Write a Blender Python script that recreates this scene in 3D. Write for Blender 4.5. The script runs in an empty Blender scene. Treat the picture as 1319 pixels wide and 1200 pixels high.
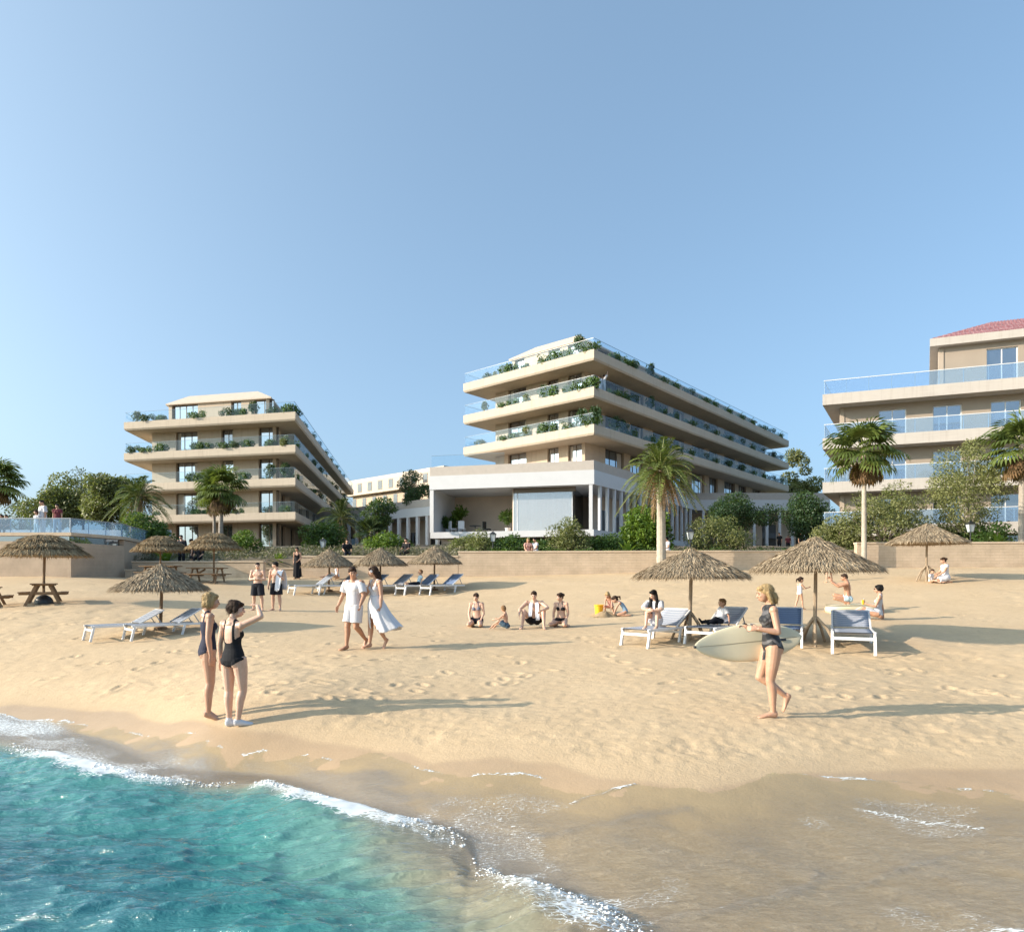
import bpy, math, random
import numpy as np
from mathutils import Vector, Matrix, Quaternion
random.seed(7)
R = math.radians
SC = bpy.context.scene
COL = SC.collection
F, CX, HY, ZC = 860.0, 659.5, 745.0, 2.45      # focal length in photo pixels, principal column, horizon row, eye height over the sea

def W(px, py, d):                               # photo pixel at depth d -> world point
    return Vector(((px-CX)/F*d, d, ZC-(py-HY)/F*d))

# ------------------------------------------------------------------ object helpers
def tag(o, label=None, cat=None, group=None, kind=None):
    if label: o['label'] = label
    if cat: o['category'] = cat
    if group: o['group'] = group
    if kind: o['kind'] = kind
    return o

def empty(name, loc=(0,0,0), rz=0.0, label=None, cat=None, group=None):
    o = bpy.data.objects.new(name, None); COL.objects.link(o)
    o.location = loc; o.rotation_euler = (0,0,rz); o.empty_display_size = .2
    return tag(o, label, cat, group)

def link_mesh(name, me, mats, parent=None, smooth=False):
    if not isinstance(mats, (list, tuple)): mats = [mats]
    for m in mats: me.materials.append(m)
    if smooth: me.polygons.foreach_set('use_smooth', [True]*len(me.polygons))
    o = bpy.data.objects.new(name, me); COL.objects.link(o)
    if parent is not None: o.parent = parent
    return o

def copy_tree(o, parent=None):
    c = o.copy(); COL.objects.link(c)
    if parent is not None: c.parent = parent
    for ch in list(o.children): copy_tree(ch, c)
    return c

class MB:
    def __init__(s): s.v=[]; s.f=[]; s.m=[]; s.mi=0
    def add(s, vs, fs):
        o=len(s.v); s.v.extend(tuple(v) for v in vs)
        for f in fs: s.f.append([i+o for i in f]); s.m.append(s.mi)
    def box(s, c, size, rot=None):
        c=Vector(c); h=Vector(size)/2
        vs=[]
        for z in (-1,1):
            for x,y in ((-1,-1),(1,-1),(1,1),(-1,1)):
                p=Vector((x*h.x,y*h.y,z*h.z))
                if rot is not None: p=rot@p
                vs.append(c+p)
        s.add(vs, [(3,2,1,0),(4,5,6,7),(0,1,5,4),(1,2,6,5),(2,3,7,6),(3,0,4,7)])
    def beam(s, a, b, w, h, up=(0,0,1)):
        a=Vector(a); b=Vector(b); d=(b-a); L=d.length; d=d/L
        up=Vector(up)
        if abs(d.dot(up))>.99: up=Vector((0,1,0))
        x=d.cross(up).normalized(); z=x.cross(d).normalized()
        m=Matrix((x,d,z)).transposed()
        s.box((a+b)/2,(w,L,h),m)
    def bbox_(s, p0, p1):
        p0=Vector(p0);p1=Vector(p1); s.box((p0+p1)/2,(abs(p1.x-p0.x),abs(p1.y-p0.y),abs(p1.z-p0.z)))
    def tube(s, pts, radii, n=8, caps=True, flat=None):
        pts=[Vector(p) for p in pts]
        if not isinstance(radii,(list,tuple)): radii=[radii]*len(pts)
        t0=(pts[1]-pts[0]).normalized()
        ref=Vector((0,0,1)) if abs(t0.z)<.9 else Vector((1,0,0))
        u=t0.cross(ref).normalized()
        vs=[]; N=len(pts)
        for i,p in enumerate(pts):
            t=(pts[min(i+1,N-1)]-pts[max(i-1,0)]).normalized()
            u=(u-t*u.dot(t)).normalized(); w=t.cross(u)
            for k in range(n):
                a=2*math.pi*k/n
                vs.append(p+(u*math.cos(a)+w*math.sin(a))*radii[i])
        fs=[]
        for i in range(N-1):
            for k in range(n):
                fs.append((i*n+k,i*n+(k+1)%n,(i+1)*n+(k+1)%n,(i+1)*n+k))
        if caps:
            fs.append(tuple(range(n-1,-1,-1))); fs.append(tuple((N-1)*n+k for k in range(n)))
        s.add(vs,fs)
    def loft(s, rings, caps=True):                # rings: lists of equal length
        n=len(rings[0]); vs=[v for r in rings for v in r]; fs=[]
        for i in range(len(rings)-1):
            for k in range(n):
                fs.append((i*n+k,i*n+(k+1)%n,(i+1)*n+(k+1)%n,(i+1)*n+k))
        if caps:
            fs.append(tuple(range(n-1,-1,-1))); fs.append(tuple((len(rings)-1)*n+k for k in range(n)))
        s.add(vs,fs)
    def ellipsoid(s, c, r, rot=None, nu=12, nv=8):
        c=Vector(c); rings=[]
        for j in range(nv+1):
            th=math.pi*(j+.0001)/(nv+.0002); th=min(max(th,.12),math.pi-.12)
            ring=[]
            for i in range(nu):
                ph=2*math.pi*i/nu
                p=Vector((r[0]*math.sin(th)*math.cos(ph), r[1]*math.sin(th)*math.sin(ph), -r[2]*math.cos(th)))
                if rot is not None: p=rot@p
                ring.append(c+p)
            rings.append(ring)
        s.loft(rings)
    def prism(s, poly, z0, z1):                   # poly CCW list of (x,y)
        n=len(poly)
        vs=[(x,y,z0) for x,y in poly]+[(x,y,z1) for x,y in poly]
        fs=[tuple(range(n-1,-1,-1)),tuple(range(n,2*n))]
        for i in range(n): j=(i+1)%n; fs.append((i,j,n+j,n+i))
        s.add(vs,fs)
    def frustum(s, p0, z0, p1, z1):
        n=len(p0)
        vs=[(x,y,z0) for x,y in p0]+[(x,y,z1) for x,y in p1]
        fs=[tuple(range(n-1,-1,-1)),tuple(range(n,2*n))]
        for i in range(n): j=(i+1)%n; fs.append((i,j,n+j,n+i))
        s.add(vs,fs)
    def build(s, name, mats, parent=None, smooth=False, bevel=0):
        me=bpy.data.meshes.new(name); me.from_pydata([tuple(v) for v in s.v],[],s.f)
        if isinstance(mats,(list,tuple)) and len(mats)>1: me.polygons.foreach_set('material_index', s.m)
        me.update()
        o=link_mesh(name,me,mats,parent,smooth)
        if bevel:
            b=o.modifiers.new('bevel','BEVEL'); b.width=bevel; b.segments=2; b.limit_method='ANGLE'
        return o

def np_mesh(name, V, Fq, mats, parent=None, smooth=False, attrs=None):
    V=np.asarray(V,dtype=np.float32); Fq=np.asarray(Fq,dtype=np.int32)
    me=bpy.data.meshes.new(name); k=Fq.shape[1]
    me.vertices.add(len(V)); me.vertices.foreach_set('co',V.ravel())
    me.loops.add(Fq.size); me.loops.foreach_set('vertex_index',Fq.ravel())
    me.polygons.add(len(Fq)); me.polygons.foreach_set('loop_start',np.arange(0,Fq.size,k,dtype=np.int32))
    try: me.polygons.foreach_set('loop_total',np.full(len(Fq),k,dtype=np.int32))
    except Exception: pass
    me.update(calc_edges=True); me.validate()
    for an,av in (attrs or {}).items():
        a=me.attributes.new(an,'FLOAT','POINT'); a.data.foreach_set('value',np.asarray(av,dtype=np.float32))
    if smooth: me.polygons.foreach_set('use_smooth',np.ones(len(Fq),dtype=bool))
    return link_mesh(name,me,mats,parent)

# ------------------------------------------------------------------ numpy noise
def _hash(ix,iy,seed):
    h=(ix.astype(np.int64)*374761393+iy.astype(np.int64)*668265263+seed*2147483647)&0xffffffff
    h=((h^(h>>13))*1274126177)&0xffffffff
    return ((h^(h>>16))&0xffff)/65535.0
def vnoise(x,y,seed=0):
    ix=np.floor(x); iy=np.floor(y); fx=x-ix; fy=y-iy
    fx=fx*fx*fx*(fx*(fx*6-15)+10); fy=fy*fy*fy*(fy*(fy*6-15)+10)
    a=_hash(ix,iy,seed); b=_hash(ix+1,iy,seed); c=_hash(ix,iy+1,seed); d=_hash(ix+1,iy+1,seed)
    return (a*(1-fx)+b*fx)*(1-fy)+(c*(1-fx)+d*fx)*fy
def fbm(x,y,o=4,seed=0):
    s=0;a=.5;t=0
    for k in range(o):
        s=s+a*vnoise(x*2**k+17.3*k,y*2**k-9.1*k,seed+k); t+=a; a*=.5
    return s/t
def sst(a,b,x):
    t=np.clip((x-a)/(b-a),0,1); return t*t*(3-2*t)

# ------------------------------------------------------------------ materials
def newmat(name):
    m=bpy.data.materials.new(name); m.use_nodes=True; nt=m.node_tree
    for n in list(nt.nodes): nt.nodes.remove(n)
    out=nt.nodes.new('ShaderNodeOutputMaterial')
    return m,nt,out
def N(nt,t,**kw):
    n=nt.nodes.new(t)
    for k,v in kw.items():
        if k.startswith('i_'):
            n.inputs[k[2:].replace('_',' ')].default_value=v
        else: setattr(n,k,v)
    return n
def c4(c): return (c[0],c[1],c[2],1)
def ramp(nt, fac, stops):
    r=nt.nodes.new('ShaderNodeValToRGB'); e=r.color_ramp.elements
    e[0].position=stops[0][0]; e[0].color=c4(stops[0][1]); e[1].position=stops[-1][0]; e[1].color=c4(stops[-1][1])
    for p,c in stops[1:-1]:
        n=e.new(p); n.color=c4(c)
    nt.links.new(fac,r.inputs[0]); return r.outputs[0]
def math_(nt,op,a,b=None,clamp=False):
    n=nt.nodes.new('ShaderNodeMath'); n.operation=op; n.use_clamp=clamp
    for i,v in enumerate((a,b)):
        if v is None: continue
        if isinstance(v,(int,float)): n.inputs[i].default_value=v
        else: nt.links.new(v,n.inputs[i])
    return n.outputs[0]
def mixc(nt,fac,a,b,bt='MIX'):
    n=nt.nodes.new('ShaderNodeMix'); n.data_type='RGBA'; n.blend_type=bt
    for sock,v in ((n.inputs[0],fac),(n.inputs[6],a),(n.inputs[7],b)):
        if isinstance(v,(int,float)): sock.default_value=v
        elif isinstance(v,tuple): sock.default_value=c4(v)
        else: nt.links.new(v,sock)
    return n.outputs[2]
def noise(nt,vec,scale,detail=4,rough=.55,dist=0):
    n=N(nt,'ShaderNodeTexNoise'); n.inputs['Scale'].default_value=scale; n.inputs['Detail'].default_value=detail
    n.inputs['Roughness'].default_value=rough; n.inputs['Distortion'].default_value=dist
    if vec is not None: nt.links.new(vec,n.inputs['Vector'])
    return n.outputs[0]
def objvec(nt,scale=(1,1,1),rot=(0,0,0)):
    tc=nt.nodes.new('ShaderNodeTexCoord'); mp=nt.nodes.new('ShaderNodeMapping')
    mp.inputs['Scale'].default_value=scale; mp.inputs['Rotation'].default_value=rot
    nt.links.new(tc.outputs['Object'],mp.inputs[0]); return mp.outputs[0]
def attr(nt,name):
    a=nt.nodes.new('ShaderNodeAttribute'); a.attribute_name=name; return a.outputs['Fac']
def bump(nt,h,strength=.3,dist=.02):
    b=nt.nodes.new('ShaderNodeBump'); b.inputs['Strength'].default_value=strength; b.inputs['Distance'].default_value=dist
    nt.links.new(h,b.inputs['Height']); return b.outputs[0]
def facing(nt,lo,hi,pw,normal=None):
    l=nt.nodes.new('ShaderNodeLayerWeight'); l.inputs[0].default_value=.5
    if normal is not None: nt.links.new(normal,l.inputs['Normal'])
    return math_(nt,'ADD',lo,math_(nt,'MULTIPLY',math_(nt,'POWER',l.outputs['Facing'],pw),hi),True)
def sc(c,k): return tuple(min(1,x*k) for x in c)

def mat(name,col,rough=.6,var=.12,scale=3.0,metal=0.0,spec=.5,bmp=0.0,bscale=30,stretch=(1,1,1),bdist=.01):
    m,nt,out=newmat(name); p=N(nt,'ShaderNodeBsdfPrincipled'); nt.links.new(p.outputs[0],out.inputs[0])
    v=objvec(nt,stretch); n1=noise(nt,v,scale,5)
    col_s=ramp(nt,n1,[(.25,sc(col,1-var)),(.5,col),(.75,sc(col,1+var))])
    nt.links.new(col_s,p.inputs['Base Color'])
    p.inputs['Roughness'].default_value=rough; p.inputs['Metallic'].default_value=metal
    p.inputs['Specular IOR Level'].default_value=spec
    if bmp: nt.links.new(bump(nt,noise(nt,v,bscale,3),bmp,bdist),p.inputs['Normal'])
    return m

def mat_stone(name,col,joint=2.4,rough=.78,var=.07):
    m,nt,out=newmat(name); p=N(nt,'ShaderNodeBsdfPrincipled'); nt.links.new(p.outputs[0],out.inputs[0])
    v=objvec(nt); vs=objvec(nt,(2.2,2.2,.16)); vh=objvec(nt,(.35,.35,7))
    c=ramp(nt,noise(nt,v,.7,5),[(.25,sc(col,1-var)),(.75,sc(col,1+var))])
    c=mixc(nt,.45,c,ramp(nt,noise(nt,vh,2.2,4,.6),[(.3,sc(col,.84)),(.7,sc(col,1.08))]))
    st=ramp(nt,noise(nt,vs,2.0,4,.65),[(.52,(1,1,1)),(.74,(.74,.71,.68))])
    c=mixc(nt,.55,c,mixc(nt,1.0,c,st,'MULTIPLY'))
    nt.links.new(c,p.inputs['Base Color']); p.inputs['Roughness'].default_value=rough; p.inputs['Specular IOR Level'].default_value=.3
    nt.links.new(bump(nt,noise(nt,vh,9,4,.6),.15,.01),p.inputs['Normal']); return m
def mat_brick(name,c1,c2,mortar,bw=.45,bh=.145,ms=.006,rough=.85):
    """brick courses in metres; the object's X runs along the wall, Z is up"""
    m,nt,out=newmat(name); p=N(nt,'ShaderNodeBsdfPrincipled'); nt.links.new(p.outputs[0],out.inputs[0])
    tc=nt.nodes.new('ShaderNodeTexCoord'); sx=nt.nodes.new('ShaderNodeSeparateXYZ'); cb=nt.nodes.new('ShaderNodeCombineXYZ')
    nt.links.new(tc.outputs['Object'],sx.inputs[0]); nt.links.new(sx.outputs[0],cb.inputs[0]); nt.links.new(sx.outputs[2],cb.inputs[1])
    b=nt.nodes.new('ShaderNodeTexBrick'); nt.links.new(cb.outputs[0],b.inputs['Vector'])
    b.inputs['Color1'].default_value=c4(c1); b.inputs['Color2'].default_value=c4(c2); b.inputs['Mortar'].default_value=c4(mortar)
    b.inputs['Scale'].default_value=1; b.inputs['Mortar Size'].default_value=ms; b.inputs['Brick Width'].default_value=bw; b.inputs['Row Height'].default_value=bh
    n=noise(nt,tc.outputs['Object'],1.2,6,.65)
    col=mixc(nt,.55,b.outputs[0],ramp(nt,n,[(.3,sc(c1,.72)),(.7,sc(c2,1.15))]))
    nt.links.new(col,p.inputs['Base Color']); p.inputs['Roughness'].default_value=rough
    h=math_(nt,'ADD',math_(nt,'MULTIPLY',b.outputs[1],-1.0),math_(nt,'MULTIPLY',noise(nt,tc.outputs['Object'],25,4),.5))
    nt.links.new(bump(nt,h,.6,.012),p.inputs['Normal'])
    return m

def mat_leaf(name,dark,light,trans=.3,rough=.5,objvar=.25):
    m,nt,out=newmat(name); t=attr(nt,'tint')
    oi=nt.nodes.new('ShaderNodeObjectInfo')
    f=math_(nt,'ADD',t,math_(nt,'MULTIPLY',math_(nt,'SUBTRACT',oi.outputs['Random'],.5),objvar),True)
    col=ramp(nt,f,[(0,dark),(.55,tuple((a+b)/2 for a,b in zip(dark,light))),(1,light)])
    p=N(nt,'ShaderNodeBsdfPrincipled'); nt.links.new(col,p.inputs['Base Color']); p.inputs['Roughness'].default_value=rough
    p.inputs['Specular IOR Level'].default_value=.35
    tr=N(nt,'ShaderNodeBsdfTranslucent'); nt.links.new(mixc(nt,.5,col,(.25,.35,.03)),tr.inputs[0])
    mx=N(nt,'ShaderNodeMixShader'); mx.inputs[0].default_value=trans
    nt.links.new(p.outputs[0],mx.inputs[1]); nt.links.new(tr.outputs[0],mx.inputs[2]); nt.links.new(mx.outputs[0],out.inputs[0])
    return m

def mat_glass(name,tint=(.85,.93,.97),body=(.55,.72,.85),bodyfac=.12,gloss=.12,hi=.6):
    m,nt,out=newmat(name)
    tr=N(nt,'ShaderNodeBsdfTransparent'); tr.inputs[0].default_value=c4(tint)
    df=N(nt,'ShaderNodeBsdfDiffuse'); df.inputs[0].default_value=c4(body)
    gl=N(nt,'ShaderNodeBsdfGlossy'); gl.inputs['Roughness'].default_value=.03; gl.inputs[0].default_value=(.9,.95,1,1)
    a=N(nt,'ShaderNodeMixShader'); a.inputs[0].default_value=bodyfac
    b=N(nt,'ShaderNodeMixShader')
    nt.links.new(facing(nt,gloss*.5,hi,4.0),b.inputs[0])
    nt.links.new(tr.outputs[0],a.inputs[1]); nt.links.new(df.outputs[0],a.inputs[2])
    nt.links.new(a.outputs[0],b.inputs[1]); nt.links.new(gl.outputs[0],b.inputs[2]); nt.links.new(b.outputs[0],out.inputs[0])
    return m

def mat_window(name,base=(.03,.035,.04),refl=.4):
    m,nt,out=newmat(name); v=objvec(nt)
    p=N(nt,'ShaderNodeBsdfPrincipled'); p.inputs['Roughness'].default_value=.25
    nt.links.new(ramp(nt,noise(nt,v,.8,2),[(.35,sc(base,.6)),(.7,sc(base,1.8))]),p.inputs['Base Color'])
    gl=N(nt,'ShaderNodeBsdfGlossy'); gl.inputs['Roughness'].default_value=.02; gl.inputs[0].default_value=(.82,.9,1,1)
    nt.links.new(bump(nt,noise(nt,v,.5,1),.02,.05),gl.inputs['Normal'])
    mx=N(nt,'ShaderNodeMixShader')
    nt.links.new(facing(nt,refl,.55,4.0),mx.inputs[0])
    nt.links.new(p.outputs[0],mx.inputs[1]); nt.links.new(gl.outputs[0],mx.inputs[2]); nt.links.new(mx.outputs[0],out.inputs[0])
    return m

M={}
M['cream']=mat_stone('cream_stone',(.55,.465,.365))
M['creamwall']=mat_stone('cream_wall_cladding',(.57,.455,.34))
M['roofcream']=mat('cream_roof_panel',(.58,.485,.385),.7,.06,2.0)
M['white']=mat('white_render',(.63,.63,.64),.6,.03,1.5)
M['offwhite']=mat('pale_band',(.50,.44,.385),.7,.06,2.5,bmp=.1,bscale=18)
M['taupe']=mat('taupe_render',(.30,.25,.205),.85,.06,1.5)
M['taupewall']=mat('tan_render',(.38,.31,.245),.85,.05,1.2)
M['peach']=mat('peach_plaster',(.72,.585,.465),.8,.06,1.0)
M['greige']=mat_stone('pale_fascia',(.54,.49,.44))
M['bronze']=mat('bronze_metal',(.16,.12,.085),.4,.1,5,metal=.5)
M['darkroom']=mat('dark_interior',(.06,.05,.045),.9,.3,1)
M['curtain']=mat('curtain_cloth',(.55,.49,.42),.9,.12,6,stretch=(6,6,.2))
M['whitemetal']=mat('white_metal',(.78,.78,.78),.35,.03,6)
M['greymetal']=mat('grey_metal',(.35,.37,.40),.4,.08,6,metal=.6)
M['black']=mat('black_metal',(.025,.027,.03),.4,.2,8)
M['winglass']=mat_window('window_glass')
M['winglass2']=mat_window('dim_window_glass',(.035,.03,.026),.22)
M['darkpane']=mat_window('dark_pane_glass',(.05,.045,.04),.06)
M['rail']=mat_glass('railing_glass',(.90,.95,.98),(.30,.45,.58),.01,.03,.28)
M['railblue']=mat_glass('blue_railing_glass',(.72,.84,.95),(.45,.60,.76),.20,.10)
M['shopglass']=mat_glass('pavilion_glass',(.9,.9,.92),(.85,.83,.82),.30,.55)
M['rooftile']=mat_brick('pink_roof_tile',(.30,.11,.12),(.38,.17,.18),(.55,.40,.41),.34,.20,.025)
M['brick']=mat_brick('tan_wall_block',(.54,.42,.295),(.61,.48,.35),(.38,.29,.205))
M['cap']=mat('tan_cap_stone',(.60,.475,.345),.85,.12,3,bmp=.3,bscale=20)
M['plaster']=mat_brick('tan_terrace_block',(.50,.385,.28),(.53,.41,.30),(.46,.35,.25),.4,.2,.006)
M['bark']=mat('bark',(.16,.125,.095),.9,.3,4,bmp=.7,bscale=14,stretch=(1,1,.3),bdist=.03)
M['palmbark']=mat('palm_bark',(.36,.31,.26),.9,.2,3,bmp=.7,bscale=9,stretch=(1,1,6),bdist=.03)
M['palebark']=mat('pale_bark',(.42,.37,.30),.9,.2,4,bmp=.4,bscale=14)
M['leaf']=mat_leaf('leaf_green',(.03,.07,.018),(.13,.22,.05))
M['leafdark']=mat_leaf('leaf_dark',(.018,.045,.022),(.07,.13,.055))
M['leafolive']=mat_leaf('leaf_olive',(.11,.13,.045),(.36,.36,.15))
M['leafbright']=mat_leaf('leaf_bright',(.05,.11,.015),(.25,.36,.05))
M['leafgrey']=mat_leaf('leaf_greygreen',(.10,.12,.07),(.28,.30,.19),.2)
M['scrubm']=mat_leaf('scrub_leaf',(.09,.10,.055),(.32,.27,.19),.2)
M['palmleaf']=mat_leaf('palm_leaf',(.03,.055,.014),(.20,.25,.06),.25,.4)
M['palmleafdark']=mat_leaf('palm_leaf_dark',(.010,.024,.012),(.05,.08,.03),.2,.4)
M['deadleaf']=mat_leaf('dry_frond',(.10,.055,.025),(.28,.17,.085),.25,.7)
M['wood']=mat('weathered_wood',(.27,.175,.10),.8,.25,3,bmp=.3,bscale=10,stretch=(6,1,6))
M['pole']=mat('pole_wood',(.25,.165,.10),.85,.3,3,bmp=.4,bscale=10,stretch=(4,4,.6))
M['paleple']=mat('pale_pole_wood',(.34,.26,.18),.85,.3,3,bmp=.5,bscale=9,stretch=(4,4,.6))
M['yellow']=mat('yellow_plastic',(.80,.50,.03),.35,.04,6)
def straw_mat(name,a,b,c):
    m,nt,out=newmat(name); t=attr(nt,'tint'); p=N(nt,'ShaderNodeBsdfPrincipled')
    nt.links.new(ramp(nt,t,[(0,a),(.5,b),(1,c)]),p.inputs['Base Color']); p.inputs['Roughness'].default_value=.8
    p.inputs['Specular IOR Level'].default_value=.25
    nt.links.new(p.outputs[0],out.inputs[0]); return m
M['straw']=straw_mat('straw_thatch',(.15,.11,.07),(.38,.29,.19),(.66,.53,.36))
M['reed']=straw_mat('reed_thatch',(.15,.105,.055),(.36,.255,.14),(.60,.45,.25))

# ------------------------------------------------------------------ camera, light, sky
cam=bpy.data.cameras.new('camera'); co=bpy.data.objects.new('camera',cam); COL.objects.link(co); SC.camera=co
cam.sensor_fit='HORIZONTAL'; cam.sensor_width=36; cam.lens=36*F/1319; cam.shift_y=(HY-600)/1319; cam.clip_end=5000; cam.clip_start=.1
co.location=(0,0,ZC); co.rotation_euler=(R(90),0,0)
SUN_EL, SUN_TRAVEL = 21.0, 12.0                   # elevation; light travels towards +X turned this far to +Y
sv=Vector((math.cos(R(SUN_TRAVEL))*math.cos(R(SUN_EL)), math.sin(R(SUN_TRAVEL))*math.cos(R(SUN_EL)), -math.sin(R(SUN_EL))))
sl=bpy.data.lights.new('sun','SUN'); so=bpy.data.objects.new('sun',sl); COL.objects.link(so)
sl.energy=3.7; sl.angle=R(.6); sl.color=(1,.86,.70); so.rotation_euler=sv.to_track_quat('-Z','Y').to_euler(); so.location=(-30,-5,30)
w=bpy.data.worlds.new('World'); SC.world=w; w.use_nodes=True; nt=w.node_tree
bg=nt.nodes.get('Background'); sk=nt.nodes.new('ShaderNodeTexSky'); sk.sky_type='NISHITA'; sk.sun_disc=False
sk.sun_elevation=R(SUN_EL)
s_az=math.atan2(-sv.x,-sv.y)                     # azimuth from +Y clockwise of the direction to the sun
sk.sun_rotation=s_az; sk.air_density=.6; sk.dust_density=5.0; sk.ozone_density=3.0; sk.altitude=0
EXPO=.86
gm=nt.nodes.new('ShaderNodeGamma'); gm.inputs[1].default_value=.65; nt.links.new(sk.outputs[0],gm.inputs[0])
gn=tuple(g/(.15*2**EXPO) for g in (.420,.503,.505))                 # camera white balance for the sky
wb=nt.nodes.new('ShaderNodeMix'); wb.data_type='RGBA'; wb.blend_type='MULTIPLY'; wb.inputs[0].default_value=1; wb.inputs[7].default_value=(*gn,1)
nt.links.new(gm.outputs[0],wb.inputs[6]); nt.links.new(wb.outputs[2],bg.inputs[0]); bg.inputs[1].default_value=.15
SC.view_settings.view_transform='Standard'; SC.view_settings.look='None'; SC.view_settings.exposure=EXPO; SC.view_settings.gamma=1
SC.render.engine='CYCLES'; SC.cycles.use_denoising=True; SC.cycles.max_bounces=7; SC.cycles.diffuse_bounces=3; SC.cycles.glossy_bounces=3
SC.cycles.transparent_max_bounces=16; SC.cycles.transmission_bounces=4; SC.cycles.caustics_reflective=False; SC.cycles.caustics_refractive=False
SC.cycles.sample_clamp_indirect=6
# ------------------------------------------------------------------ terrain: a thin-plate surface through surveyed points
_cp=[  # photo column, photo row, depth -> height of the sand there
 (270,928,9.5),(300,936,9.3),(993,922,9.0),(455,836,15.3),(485,835,15.3),(345,786,24.3),(870,838,14.6),(1097,843,14.5),
 (1050,830,15.5),(889,824,16.0),(160,828,17.0),(207,813,18.3),(57,778,23.6),(560,767,31),(415,768,31),(613,809,19.4),(722,808,19.4),
 (790,793,22),(1030,786,21.5),(1130,800,18.4),(1090,791,20.8),(1215,746,27.5),(1319,729,35),(1105,731,35),(800,738,36),(600,741,37),
 (390,743,37),(175,744,37),(0,741,34),(90,741,34),(0,790,21.5),(600,860,13.2),(700,900,10.6),(1200,870,12.5),(100,860,14.5),(500,890,11.2),
 (0,912,12.3),(100,925,11.3),(230,948,9.5),(400,957,8.75),(525,966,8.25),(640,985,7.6),(770,1003,7.1),(900,1013,6.85),(1050,1000,7.15),(1319,994,7.25),
 (50,968,10.1),(150,985,9.25),(250,1003,8.3),(340,1003,8.25),(430,1030,7.45),(580,1064,6.65),(650,1132,5.55),(780,1167,5.0),(950,1225,4.4),
 (0,1050,9.3),(0,1200,6.6),(150,1120,7.6),(300,1200,6.3),(300,1080,7.8),(480,1130,6.25),(600,1200,5.35),
 (1000,1100,5.85),(1150,1050,6.55),(1319,1100,5.75),(1319,1200,4.6),(700,1050,6.75),(850,1110,5.75)]
_pts=[tuple(W(*c)) for c in _cp]+[(-4,2,-1.6),(0,1.5,-.9),(4,1.5,-.35),(9,2,.0),(-14,5,-2.2),(-16,12,-.6),(-14,-6,-3),(10,-6,-1.2),(22,3,.2),
 (14,9,.65),(24,14,1.1),(-22,20,.55),(-34,28,.9),(34,28,2.9),(36,40,3.3),(-34,40,2.45),(0,44,2.9),(-50,34,1.2),(50,32,3.2),(-28,14,-.3),(-34,2,-2.6)]
_pts=np.array(_pts); _n=len(_pts)
def _phi(r2): return .5*r2*np.log(r2+1e-9)
_r2=((_pts[:,None,:2]-_pts[None,:,:2])**2).sum(-1)
_A=np.zeros((_n+3,_n+3)); _A[:_n,:_n]=_phi(_r2)+np.eye(_n)*.6
_A[:_n,_n]=1; _A[:_n,_n+1:]=_pts[:,:2]; _A[_n,:_n]=1; _A[_n+1:,:_n]=_pts[:,:2].T
_w=np.linalg.solve(_A,np.concatenate([_pts[:,2],np.zeros(3)]))
def terr(x,y):
    x=np.atleast_1d(np.asarray(x,float)); y=np.atleast_1d(np.asarray(y,float)); z=_w[_n]+_w[_n+1]*x+_w[_n+2]*y
    for i in range(_n):
        z=z+_w[i]*_phi((x-_pts[i,0])**2+(y-_pts[i,1])**2)
    return z
def tz(x,y): return float(terr(x,y)[0])
def G(px,py):                                     # where the line of sight through a photo pixel meets the sand
    ds=np.geomspace(3.5,60,900); x=(px-CX)/F*ds; z=ZC-(py-HY)/F*ds
    below=np.nonzero(z<=terr(x,ds))[0]
    if len(below)==0: d=36.0
    else: d=ds[below[0]]
    X=(px-CX)/F*d
    return Vector((X,d,tz(X,d)))
def curve(pix):
    P=[G(*p) for p in pix]; P.sort(key=lambda p:p.x)
    return np.array([p.x for p in P]),np.array([p.y for p in P])
wet_c=curve([(0,908),(60,912),(160,918),(310,943),(400,952),(470,958),(525,966),(560,980),(640,980),(720,985),(770,1003),(850,1012),(900,1016),(960,1006),(1010,996),(1080,998),(1180,990),(1319,993)])
swash_c=curve([(0,915),(50,922),(100,930),(180,938),(250,948),(320,966),(400,968),(470,975),(540,984),(600,990),(690,996),(770,1006),(850,1014),(900,1018),(950,1010),(1000,998),(1050,998),(1110,1006),(1200,1012),(1319,1024)])
def curve_at(pix,z):
    P=[W(x,y,(ZC-z)*F/(y-HY)) for x,y in pix]; P.sort(key=lambda p:p.x)
    return np.array([p.x for p in P]),np.array([p.y for p in P])
crest_c=curve_at([(0,950),(50,966),(130,984),(190,996),(250,1004),(300,1003),(340,1004),(430,1032),(500,1052),(580,1064),(603,1082),(613,1112),(650,1131),(700,1146),(780,1166),(830,1186),(870,1204),(1000,1260)],.12)
SEGX=[-7.4,-6.7,-6.1,-5.0,-4.1,-3.6,-3.1,-2.8,-1.9,-1.0,-.6,-.35,-.1,.15,.6,.95]; SEGV=[0,.3,.9,1,.6,.12,.2,.8,1,.75,.3,.06,.5,.9,.6,.05]
def ev(c,x,lo,hi):
    y=np.interp(x,c[0],c[1])
    y=np.where(x<c[0][0],c[1][0]+(c[0][0]-x)*lo,y); y=np.where(x>c[0][-1],c[1][-1]+(x-c[0][-1])*hi,y)
    return y
def wetY(x): return ev(wet_c,x,.5,.05)+(fbm(x*.9,x*0+3.1,3,5)-.5)*.35
def swashY(x): return ev(swash_c,x,.5,.05)+(fbm(x*1.3,x*0+8.1,4,9)-.5)*.4
def crestY(x): return ev(crest_c,x,.5,-.4)+(fbm(x*1.1,x*0+1.7,3,2)-.5)*.25

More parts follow.
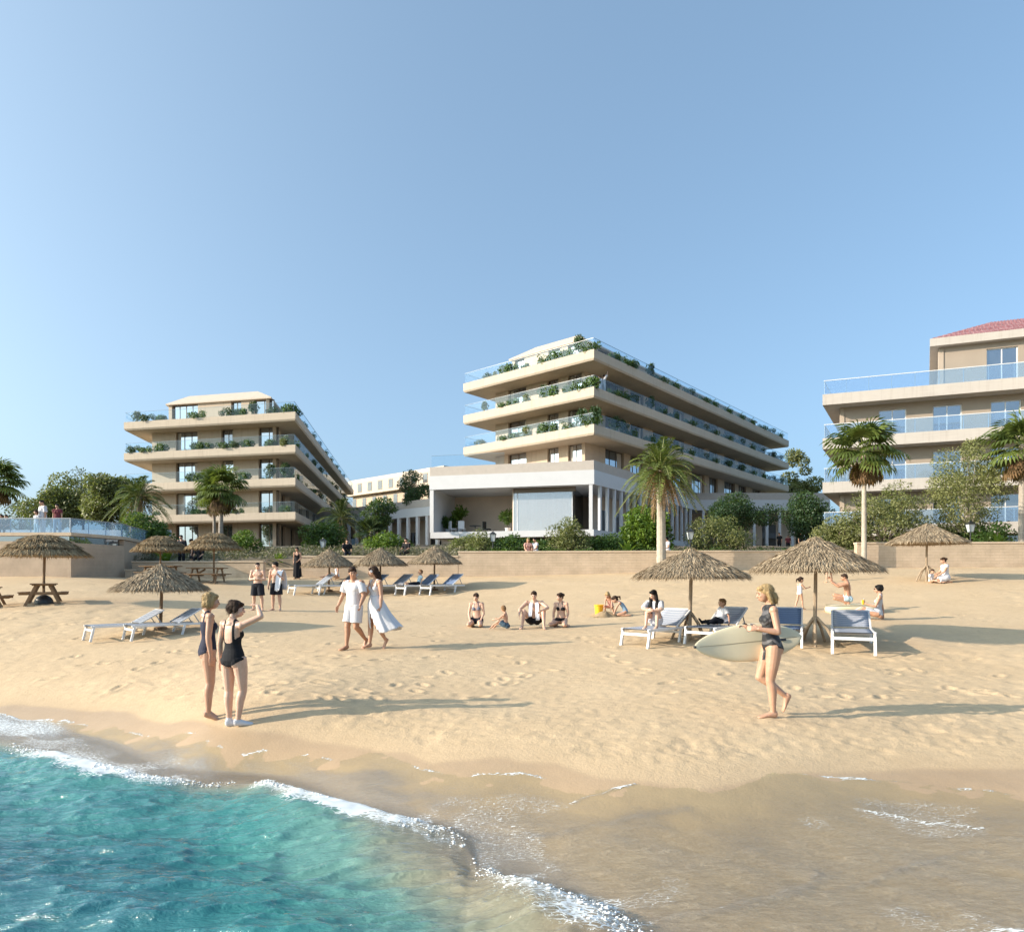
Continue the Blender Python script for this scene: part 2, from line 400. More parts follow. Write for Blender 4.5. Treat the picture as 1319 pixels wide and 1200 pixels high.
def fan(y_fine0,y_fine1,k,ncol,pre,post,spread=1.0,outer=(1.2,1.5,2,3,5)):
    ys=list(pre); y=y_fine0
    while y<y_fine1: ys.append(y); y+=k*y
    ys+=list(post); ys=np.array(ys)
    s=np.linspace(-1,1,ncol); s=np.concatenate([-np.array(outer[::-1]),s,np.array(outer)])
    hw=spread*(.85*np.maximum(ys,y_fine0)+.8)
    X=hw[:,None]*s[None,:]; Y=np.repeat(ys[:,None],len(s),1)
    return X,Y
def gridfaces(nr,nc):
    i=np.arange(nr*nc).reshape(nr,nc)
    return np.stack([i[:-1,:-1],i[:-1,1:],i[1:,1:],i[1:,:-1]],-1).reshape(-1,4)

def build_sand():
    X,Y=fan(3.6,39,.0034,470,[-14,-9,-5,-2,0,1.5,2.6],[40,42,46],1.0)
    sh=X.shape; x=X.ravel(); y=Y.ravel(); z=terr(x,y)
    wy=wetY(x); wet=sst(-.10,.10,wy-y)
    damp=sst(-.55,.1,wy-y)*.35
    dry=sst(-.1,.9,y-wy)
    far=sst(30,8,y)
    amp=dry*(.35+.65*sst(.35,.65,fbm(x*.16,y*.16,2,77)))
    d1=(fbm(x*.75,y*1.0,3,11)-.5)*.13                     # soft humps
    pk=fbm(x*1.9,y*2.3,3,21); d2=-(sst(.58,.75,pk))*.05+(sst(.25,.05,pk))*.0   # trodden hollows
    wv=fbm(x*.35,y*.35,2,5)*3
    rid=np.abs(fbm(x*2.4+wv,y*3.6+wv,3,31)-.5); d3=(.10-np.minimum(rid,.10))*.24
    d4=(fbm(x*9,y*9,2,41)-.5)*.018*far
    z=z+amp*(d1+d2+d3)*.38+dry*d4
    # footprints: scattered oval dents with a small rim
    rng=np.random.default_rng(3)
    for k in range(300):
        fy=10.2*math.exp(rng.random()*1.15); fx=(rng.random()*2-1)*.8*fy
        if fy<float(wetY(np.array([fx]))[0])+.5: continue
        a=rng.random()*3.1; 
        sel=np.nonzero((np.abs(x-fx)<.45)&(np.abs(y-fy)<.45))[0]
        if len(sel)==0: continue
        dx=x[sel]-fx; dy=y[sel]-fy; u=dx*math.cos(a)+dy*math.sin(a); v=-dx*math.sin(a)+dy*math.cos(a)
        r=np.sqrt((u/.17)**2+(v/.08)**2)
        z[sel]+=-.019*np.exp(-r**4)+.016*np.exp(-((r-1.35)/.35)**2)
    z=z+wet*(fbm(x*3,y*5,3,55)-.5)*.012
    wetv=np.clip(np.maximum(wet,damp),0,1)
    o=np_mesh('sand_beach',np.stack([x,y,z],1),gridfaces(*sh),sandmat(),smooth=True,attrs={'wet':wetv})
    tag(o,kind='structure')
    return o
def sandmat():
    m,nt,out=newmat('beach_sand'); p=N(nt,'ShaderNodeBsdfPrincipled'); nt.links.new(p.outputs[0],out.inputs[0])
    tc=nt.nodes.new('ShaderNodeTexCoord'); v=tc.outputs['Object']; w_=attr(nt,'wet')
    n1=noise(nt,v,.5,5,.6); n2=noise(nt,v,7,5,.7); n3=noise(nt,v,160,2,.7)
    dry=ramp(nt,n1,[(.3,(.545,.395,.235)),(.5,(.60,.44,.27)),(.7,(.645,.485,.305))])
    dry=mixc(nt,.35,dry,ramp(nt,n2,[(.3,(.45,.325,.19)),(.65,(.655,.49,.305))]))
    dry=mixc(nt,.22,dry,ramp(nt,n3,[(.35,(.33,.225,.125)),(.7,(.77,.60,.40))]))
    wetc=ramp(nt,n1,[(.3,(.42,.29,.17)),(.7,(.51,.365,.225))])
    wetc=mixc(nt,.3,wetc,ramp(nt,n3,[(.35,(.24,.165,.10)),(.7,(.54,.40,.27))]))
    nt.links.new(mixc(nt,w_,dry,wetc),p.inputs['Base Color'])
    nt.links.new(math_(nt,'SUBTRACT',.95,math_(nt,'MULTIPLY',w_,.55)),p.inputs['Roughness'])
    p.inputs['Specular IOR Level'].default_value=.3
    h=math_(nt,'ADD',math_(nt,'MULTIPLY',n3,.25),math_(nt,'ADD',math_(nt,'MULTIPLY',noise(nt,v,28,4,.6),.8),math_(nt,'MULTIPLY',n2,.6)))
    b=nt.nodes.new('ShaderNodeBump'); b.inputs['Distance'].default_value=.03; nt.links.new(h,b.inputs['Height'])
    nt.links.new(math_(nt,'SUBTRACT',.38,math_(nt,'MULTIPLY',w_,.2)),b.inputs['Strength'])
    nt.links.new(b.outputs[0],p.inputs['Normal'])
    return m

def build_water():
    X,Y=fan(3.3,14,.0030,520,[-60,-30,-14,-8,-4,-1,1,2.2,2.9],[15,17,20,30],1.0,(1.05,1.15,1.3,1.6,2.2,3,5))
    sh=X.shape; x=X.ravel(); y=Y.ravel(); t=terr(x,y)
    cy=crestY(x); D=cy-y                                   # metres seaward of the crest line
    seg=np.interp(x,SEGX,SEGV)
    Dm=sum(crestY(x+q) for q in (-.9,-.6,-.3,0,.3,.6,.9))/7-y
    lump=.75+.5*fbm(x*2.2,y*1.2,3,61)
    wave=.17*(.10+.90*seg)*sst(1.6,.4,x)*lump*np.where(D>0,np.exp(-(D/.75)**2),np.exp(-(D/.22)**2))*sst(-.9,-.3,Dm-D+.0*x+.2)
    w2=.05*np.sin(Dm*2.6+fbm(x*.5,y*.5,2,8)*5)*sst(.4,1.6,Dm)
    ca,sa=math.cos(.5),math.sin(.5); u=x*ca-y*sa; v=x*sa+y*ca
    def near_line(pix,wd):
        P=[W(px,py,(ZC-.1)*F/(py-HY)) for px,py in pix]; d=np.full(x.shape,9.)
        wx_=x+(fbm(x*2.5,y*2.5,3,101)-.5)*.12; wy_=y+(fbm(x*2.5+7,y*2.5,3,102)-.5)*.16
        for p,q in zip(P[:-1],P[1:]):
            ex,ey=q.x-p.x,q.y-p.y; t_=np.clip(((wx_-p.x)*ex+(wy_-p.y)*ey)/(ex*ex+ey*ey),0,1); d=np.minimum(d,np.hypot(wx_-p.x-t_*ex,wy_-p.y-t_*ey))
        return np.exp(-(d/wd)**2)
    l1=near_line([(740,1043),(800,1036),(860,1030),(910,1022),(955,1010),(1000,1000)],.022)
    l2=near_line([(1000,997),(1060,1000),(1125,1013)],.03)
    l3=near_line([(815,1176),(900,1164),(980,1146),(1020,1134),(1055,1117)],.045)
    l4=near_line([(1055,1135),(1100,1128),(1160,1112),(1220,1098),(1270,1092)],.03)
    l5=near_line([(560,1074),(640,1070),(760,1064),(880,1054)],.05)
    l6=near_line([(365,977),(400,972),(432,964)],.03)
    l7=near_line([(1265,1198),(1290,1190),(1312,1184)],.035)
    l8=near_line([(1050,1030),(1120,1024),(1210,1006),(1290,1012)],.02)
    ridge=.010*l1+.012*l3+.008*l4+.010*l5+.006*l2
    ca2,sa2=math.cos(-.16),math.sin(-.16); ur=x*ca2-y*sa2; vr_=x*sa2+y*ca2
    rip=(fbm(ur*.9,vr_*2.6,4,71)-.5)*.085+(1-np.abs(2*fbm(ur*1.3+5,vr_*5.2,3,81)-1))**2.5*.050+(1-np.abs(2*fbm(ur*3.2+5,vr_*12,2,83)-1))**2*.016
    ripa=sst(-.05,.5,.4*D+.6*Dm)*(.25+.75*sst(-1,1.2,t*-2+.2))
    z=wave+w2+rip*ripa-.01
    sw=swashY(x)
    film=.014*sst(0,.9,sw-y)+.02*sst(.0,.35,D+.35)+.006*(fbm(u*3,v*8,3,14)-.5)
    film=np.where(y>sw,-.03-.05*(y-sw),film)
    zf=t+film+ (fbm(u*2.0,v*4.5,3,17)-.5)*.02*sst(.1,.6,sw-y)+ridge
    k=.04; a=np.clip(.5+.5*(z-zf)/k,0,1); zz=zf*(1-a)+z*a+k*a*(1-a)
    zz=np.where(y>sw,zf,zz)
    Dm=sum(crestY(x+q) for q in (-.9,-.6,-.3,0,.3,.6,.9))/7-y
    dep=np.clip(zz-t,0,3)*(1-.70*sst(-2.6,.3,x)*sst(1.9,.2,Dm))
    n=fbm(x*3.0,y*3.0,4,91)
    fo=seg*np.exp(-((D+.02)/np.where(D<0,.15,.26))**2)*(.78+.45*sst(.45,.6,fbm(x*2.2,y*2.2,3,92)))+seg*.75*np.exp(-np.abs(D-.22)/.22)*(D>0)*sst(.42,.62,n)
    fo=fo+.9*np.exp(-np.abs(D+.28)/.16)*(D<0)*seg*sst(.40,.6,n)
    edge=np.exp(-((sw-y-.03)/.03)**2)*sst(.40,.60,fbm(x*1.1,y*.3,3,25))*.72+np.exp(-((sw-y-.55-.5*fbm(x*.7,x*0+2,2,4))/.03)**2)*sst(.46,.6,fbm(x*.9+4,y*.3,3,26))*.22
    lace_glint=sst(.55,.72,fbm(x*1.0,y*1.6,3,35))*sst(.2,.5,sw-y)*sst(.1,-.4,D)*.30  # lacy foam flecks, raised to paint glints of light onto the wet film
    left=sst(-6.2,-8.2,x)*np.exp(-((sw-y-.5)/.55)**2)*.7
    fo=np.clip(fo+edge+lace_glint+left+.34*l1+.62*l2+.24*l3+.2*l6+.5*l7+.30*l8,0,1.3)
    o=np_mesh('sea_water',np.stack([x,y,zz],1),gridfaces(*sh),watermat(),smooth=True,attrs={'depth':dep,'foam':fo,'off':np.clip(np.where(D>0,D*(1-sst(0,.5,D))+np.maximum(.25*D,Dm)*sst(0,.5,D),D),-3,12),'film':sst(.15,1.3,sw-y)})
    tag(o,kind='structure')
    # foam thrown up along the breaking crest
    rng=np.random.default_rng(9); mb=MB(); V=[];Q=[]
    base=np.array([[-1,0,0],[0,-1,0],[1,0,0],[0,1,0],[0,0,1],[0,0,-1]],float)
    fc=np.array([[0,1,4],[1,2,4],[2,3,4],[3,0,4],[1,0,5],[2,1,5],[3,2,5],[0,3,5]])
    cnt=0
    for k in range(14000):
        xx=-8+rng.random()*9.3
        sg=float(np.interp(xx,SEGX,SEGV))
        if rng.random()>sg: continue
        off=rng.normal(0,.12)+.02
        yy=float(crestY(np.array([xx]))[0])-off
        cl=fbm(np.array([xx*3.2]),np.array([yy*5.]),3,7)[0]
        if cl<.40: continue
        hz=.16*(.3+.7*sg)*math.exp(-(off/(.7 if off>0 else .2))**2)*rng.uniform(.5,1.0)
        zb=max(tz(xx,yy),0)+hz+.004
        r=.004+.011*rng.random()**3
        V.append(base*np.array([r*rng.uniform(.8,2.2),r*rng.uniform(.8,1.6),r*rng.uniform(.5,.9)])+np.array([xx,yy,zb])); Q.append(fc+6*cnt); cnt+=1
    fm=mat('foam_white',(.82,.84,.84),.55,.04,20)
    f=np_mesh('sea_foam',np.concatenate(V),np.concatenate(Q),fm,smooth=True); tag(f,'white foam along the breaking wave crest','foam',kind='stuff')
def watermat():
    m,nt,out=newmat('sea_water'); tc=nt.nodes.new('ShaderNodeTexCoord'); v=tc.outputs['Object']
    dep=attr(nt,'depth'); foam=attr(nt,'foam'); off=attr(nt,'off')
    mp=nt.nodes.new('ShaderNodeMapping'); mp.inputs['Rotation'].default_value=(0,0,-.16); mp.inputs['Scale'].default_value=(1,3.4,1); nt.links.new(v,mp.inputs[0]); vr=mp.outputs[0]
    nb=noise(nt,v,.55,3,.5)
    film=attr(nt,'film')
    mr=nt.nodes.new('ShaderNodeMapRange'); mr.interpolation_type='SMOOTHSTEP'; mr.inputs[1].default_value=-.55; mr.inputs[2].default_value=.30; nt.links.new(math_(nt,'ADD',off,math_(nt,'MULTIPLY',math_(nt,'SUBTRACT',noise(nt,v,1.3,3),.5),.5)),mr.inputs[0])
    sea=mr.outputs[0]; depth0=dep; dep=math_(nt,'MULTIPLY',dep,math_(nt,'ADD',.06,math_(nt,'MULTIPLY',sea,.94)))
    mp2=nt.nodes.new('ShaderNodeMapping'); mp2.inputs['Rotation'].default_value=(0,0,-.5); mp2.inputs['Scale'].default_value=(.9,2.6,1); nt.links.new(v,mp2.inputs[0]); vf=mp2.outputs[0]
    flow=noise(nt,vf,5.0,6,.72,1.2)
    dd=math_(nt,'ADD',math_(nt,'MULTIPLY',dep,.41),math_(nt,'MULTIPLY',math_(nt,'MULTIPLY',math_(nt,'SUBTRACT',nb,.5),.35),sea),True)
    grc=ramp(nt,noise(nt,v,46,3,.7),[(.35,(.30,.22,.13)),(.65,(.66,.56,.42))])
    col=ramp(nt,dd,[(0,(.54,.435,.28)),(.09,(.38,.39,.27)),(.20,(.15,.32,.27)),(.38,(.045,.25,.235)),(.54,(.018,.15,.18)),(.78,(.008,.075,.125))])
    col=mixc(nt,math_(nt,'MULTIPLY',math_(nt,'SUBTRACT',1.0,sea),.8),col,ramp(nt,flow,[(.30,(.43,.325,.195)),(.5,(.56,.44,.285)),(.70,(.68,.56,.385))]))
    col=mixc(nt,math_(nt,'MULTIPLY',math_(nt,'SUBTRACT',1.0,sea),.30),col,grc)
    alpha=math_(nt,'SUBTRACT',1.0,math_(nt,'POWER',2.718,math_(nt,'MULTIPLY',dep,-5.0)),True)
    alpha=math_(nt,'ADD',alpha,math_(nt,'MULTIPLY',math_(nt,'MULTIPLY',film,math_(nt,'SUBTRACT',1.0,sea)),math_(nt,'MULTIPLY',flow,.8)),True)
    h=math_(nt,'ADD',noise(nt,vr,7,5,.6,.6),math_(nt,'ADD',math_(nt,'MULTIPLY',noise(nt,vr,20,4,.65),.7),math_(nt,'MULTIPLY',flow,math_(nt,'SUBTRACT',1.0,sea))))
    bmpn=nt.nodes.new('ShaderNodeBump'); bmpn.inputs['Distance'].default_value=.05; nt.links.new(h,bmpn.inputs['Height'])
    gr=noise(nt,v,34,4,.7); h=math_(nt,'ADD',h,math_(nt,'MULTIPLY',math_(nt,'MULTIPLY',gr,1.0),math_(nt,'SUBTRACT',1.0,sea))); nt.links.new(h,bmpn.inputs['Height'])
    bs=math_(nt,'ADD',.36,math_(nt,'MULTIPLY',sea,.06)); nt.links.new(bs,bmpn.inputs['Strength'])
    df=N(nt,'ShaderNodeBsdfDiffuse'); nt.links.new(col,df.inputs[0]); nt.links.new(bmpn.outputs[0],df.inputs['Normal'])
    tr=N(nt,'ShaderNodeBsdfTransparent'); tr.inputs[0].default_value=(.93,.95,.92,1)
    a=N(nt,'ShaderNodeMixShader'); nt.links.new(alpha,a.inputs[0]); nt.links.new(tr.outputs[0],a.inputs[1]); nt.links.new(df.outputs[0],a.inputs[2])
    gl=N(nt,'ShaderNodeBsdfGlossy'); gl.inputs['Roughness'].default_value=.07; nt.links.new(bmpn.outputs[0],gl.inputs['Normal'])
    b=N(nt,'ShaderNodeMixShader'); nt.links.new(math_(nt,'MULTIPLY',math_(nt,'ADD',facing(nt,.05,.85,2.7,bmpn.outputs[0]),math_(nt,'MULTIPLY',math_(nt,'SUBTRACT',1.0,sea),.09),True),math_(nt,'MULTIPLY',depth0,120.0,True)),b.inputs[0])
    nt.links.new(a.outputs[0],b.inputs[1]); nt.links.new(gl.outputs[0],b.inputs[2])
    fw=N(nt,'ShaderNodeBsdfDiffuse'); fw.inputs[0].default_value=(.80,.83,.83,1)
    vo=nt.nodes.new('ShaderNodeTexVoronoi'); vo.feature='DISTANCE_TO_EDGE'; vo.inputs['Scale'].default_value=15
    nt.links.new(mixc(nt,.12,vr,noise(nt,vr,6,3)),vo.inputs['Vector'])
    lace_glint=math_(nt,'SUBTRACT',1.0,math_(nt,'MULTIPLY',vo.outputs['Distance'],5.0),True)  # cell pattern of the foam and of the glints painted on the film
    nn=math_(nt,'ADD',math_(nt,'MULTIPLY',lace_glint,.55),math_(nt,'MULTIPLY',noise(nt,vr,14,5,.7),.6))
    th=math_(nt,'SUBTRACT',1.05,foam)
    ff=math_(nt,'MULTIPLY',math_(nt,'SUBTRACT',nn,th),6.0,True)
    c=N(nt,'ShaderNodeMixShader'); nt.links.new(math_(nt,'MULTIPLY',ff,.92),c.inputs[0]); nt.links.new(b.outputs[0],c.inputs[1]); nt.links.new(fw.outputs[0],c.inputs[2])
    nt.links.new(c.outputs[0],out.inputs[0])
    return m
build_sand(); build_water()
# ------------------------------------------------------------------ ground behind the beach
def ring_noise(x,y,s): return float(fbm(np.array([x]),np.array([y]),3,s)[0])
def bankz(x,y):                                   # planted slope behind the low walls, about 1.3 m over eye level at the wall
    t=min(max((y-36.5)/22,0),1); 
    lo=ZC+ (1.05 if x>-10 else .55+ .5*min(max((x+30)/20,0),1)); hi=ZC+2.9
    return lo+(hi-lo)*t
mb=MB(); nx,ny=60,40
for j in range(ny):
    for i in range(nx):
        x=-60+120*i/(nx-1); y=38.0+45*(max(0,j-1)/(ny-2))**1.5
        mb.v.append((x,y,bankz(x,y)+(ring_noise(x*.3,y*.3,3)-.5)*.3-(3 if j==0 else 0)))
for j in range(ny-1):
    for i in range(nx-1):
        a=j*nx+i; mb.f.append([a,a+1,a+nx+1,a+nx]); mb.m.append(0)
M['soil']=mat('bank_soil',(.17,.135,.09),.95,.35,1.5,bmp=.5,bscale=8,bdist=.05)
tag(mb.build('planted_bank',M['soil'],smooth=True),kind='structure')
mb=MB(); mb.add([(-900,-300,-4.5),(900,-300,-4.5),(900,40,-4.5),(-900,40,-4.5),(900,82,ZC+2.7),(-900,82,ZC+2.7),(900,1500,ZC+3),(-900,1500,ZC+3)],[(0,1,2,3),(3,2,4,5),(5,4,6,7)])
M['scrubland']=mat('dry_scrub_ground',(.20,.18,.11),.95,.3,.05)
tag(mb.build('ground',M['scrubland']),kind='structure')

# ------------------------------------------------------------------ building helpers
V2=lambda p: Vector((p[0],p[1]))
def inset(poly,ds):                               # poly CCW; ds: inward offset of each edge (i -> i+1)
    n=len(poly); P=[V2(p) for p in poly]; L=[]
    if not isinstance(ds,(list,tuple)): ds=[ds]*n
    for i in range(n):
        a,b=P[i],P[(i+1)%n]; d=(b-a).normalized(); nrm=Vector((-d.y,d.x))
        L.append((a+nrm*ds[i],d))
    out=[]
    for i in range(n):
        p,d=L[i-1]; q,e=L[i]
        den=d.x*e.y-d.y*e.x; r=q-p
        t=(r.x*e.y-r.y*e.x)/den
        out.append(tuple(p+d*t))
    return out
def edge_frame(a,b):
    a,b=V2(a),V2(b); d=(b-a); L=d.length; d/=L; out=Vector((d.y,-d.x)); return a,d,out,L
def E(a,d,o,u,v,z): p=a+d*u+o*v; return (p.x,p.y,z)
def ebox(mb,fr,u0,u1,v0,v1,z0,z1):                # box in an edge's own frame: u along, v outwards
    a,d,o,L=fr
    vs=[E(a,d,o,u,v,z) for z in (z0,z1) for u,v in ((u0,v0),(u0,v1),(u1,v1),(u1,v0))]
    mb.add(vs,[(0,1,2,3),(7,6,5,4),(4,5,1,0),(5,6,2,1),(6,7,3,2),(7,4,0,3)])

M['railedge']=mat('glass_edge',(.22,.30,.36),.3,.05,4)
def window(fr,u0,u1,z0,z1,root,glass,frame=None,depth=.28,bars=1,curtain=None,name='window'):
    """a framed window set back in the wall; the pane is a sub-part"""
    frame=frame or M['bronze']; mb=MB(); w=.06
    for u in (u0+w/2,u1-w/2): ebox(mb,fr,u-w/2,u+w/2,-depth-.05,-depth+.05,z0,z1)
    ebox(mb,fr,u0+w,u1-w,-depth-.05,-depth+.05,z0,z0+w); ebox(mb,fr,u0+w,u1-w,-depth-.05,-depth+.05,z1-w,z1)
    for k in range(bars):
        u=u0+(u1-u0)*(k+1)/(bars+1); ebox(mb,fr,u-.03,u+.03,-depth-.045,-depth+.045,z0+w,z1-w)
    f=mb.build(name,frame,root)
    g=MB(); ebox(g,fr,u0+.01,u1-.01,-depth-.015,-depth+.005,z0+.01,z1-.01); g.build('pane',glass,f)
    if curtain is not None:
        c=MB(); n=14; a,d,o,L=fr; uu0,uu1=curtain
        vs=[];fs=[]
        for i in range(n+1):
            u=uu0+(uu1-uu0)*i/n; v=-depth+.012+.004*math.sin(i*2.1)
            vs+= [E(a,d,o,u,v,z0+.08),E(a,d,o,u,v,z1-.08)]
        for i in range(n): fs.append((2*i,2*i+2,2*i+3,2*i+1))
        c.add(vs,fs); c.build('curtain',M['curtain'],f)
    return f

apt_=None
def wall_run(mb,fr,z0,z1,openings,th=.32,groove=True,u0=0,u1=None,root=None):
    """wall panels between full-height openings; narrow shadow joints split long panels"""
    L=fr[3] if u1 is None else u1; cur=u0
    for a,b in sorted(openings)+[(L,L)]:
        if a-cur>.05:
            n=max(1,int((a-cur)/2.6)) if groove else 1
            for k in range(n):
                s0=cur+(a-cur)*k/n; s1=cur+(a-cur)*(k+1)/n
                m1=MB() if root else mb
                ebox(m1,fr,s0+(.02 if k else 0),s1-(.02 if k<n-1 else 0),-th,0 if k%2==0 else -.03,z0,z1)
                if root: m1.build('wall_panel',M['taupewall'] if root is apt_ else M['creamwall'],root)
        cur=b

def rail_edge(name,fr,z,h,root,glass,u0=0.,u1=None,v=-.12,post=None,step=2.2,metal=None):
    L=fr[3] if u1 is None else u1
    mb=MB(); n=max(1,round((L-u0)/step))
    ebox(mb,fr,u0,L,v-.008,v+.008,z,z+h)
    o=mb.build(name,glass,root)
    t=MB(); ebox(t,fr,u0,L,v-.02,v+.02,z+h,z+h+(.045 if post else .02))
    if post:
        for k in range(n+1):
            u=u0+(L-u0)*k/n; u=min(max(u,u0+.02),L-.02); ebox(t,fr,u-.02,u+.02,v-.035,v-.012,z,z+h)
    t.build('handrail',metal or M['railedge'],o)
    return o

def stone_slab(name,poly,z0,z1,mat_,root):
    mb=MB(); n=len(poly); inn=inset(poly,.10)
    # fascia leaning slightly inwards towards its foot
    mb.frustum(inn,z0,poly,z0+.16); 
    mb2=MB(); mb2.prism(poly,z0+.16,z1)
    mb.v+=[]; o=len(mb.v); mb.v+=mb2.v; mb.f+=[[i+o for i in f] for f in mb2.f]; mb.m+=mb2.m
    return mb.build(name,mat_,root)

def hotel(root,foot,tops,zg,fascia,wallin,fronts,glass_h=1.0,rails=True,pav=(3.5,2.45,1.4,1.7),dark=False,ground=True,pav_win=None,seed=1,openings=None,windows_in=None):
    rng=random.Random(seed)
    walls=inset(foot,wallin); n=len(foot)
    nst=len(tops)
    base_levels=list(tops[1:])+([zg] if ground else [])
    for k,zt in enumerate(tops):
        stone_slab('balcony_slab',foot,zt-fascia,zt,M['cream'],root)
    for k,zb in enumerate(base_levels):           # a storey stands on zb and reaches the underside of the slab above
        z0,z1=zb,tops[k]-fascia
        mb=MB(); 
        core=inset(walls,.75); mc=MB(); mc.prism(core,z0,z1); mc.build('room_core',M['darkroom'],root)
        for e in range(n):
            fr=edge_frame(walls[e],walls[(e+1)%n]); ops=openings(e,k,fr[3]) if openings else []
            wall_run(None,fr,z0,z1,ops,groove=(e==0 and k<9),root=root)
            for (a,b) in ops:
                cu=None
                if rng.random()<.75:
                    wd=(b-a)*rng.uniform(.15,.3); cu=(a+.07,a+wd) if rng.random()<.5 else (b-wd,b-.07)
                window(fr,a,b,z0+.02,z1-.02,root,M['winglass'] if rng.random()<.8 else M['winglass2'],bars=1 if b-a<2.4 else 2,curtain=cu)
    if rails:
        for k,zt in enumerate(tops):
            for e in rails:
                fr=edge_frame(foot[e],foot[(e+1)%n]); rail_edge('glass_railing',fr,zt,glass_h,root,M['rail'],.15,fr[3]-.15)
    # set-back top storey under a hipped roof
    pin,ph,rh,rin=pav
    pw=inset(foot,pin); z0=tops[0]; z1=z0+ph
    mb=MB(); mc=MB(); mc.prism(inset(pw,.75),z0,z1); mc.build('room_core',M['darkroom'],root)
    for e in range(n):
        fr=edge_frame(pw[e],pw[(e+1)%n]); ops=pav_win(e,fr[3]) if pav_win else []
        wall_run(None,fr,z0,z1,ops,groove=(e==0),root=root)
        for (a,b) in ops: window(fr,a,b,z0+.02,z1-.02,root,M['winglass'],bars=1 if b-a<2.2 else 3)
    mb=MB(); ev=inset(pw,-.25); mb.prism(ev,z1,z1+.14); mb.frustum(inset(ev,.02),z1+.14,inset(pw,rin),z1+rh)
    mb.build('roof',M['roofcream'],root)
    return walls

# ------------------------------------------------------------------ the long cream hotel on the left
LF=[(-40.0,68.8),(-20.9,64.4),(-28.9,121.8),(-47.6,125.0)]
LT=[ZC+z for z in (16.1,12.92,9.74,6.44)]
left=empty('hotel_building',(0,0,0),0,'long cream hotel with stepped balcony slabs at the left of the photo','hotel')
def lo_open(e,k,L):
    if e==0: return [(2.9,5.5),(8.3,9.7),(12.6,14.7)] if k<3 else [(2.9,5.6),(8.2,9.6),(12.6,14.8)]
    if e==1: return [(u,u+2.2) for u in np.arange(2.5,L-3,5.2)]
    return []
hotel(left,LF,LT,ZC+2.9,.85,[1.9,2.4,2.3,2.3],None,1.0,(0,1,3),openings=lo_open,
      pav_win=lambda e,L: [(.4,3.6),(7.6,8.8),(10.3,12.5)] if e==0 else ([(u,u+1.8) for u in np.arange(2,L-3,5)] if e==1 else []),seed=4)

# ------------------------------------------------------------------ the cream hotel over the white podium
CF=[(-4.9,67.2),(7.0,57.0),(39.4,95.0),(27.5,105.2)]
CT=[ZC+z for z in (19.6,16.4,13.2)]
centre=empty('hotel_building',(0,0,0),0,'cream hotel with planted balconies rising above the white podium','hotel')
def co_open(e,k,L):
    if e==0: return [(1.7,4.0),(6.6,7.9),(9.0,L-.35)]
    if e==1: return [(u,u+(2.6 if i%2 else 3.4)) for i,u in enumerate(np.arange(3.4,L-4,4.6))]
    return []
hotel(centre,CF,CT,ZC+10.0,.9,[2.3,2.5,2.3,2.3],None,1.0,(0,1,3),openings=co_open,
      pav_win=lambda e,L: [(.25,1.6),(4.6,6.0),(6.9,8.3)] if e==0 else ([(u,u+1.8) for u in np.arange(2.5,L-3,5)] if e==1 else []),seed=9)

# ------------------------------------------------------------------ white podium with loggia, glazed room and colonnade
pod=empty('podium_building',(0,0,0),0,'white podium with open loggia, big glazed room and a colonnade down its side','building')
W0,W1,W2,W3,W4=(-7.5,60.6),(7.0,56.9),(21.7,78.7),(37.5,78.7),(37.5,92)
back=[(20,96),(-4,76)]
outline=[W0,W1,W2,W3,W4]+back
zt=ZC+10.1
mb=MB(); inn=inset(outline,[.0]*7)
mb.prism(outline,zt-2.05,zt-.82); mb.build('white_band',M['white'],pod)
mb=MB(); mb.prism(inset(outline,.035),zt-.82,zt); mb.build('parapet',M['offwhite'],pod)
mb=MB(); mb.prism(inset([W0,W1,W2,(14,84),(-4,76)],.06),ZC+3.65,ZC+4.2); mb.build('floor_slab',M['white'],pod)
f01=edge_frame(W0,W1); f12=edge_frame(W1,W2); f23=edge_frame(W2,W3)
mb=MB(); ebox(mb,f01,0.02,.38,-6,-.05,ZC+4.2,zt-2.05); mb.build('side_wall',M['white'],pod)
mb=MB(); ebox(mb,f01,.38,7.6,-6.3,-6.0,ZC+4.2,zt-2.05); mb.build('loggia_wall',M['peach'],pod)
mb=MB(); ebox(mb,f01,7.6,14.0,-9.4,-9.1,ZC+4.2,zt-2.05); ebox(mb,f01,7.45,7.6,-9.4,-1.3,ZC+4.2,zt-2.05); mb.build('room_wall',M['peach'],pod)
mb=MB(); ebox(mb,f01,7.6,13.2,-1.25,-1.0,zt-2.45,zt-2.05); mb.build('window_header',M['bronze'],pod)
g=MB(); ebox(g,f01,7.62,12.9,-1.2,-1.17,ZC+4.2,zt-2.45); gl=g.build('glass_wall',M['shopglass'],pod)
g=MB(); 
for u in (7.6,7.95,12.9): ebox(g,f01,u-.03,u+.03,-1.26,-1.14,ZC+4.2,zt-2.45)
g.build('mullion',M['whitemetal'],gl)
g=MB(); ebox(g,f01,12.9,12.93,-7.5,-1.2,ZC+4.2,zt-2.05); g.build('side_glass',M['winglass2'],pod)
# round pale columns and tables seen through the glass
for u,v in ((8.7,-4),(10.3,-5.2),(11.9,-4.4)):
    a,d,o,L=f01; p=a+d*u+o*v; mb=MB(); mb.tube([(p.x,p.y,ZC+4.2),(p.x,p.y,zt-2.05)],.42,14); mb.build('inner_column',M['roofcream'],pod)
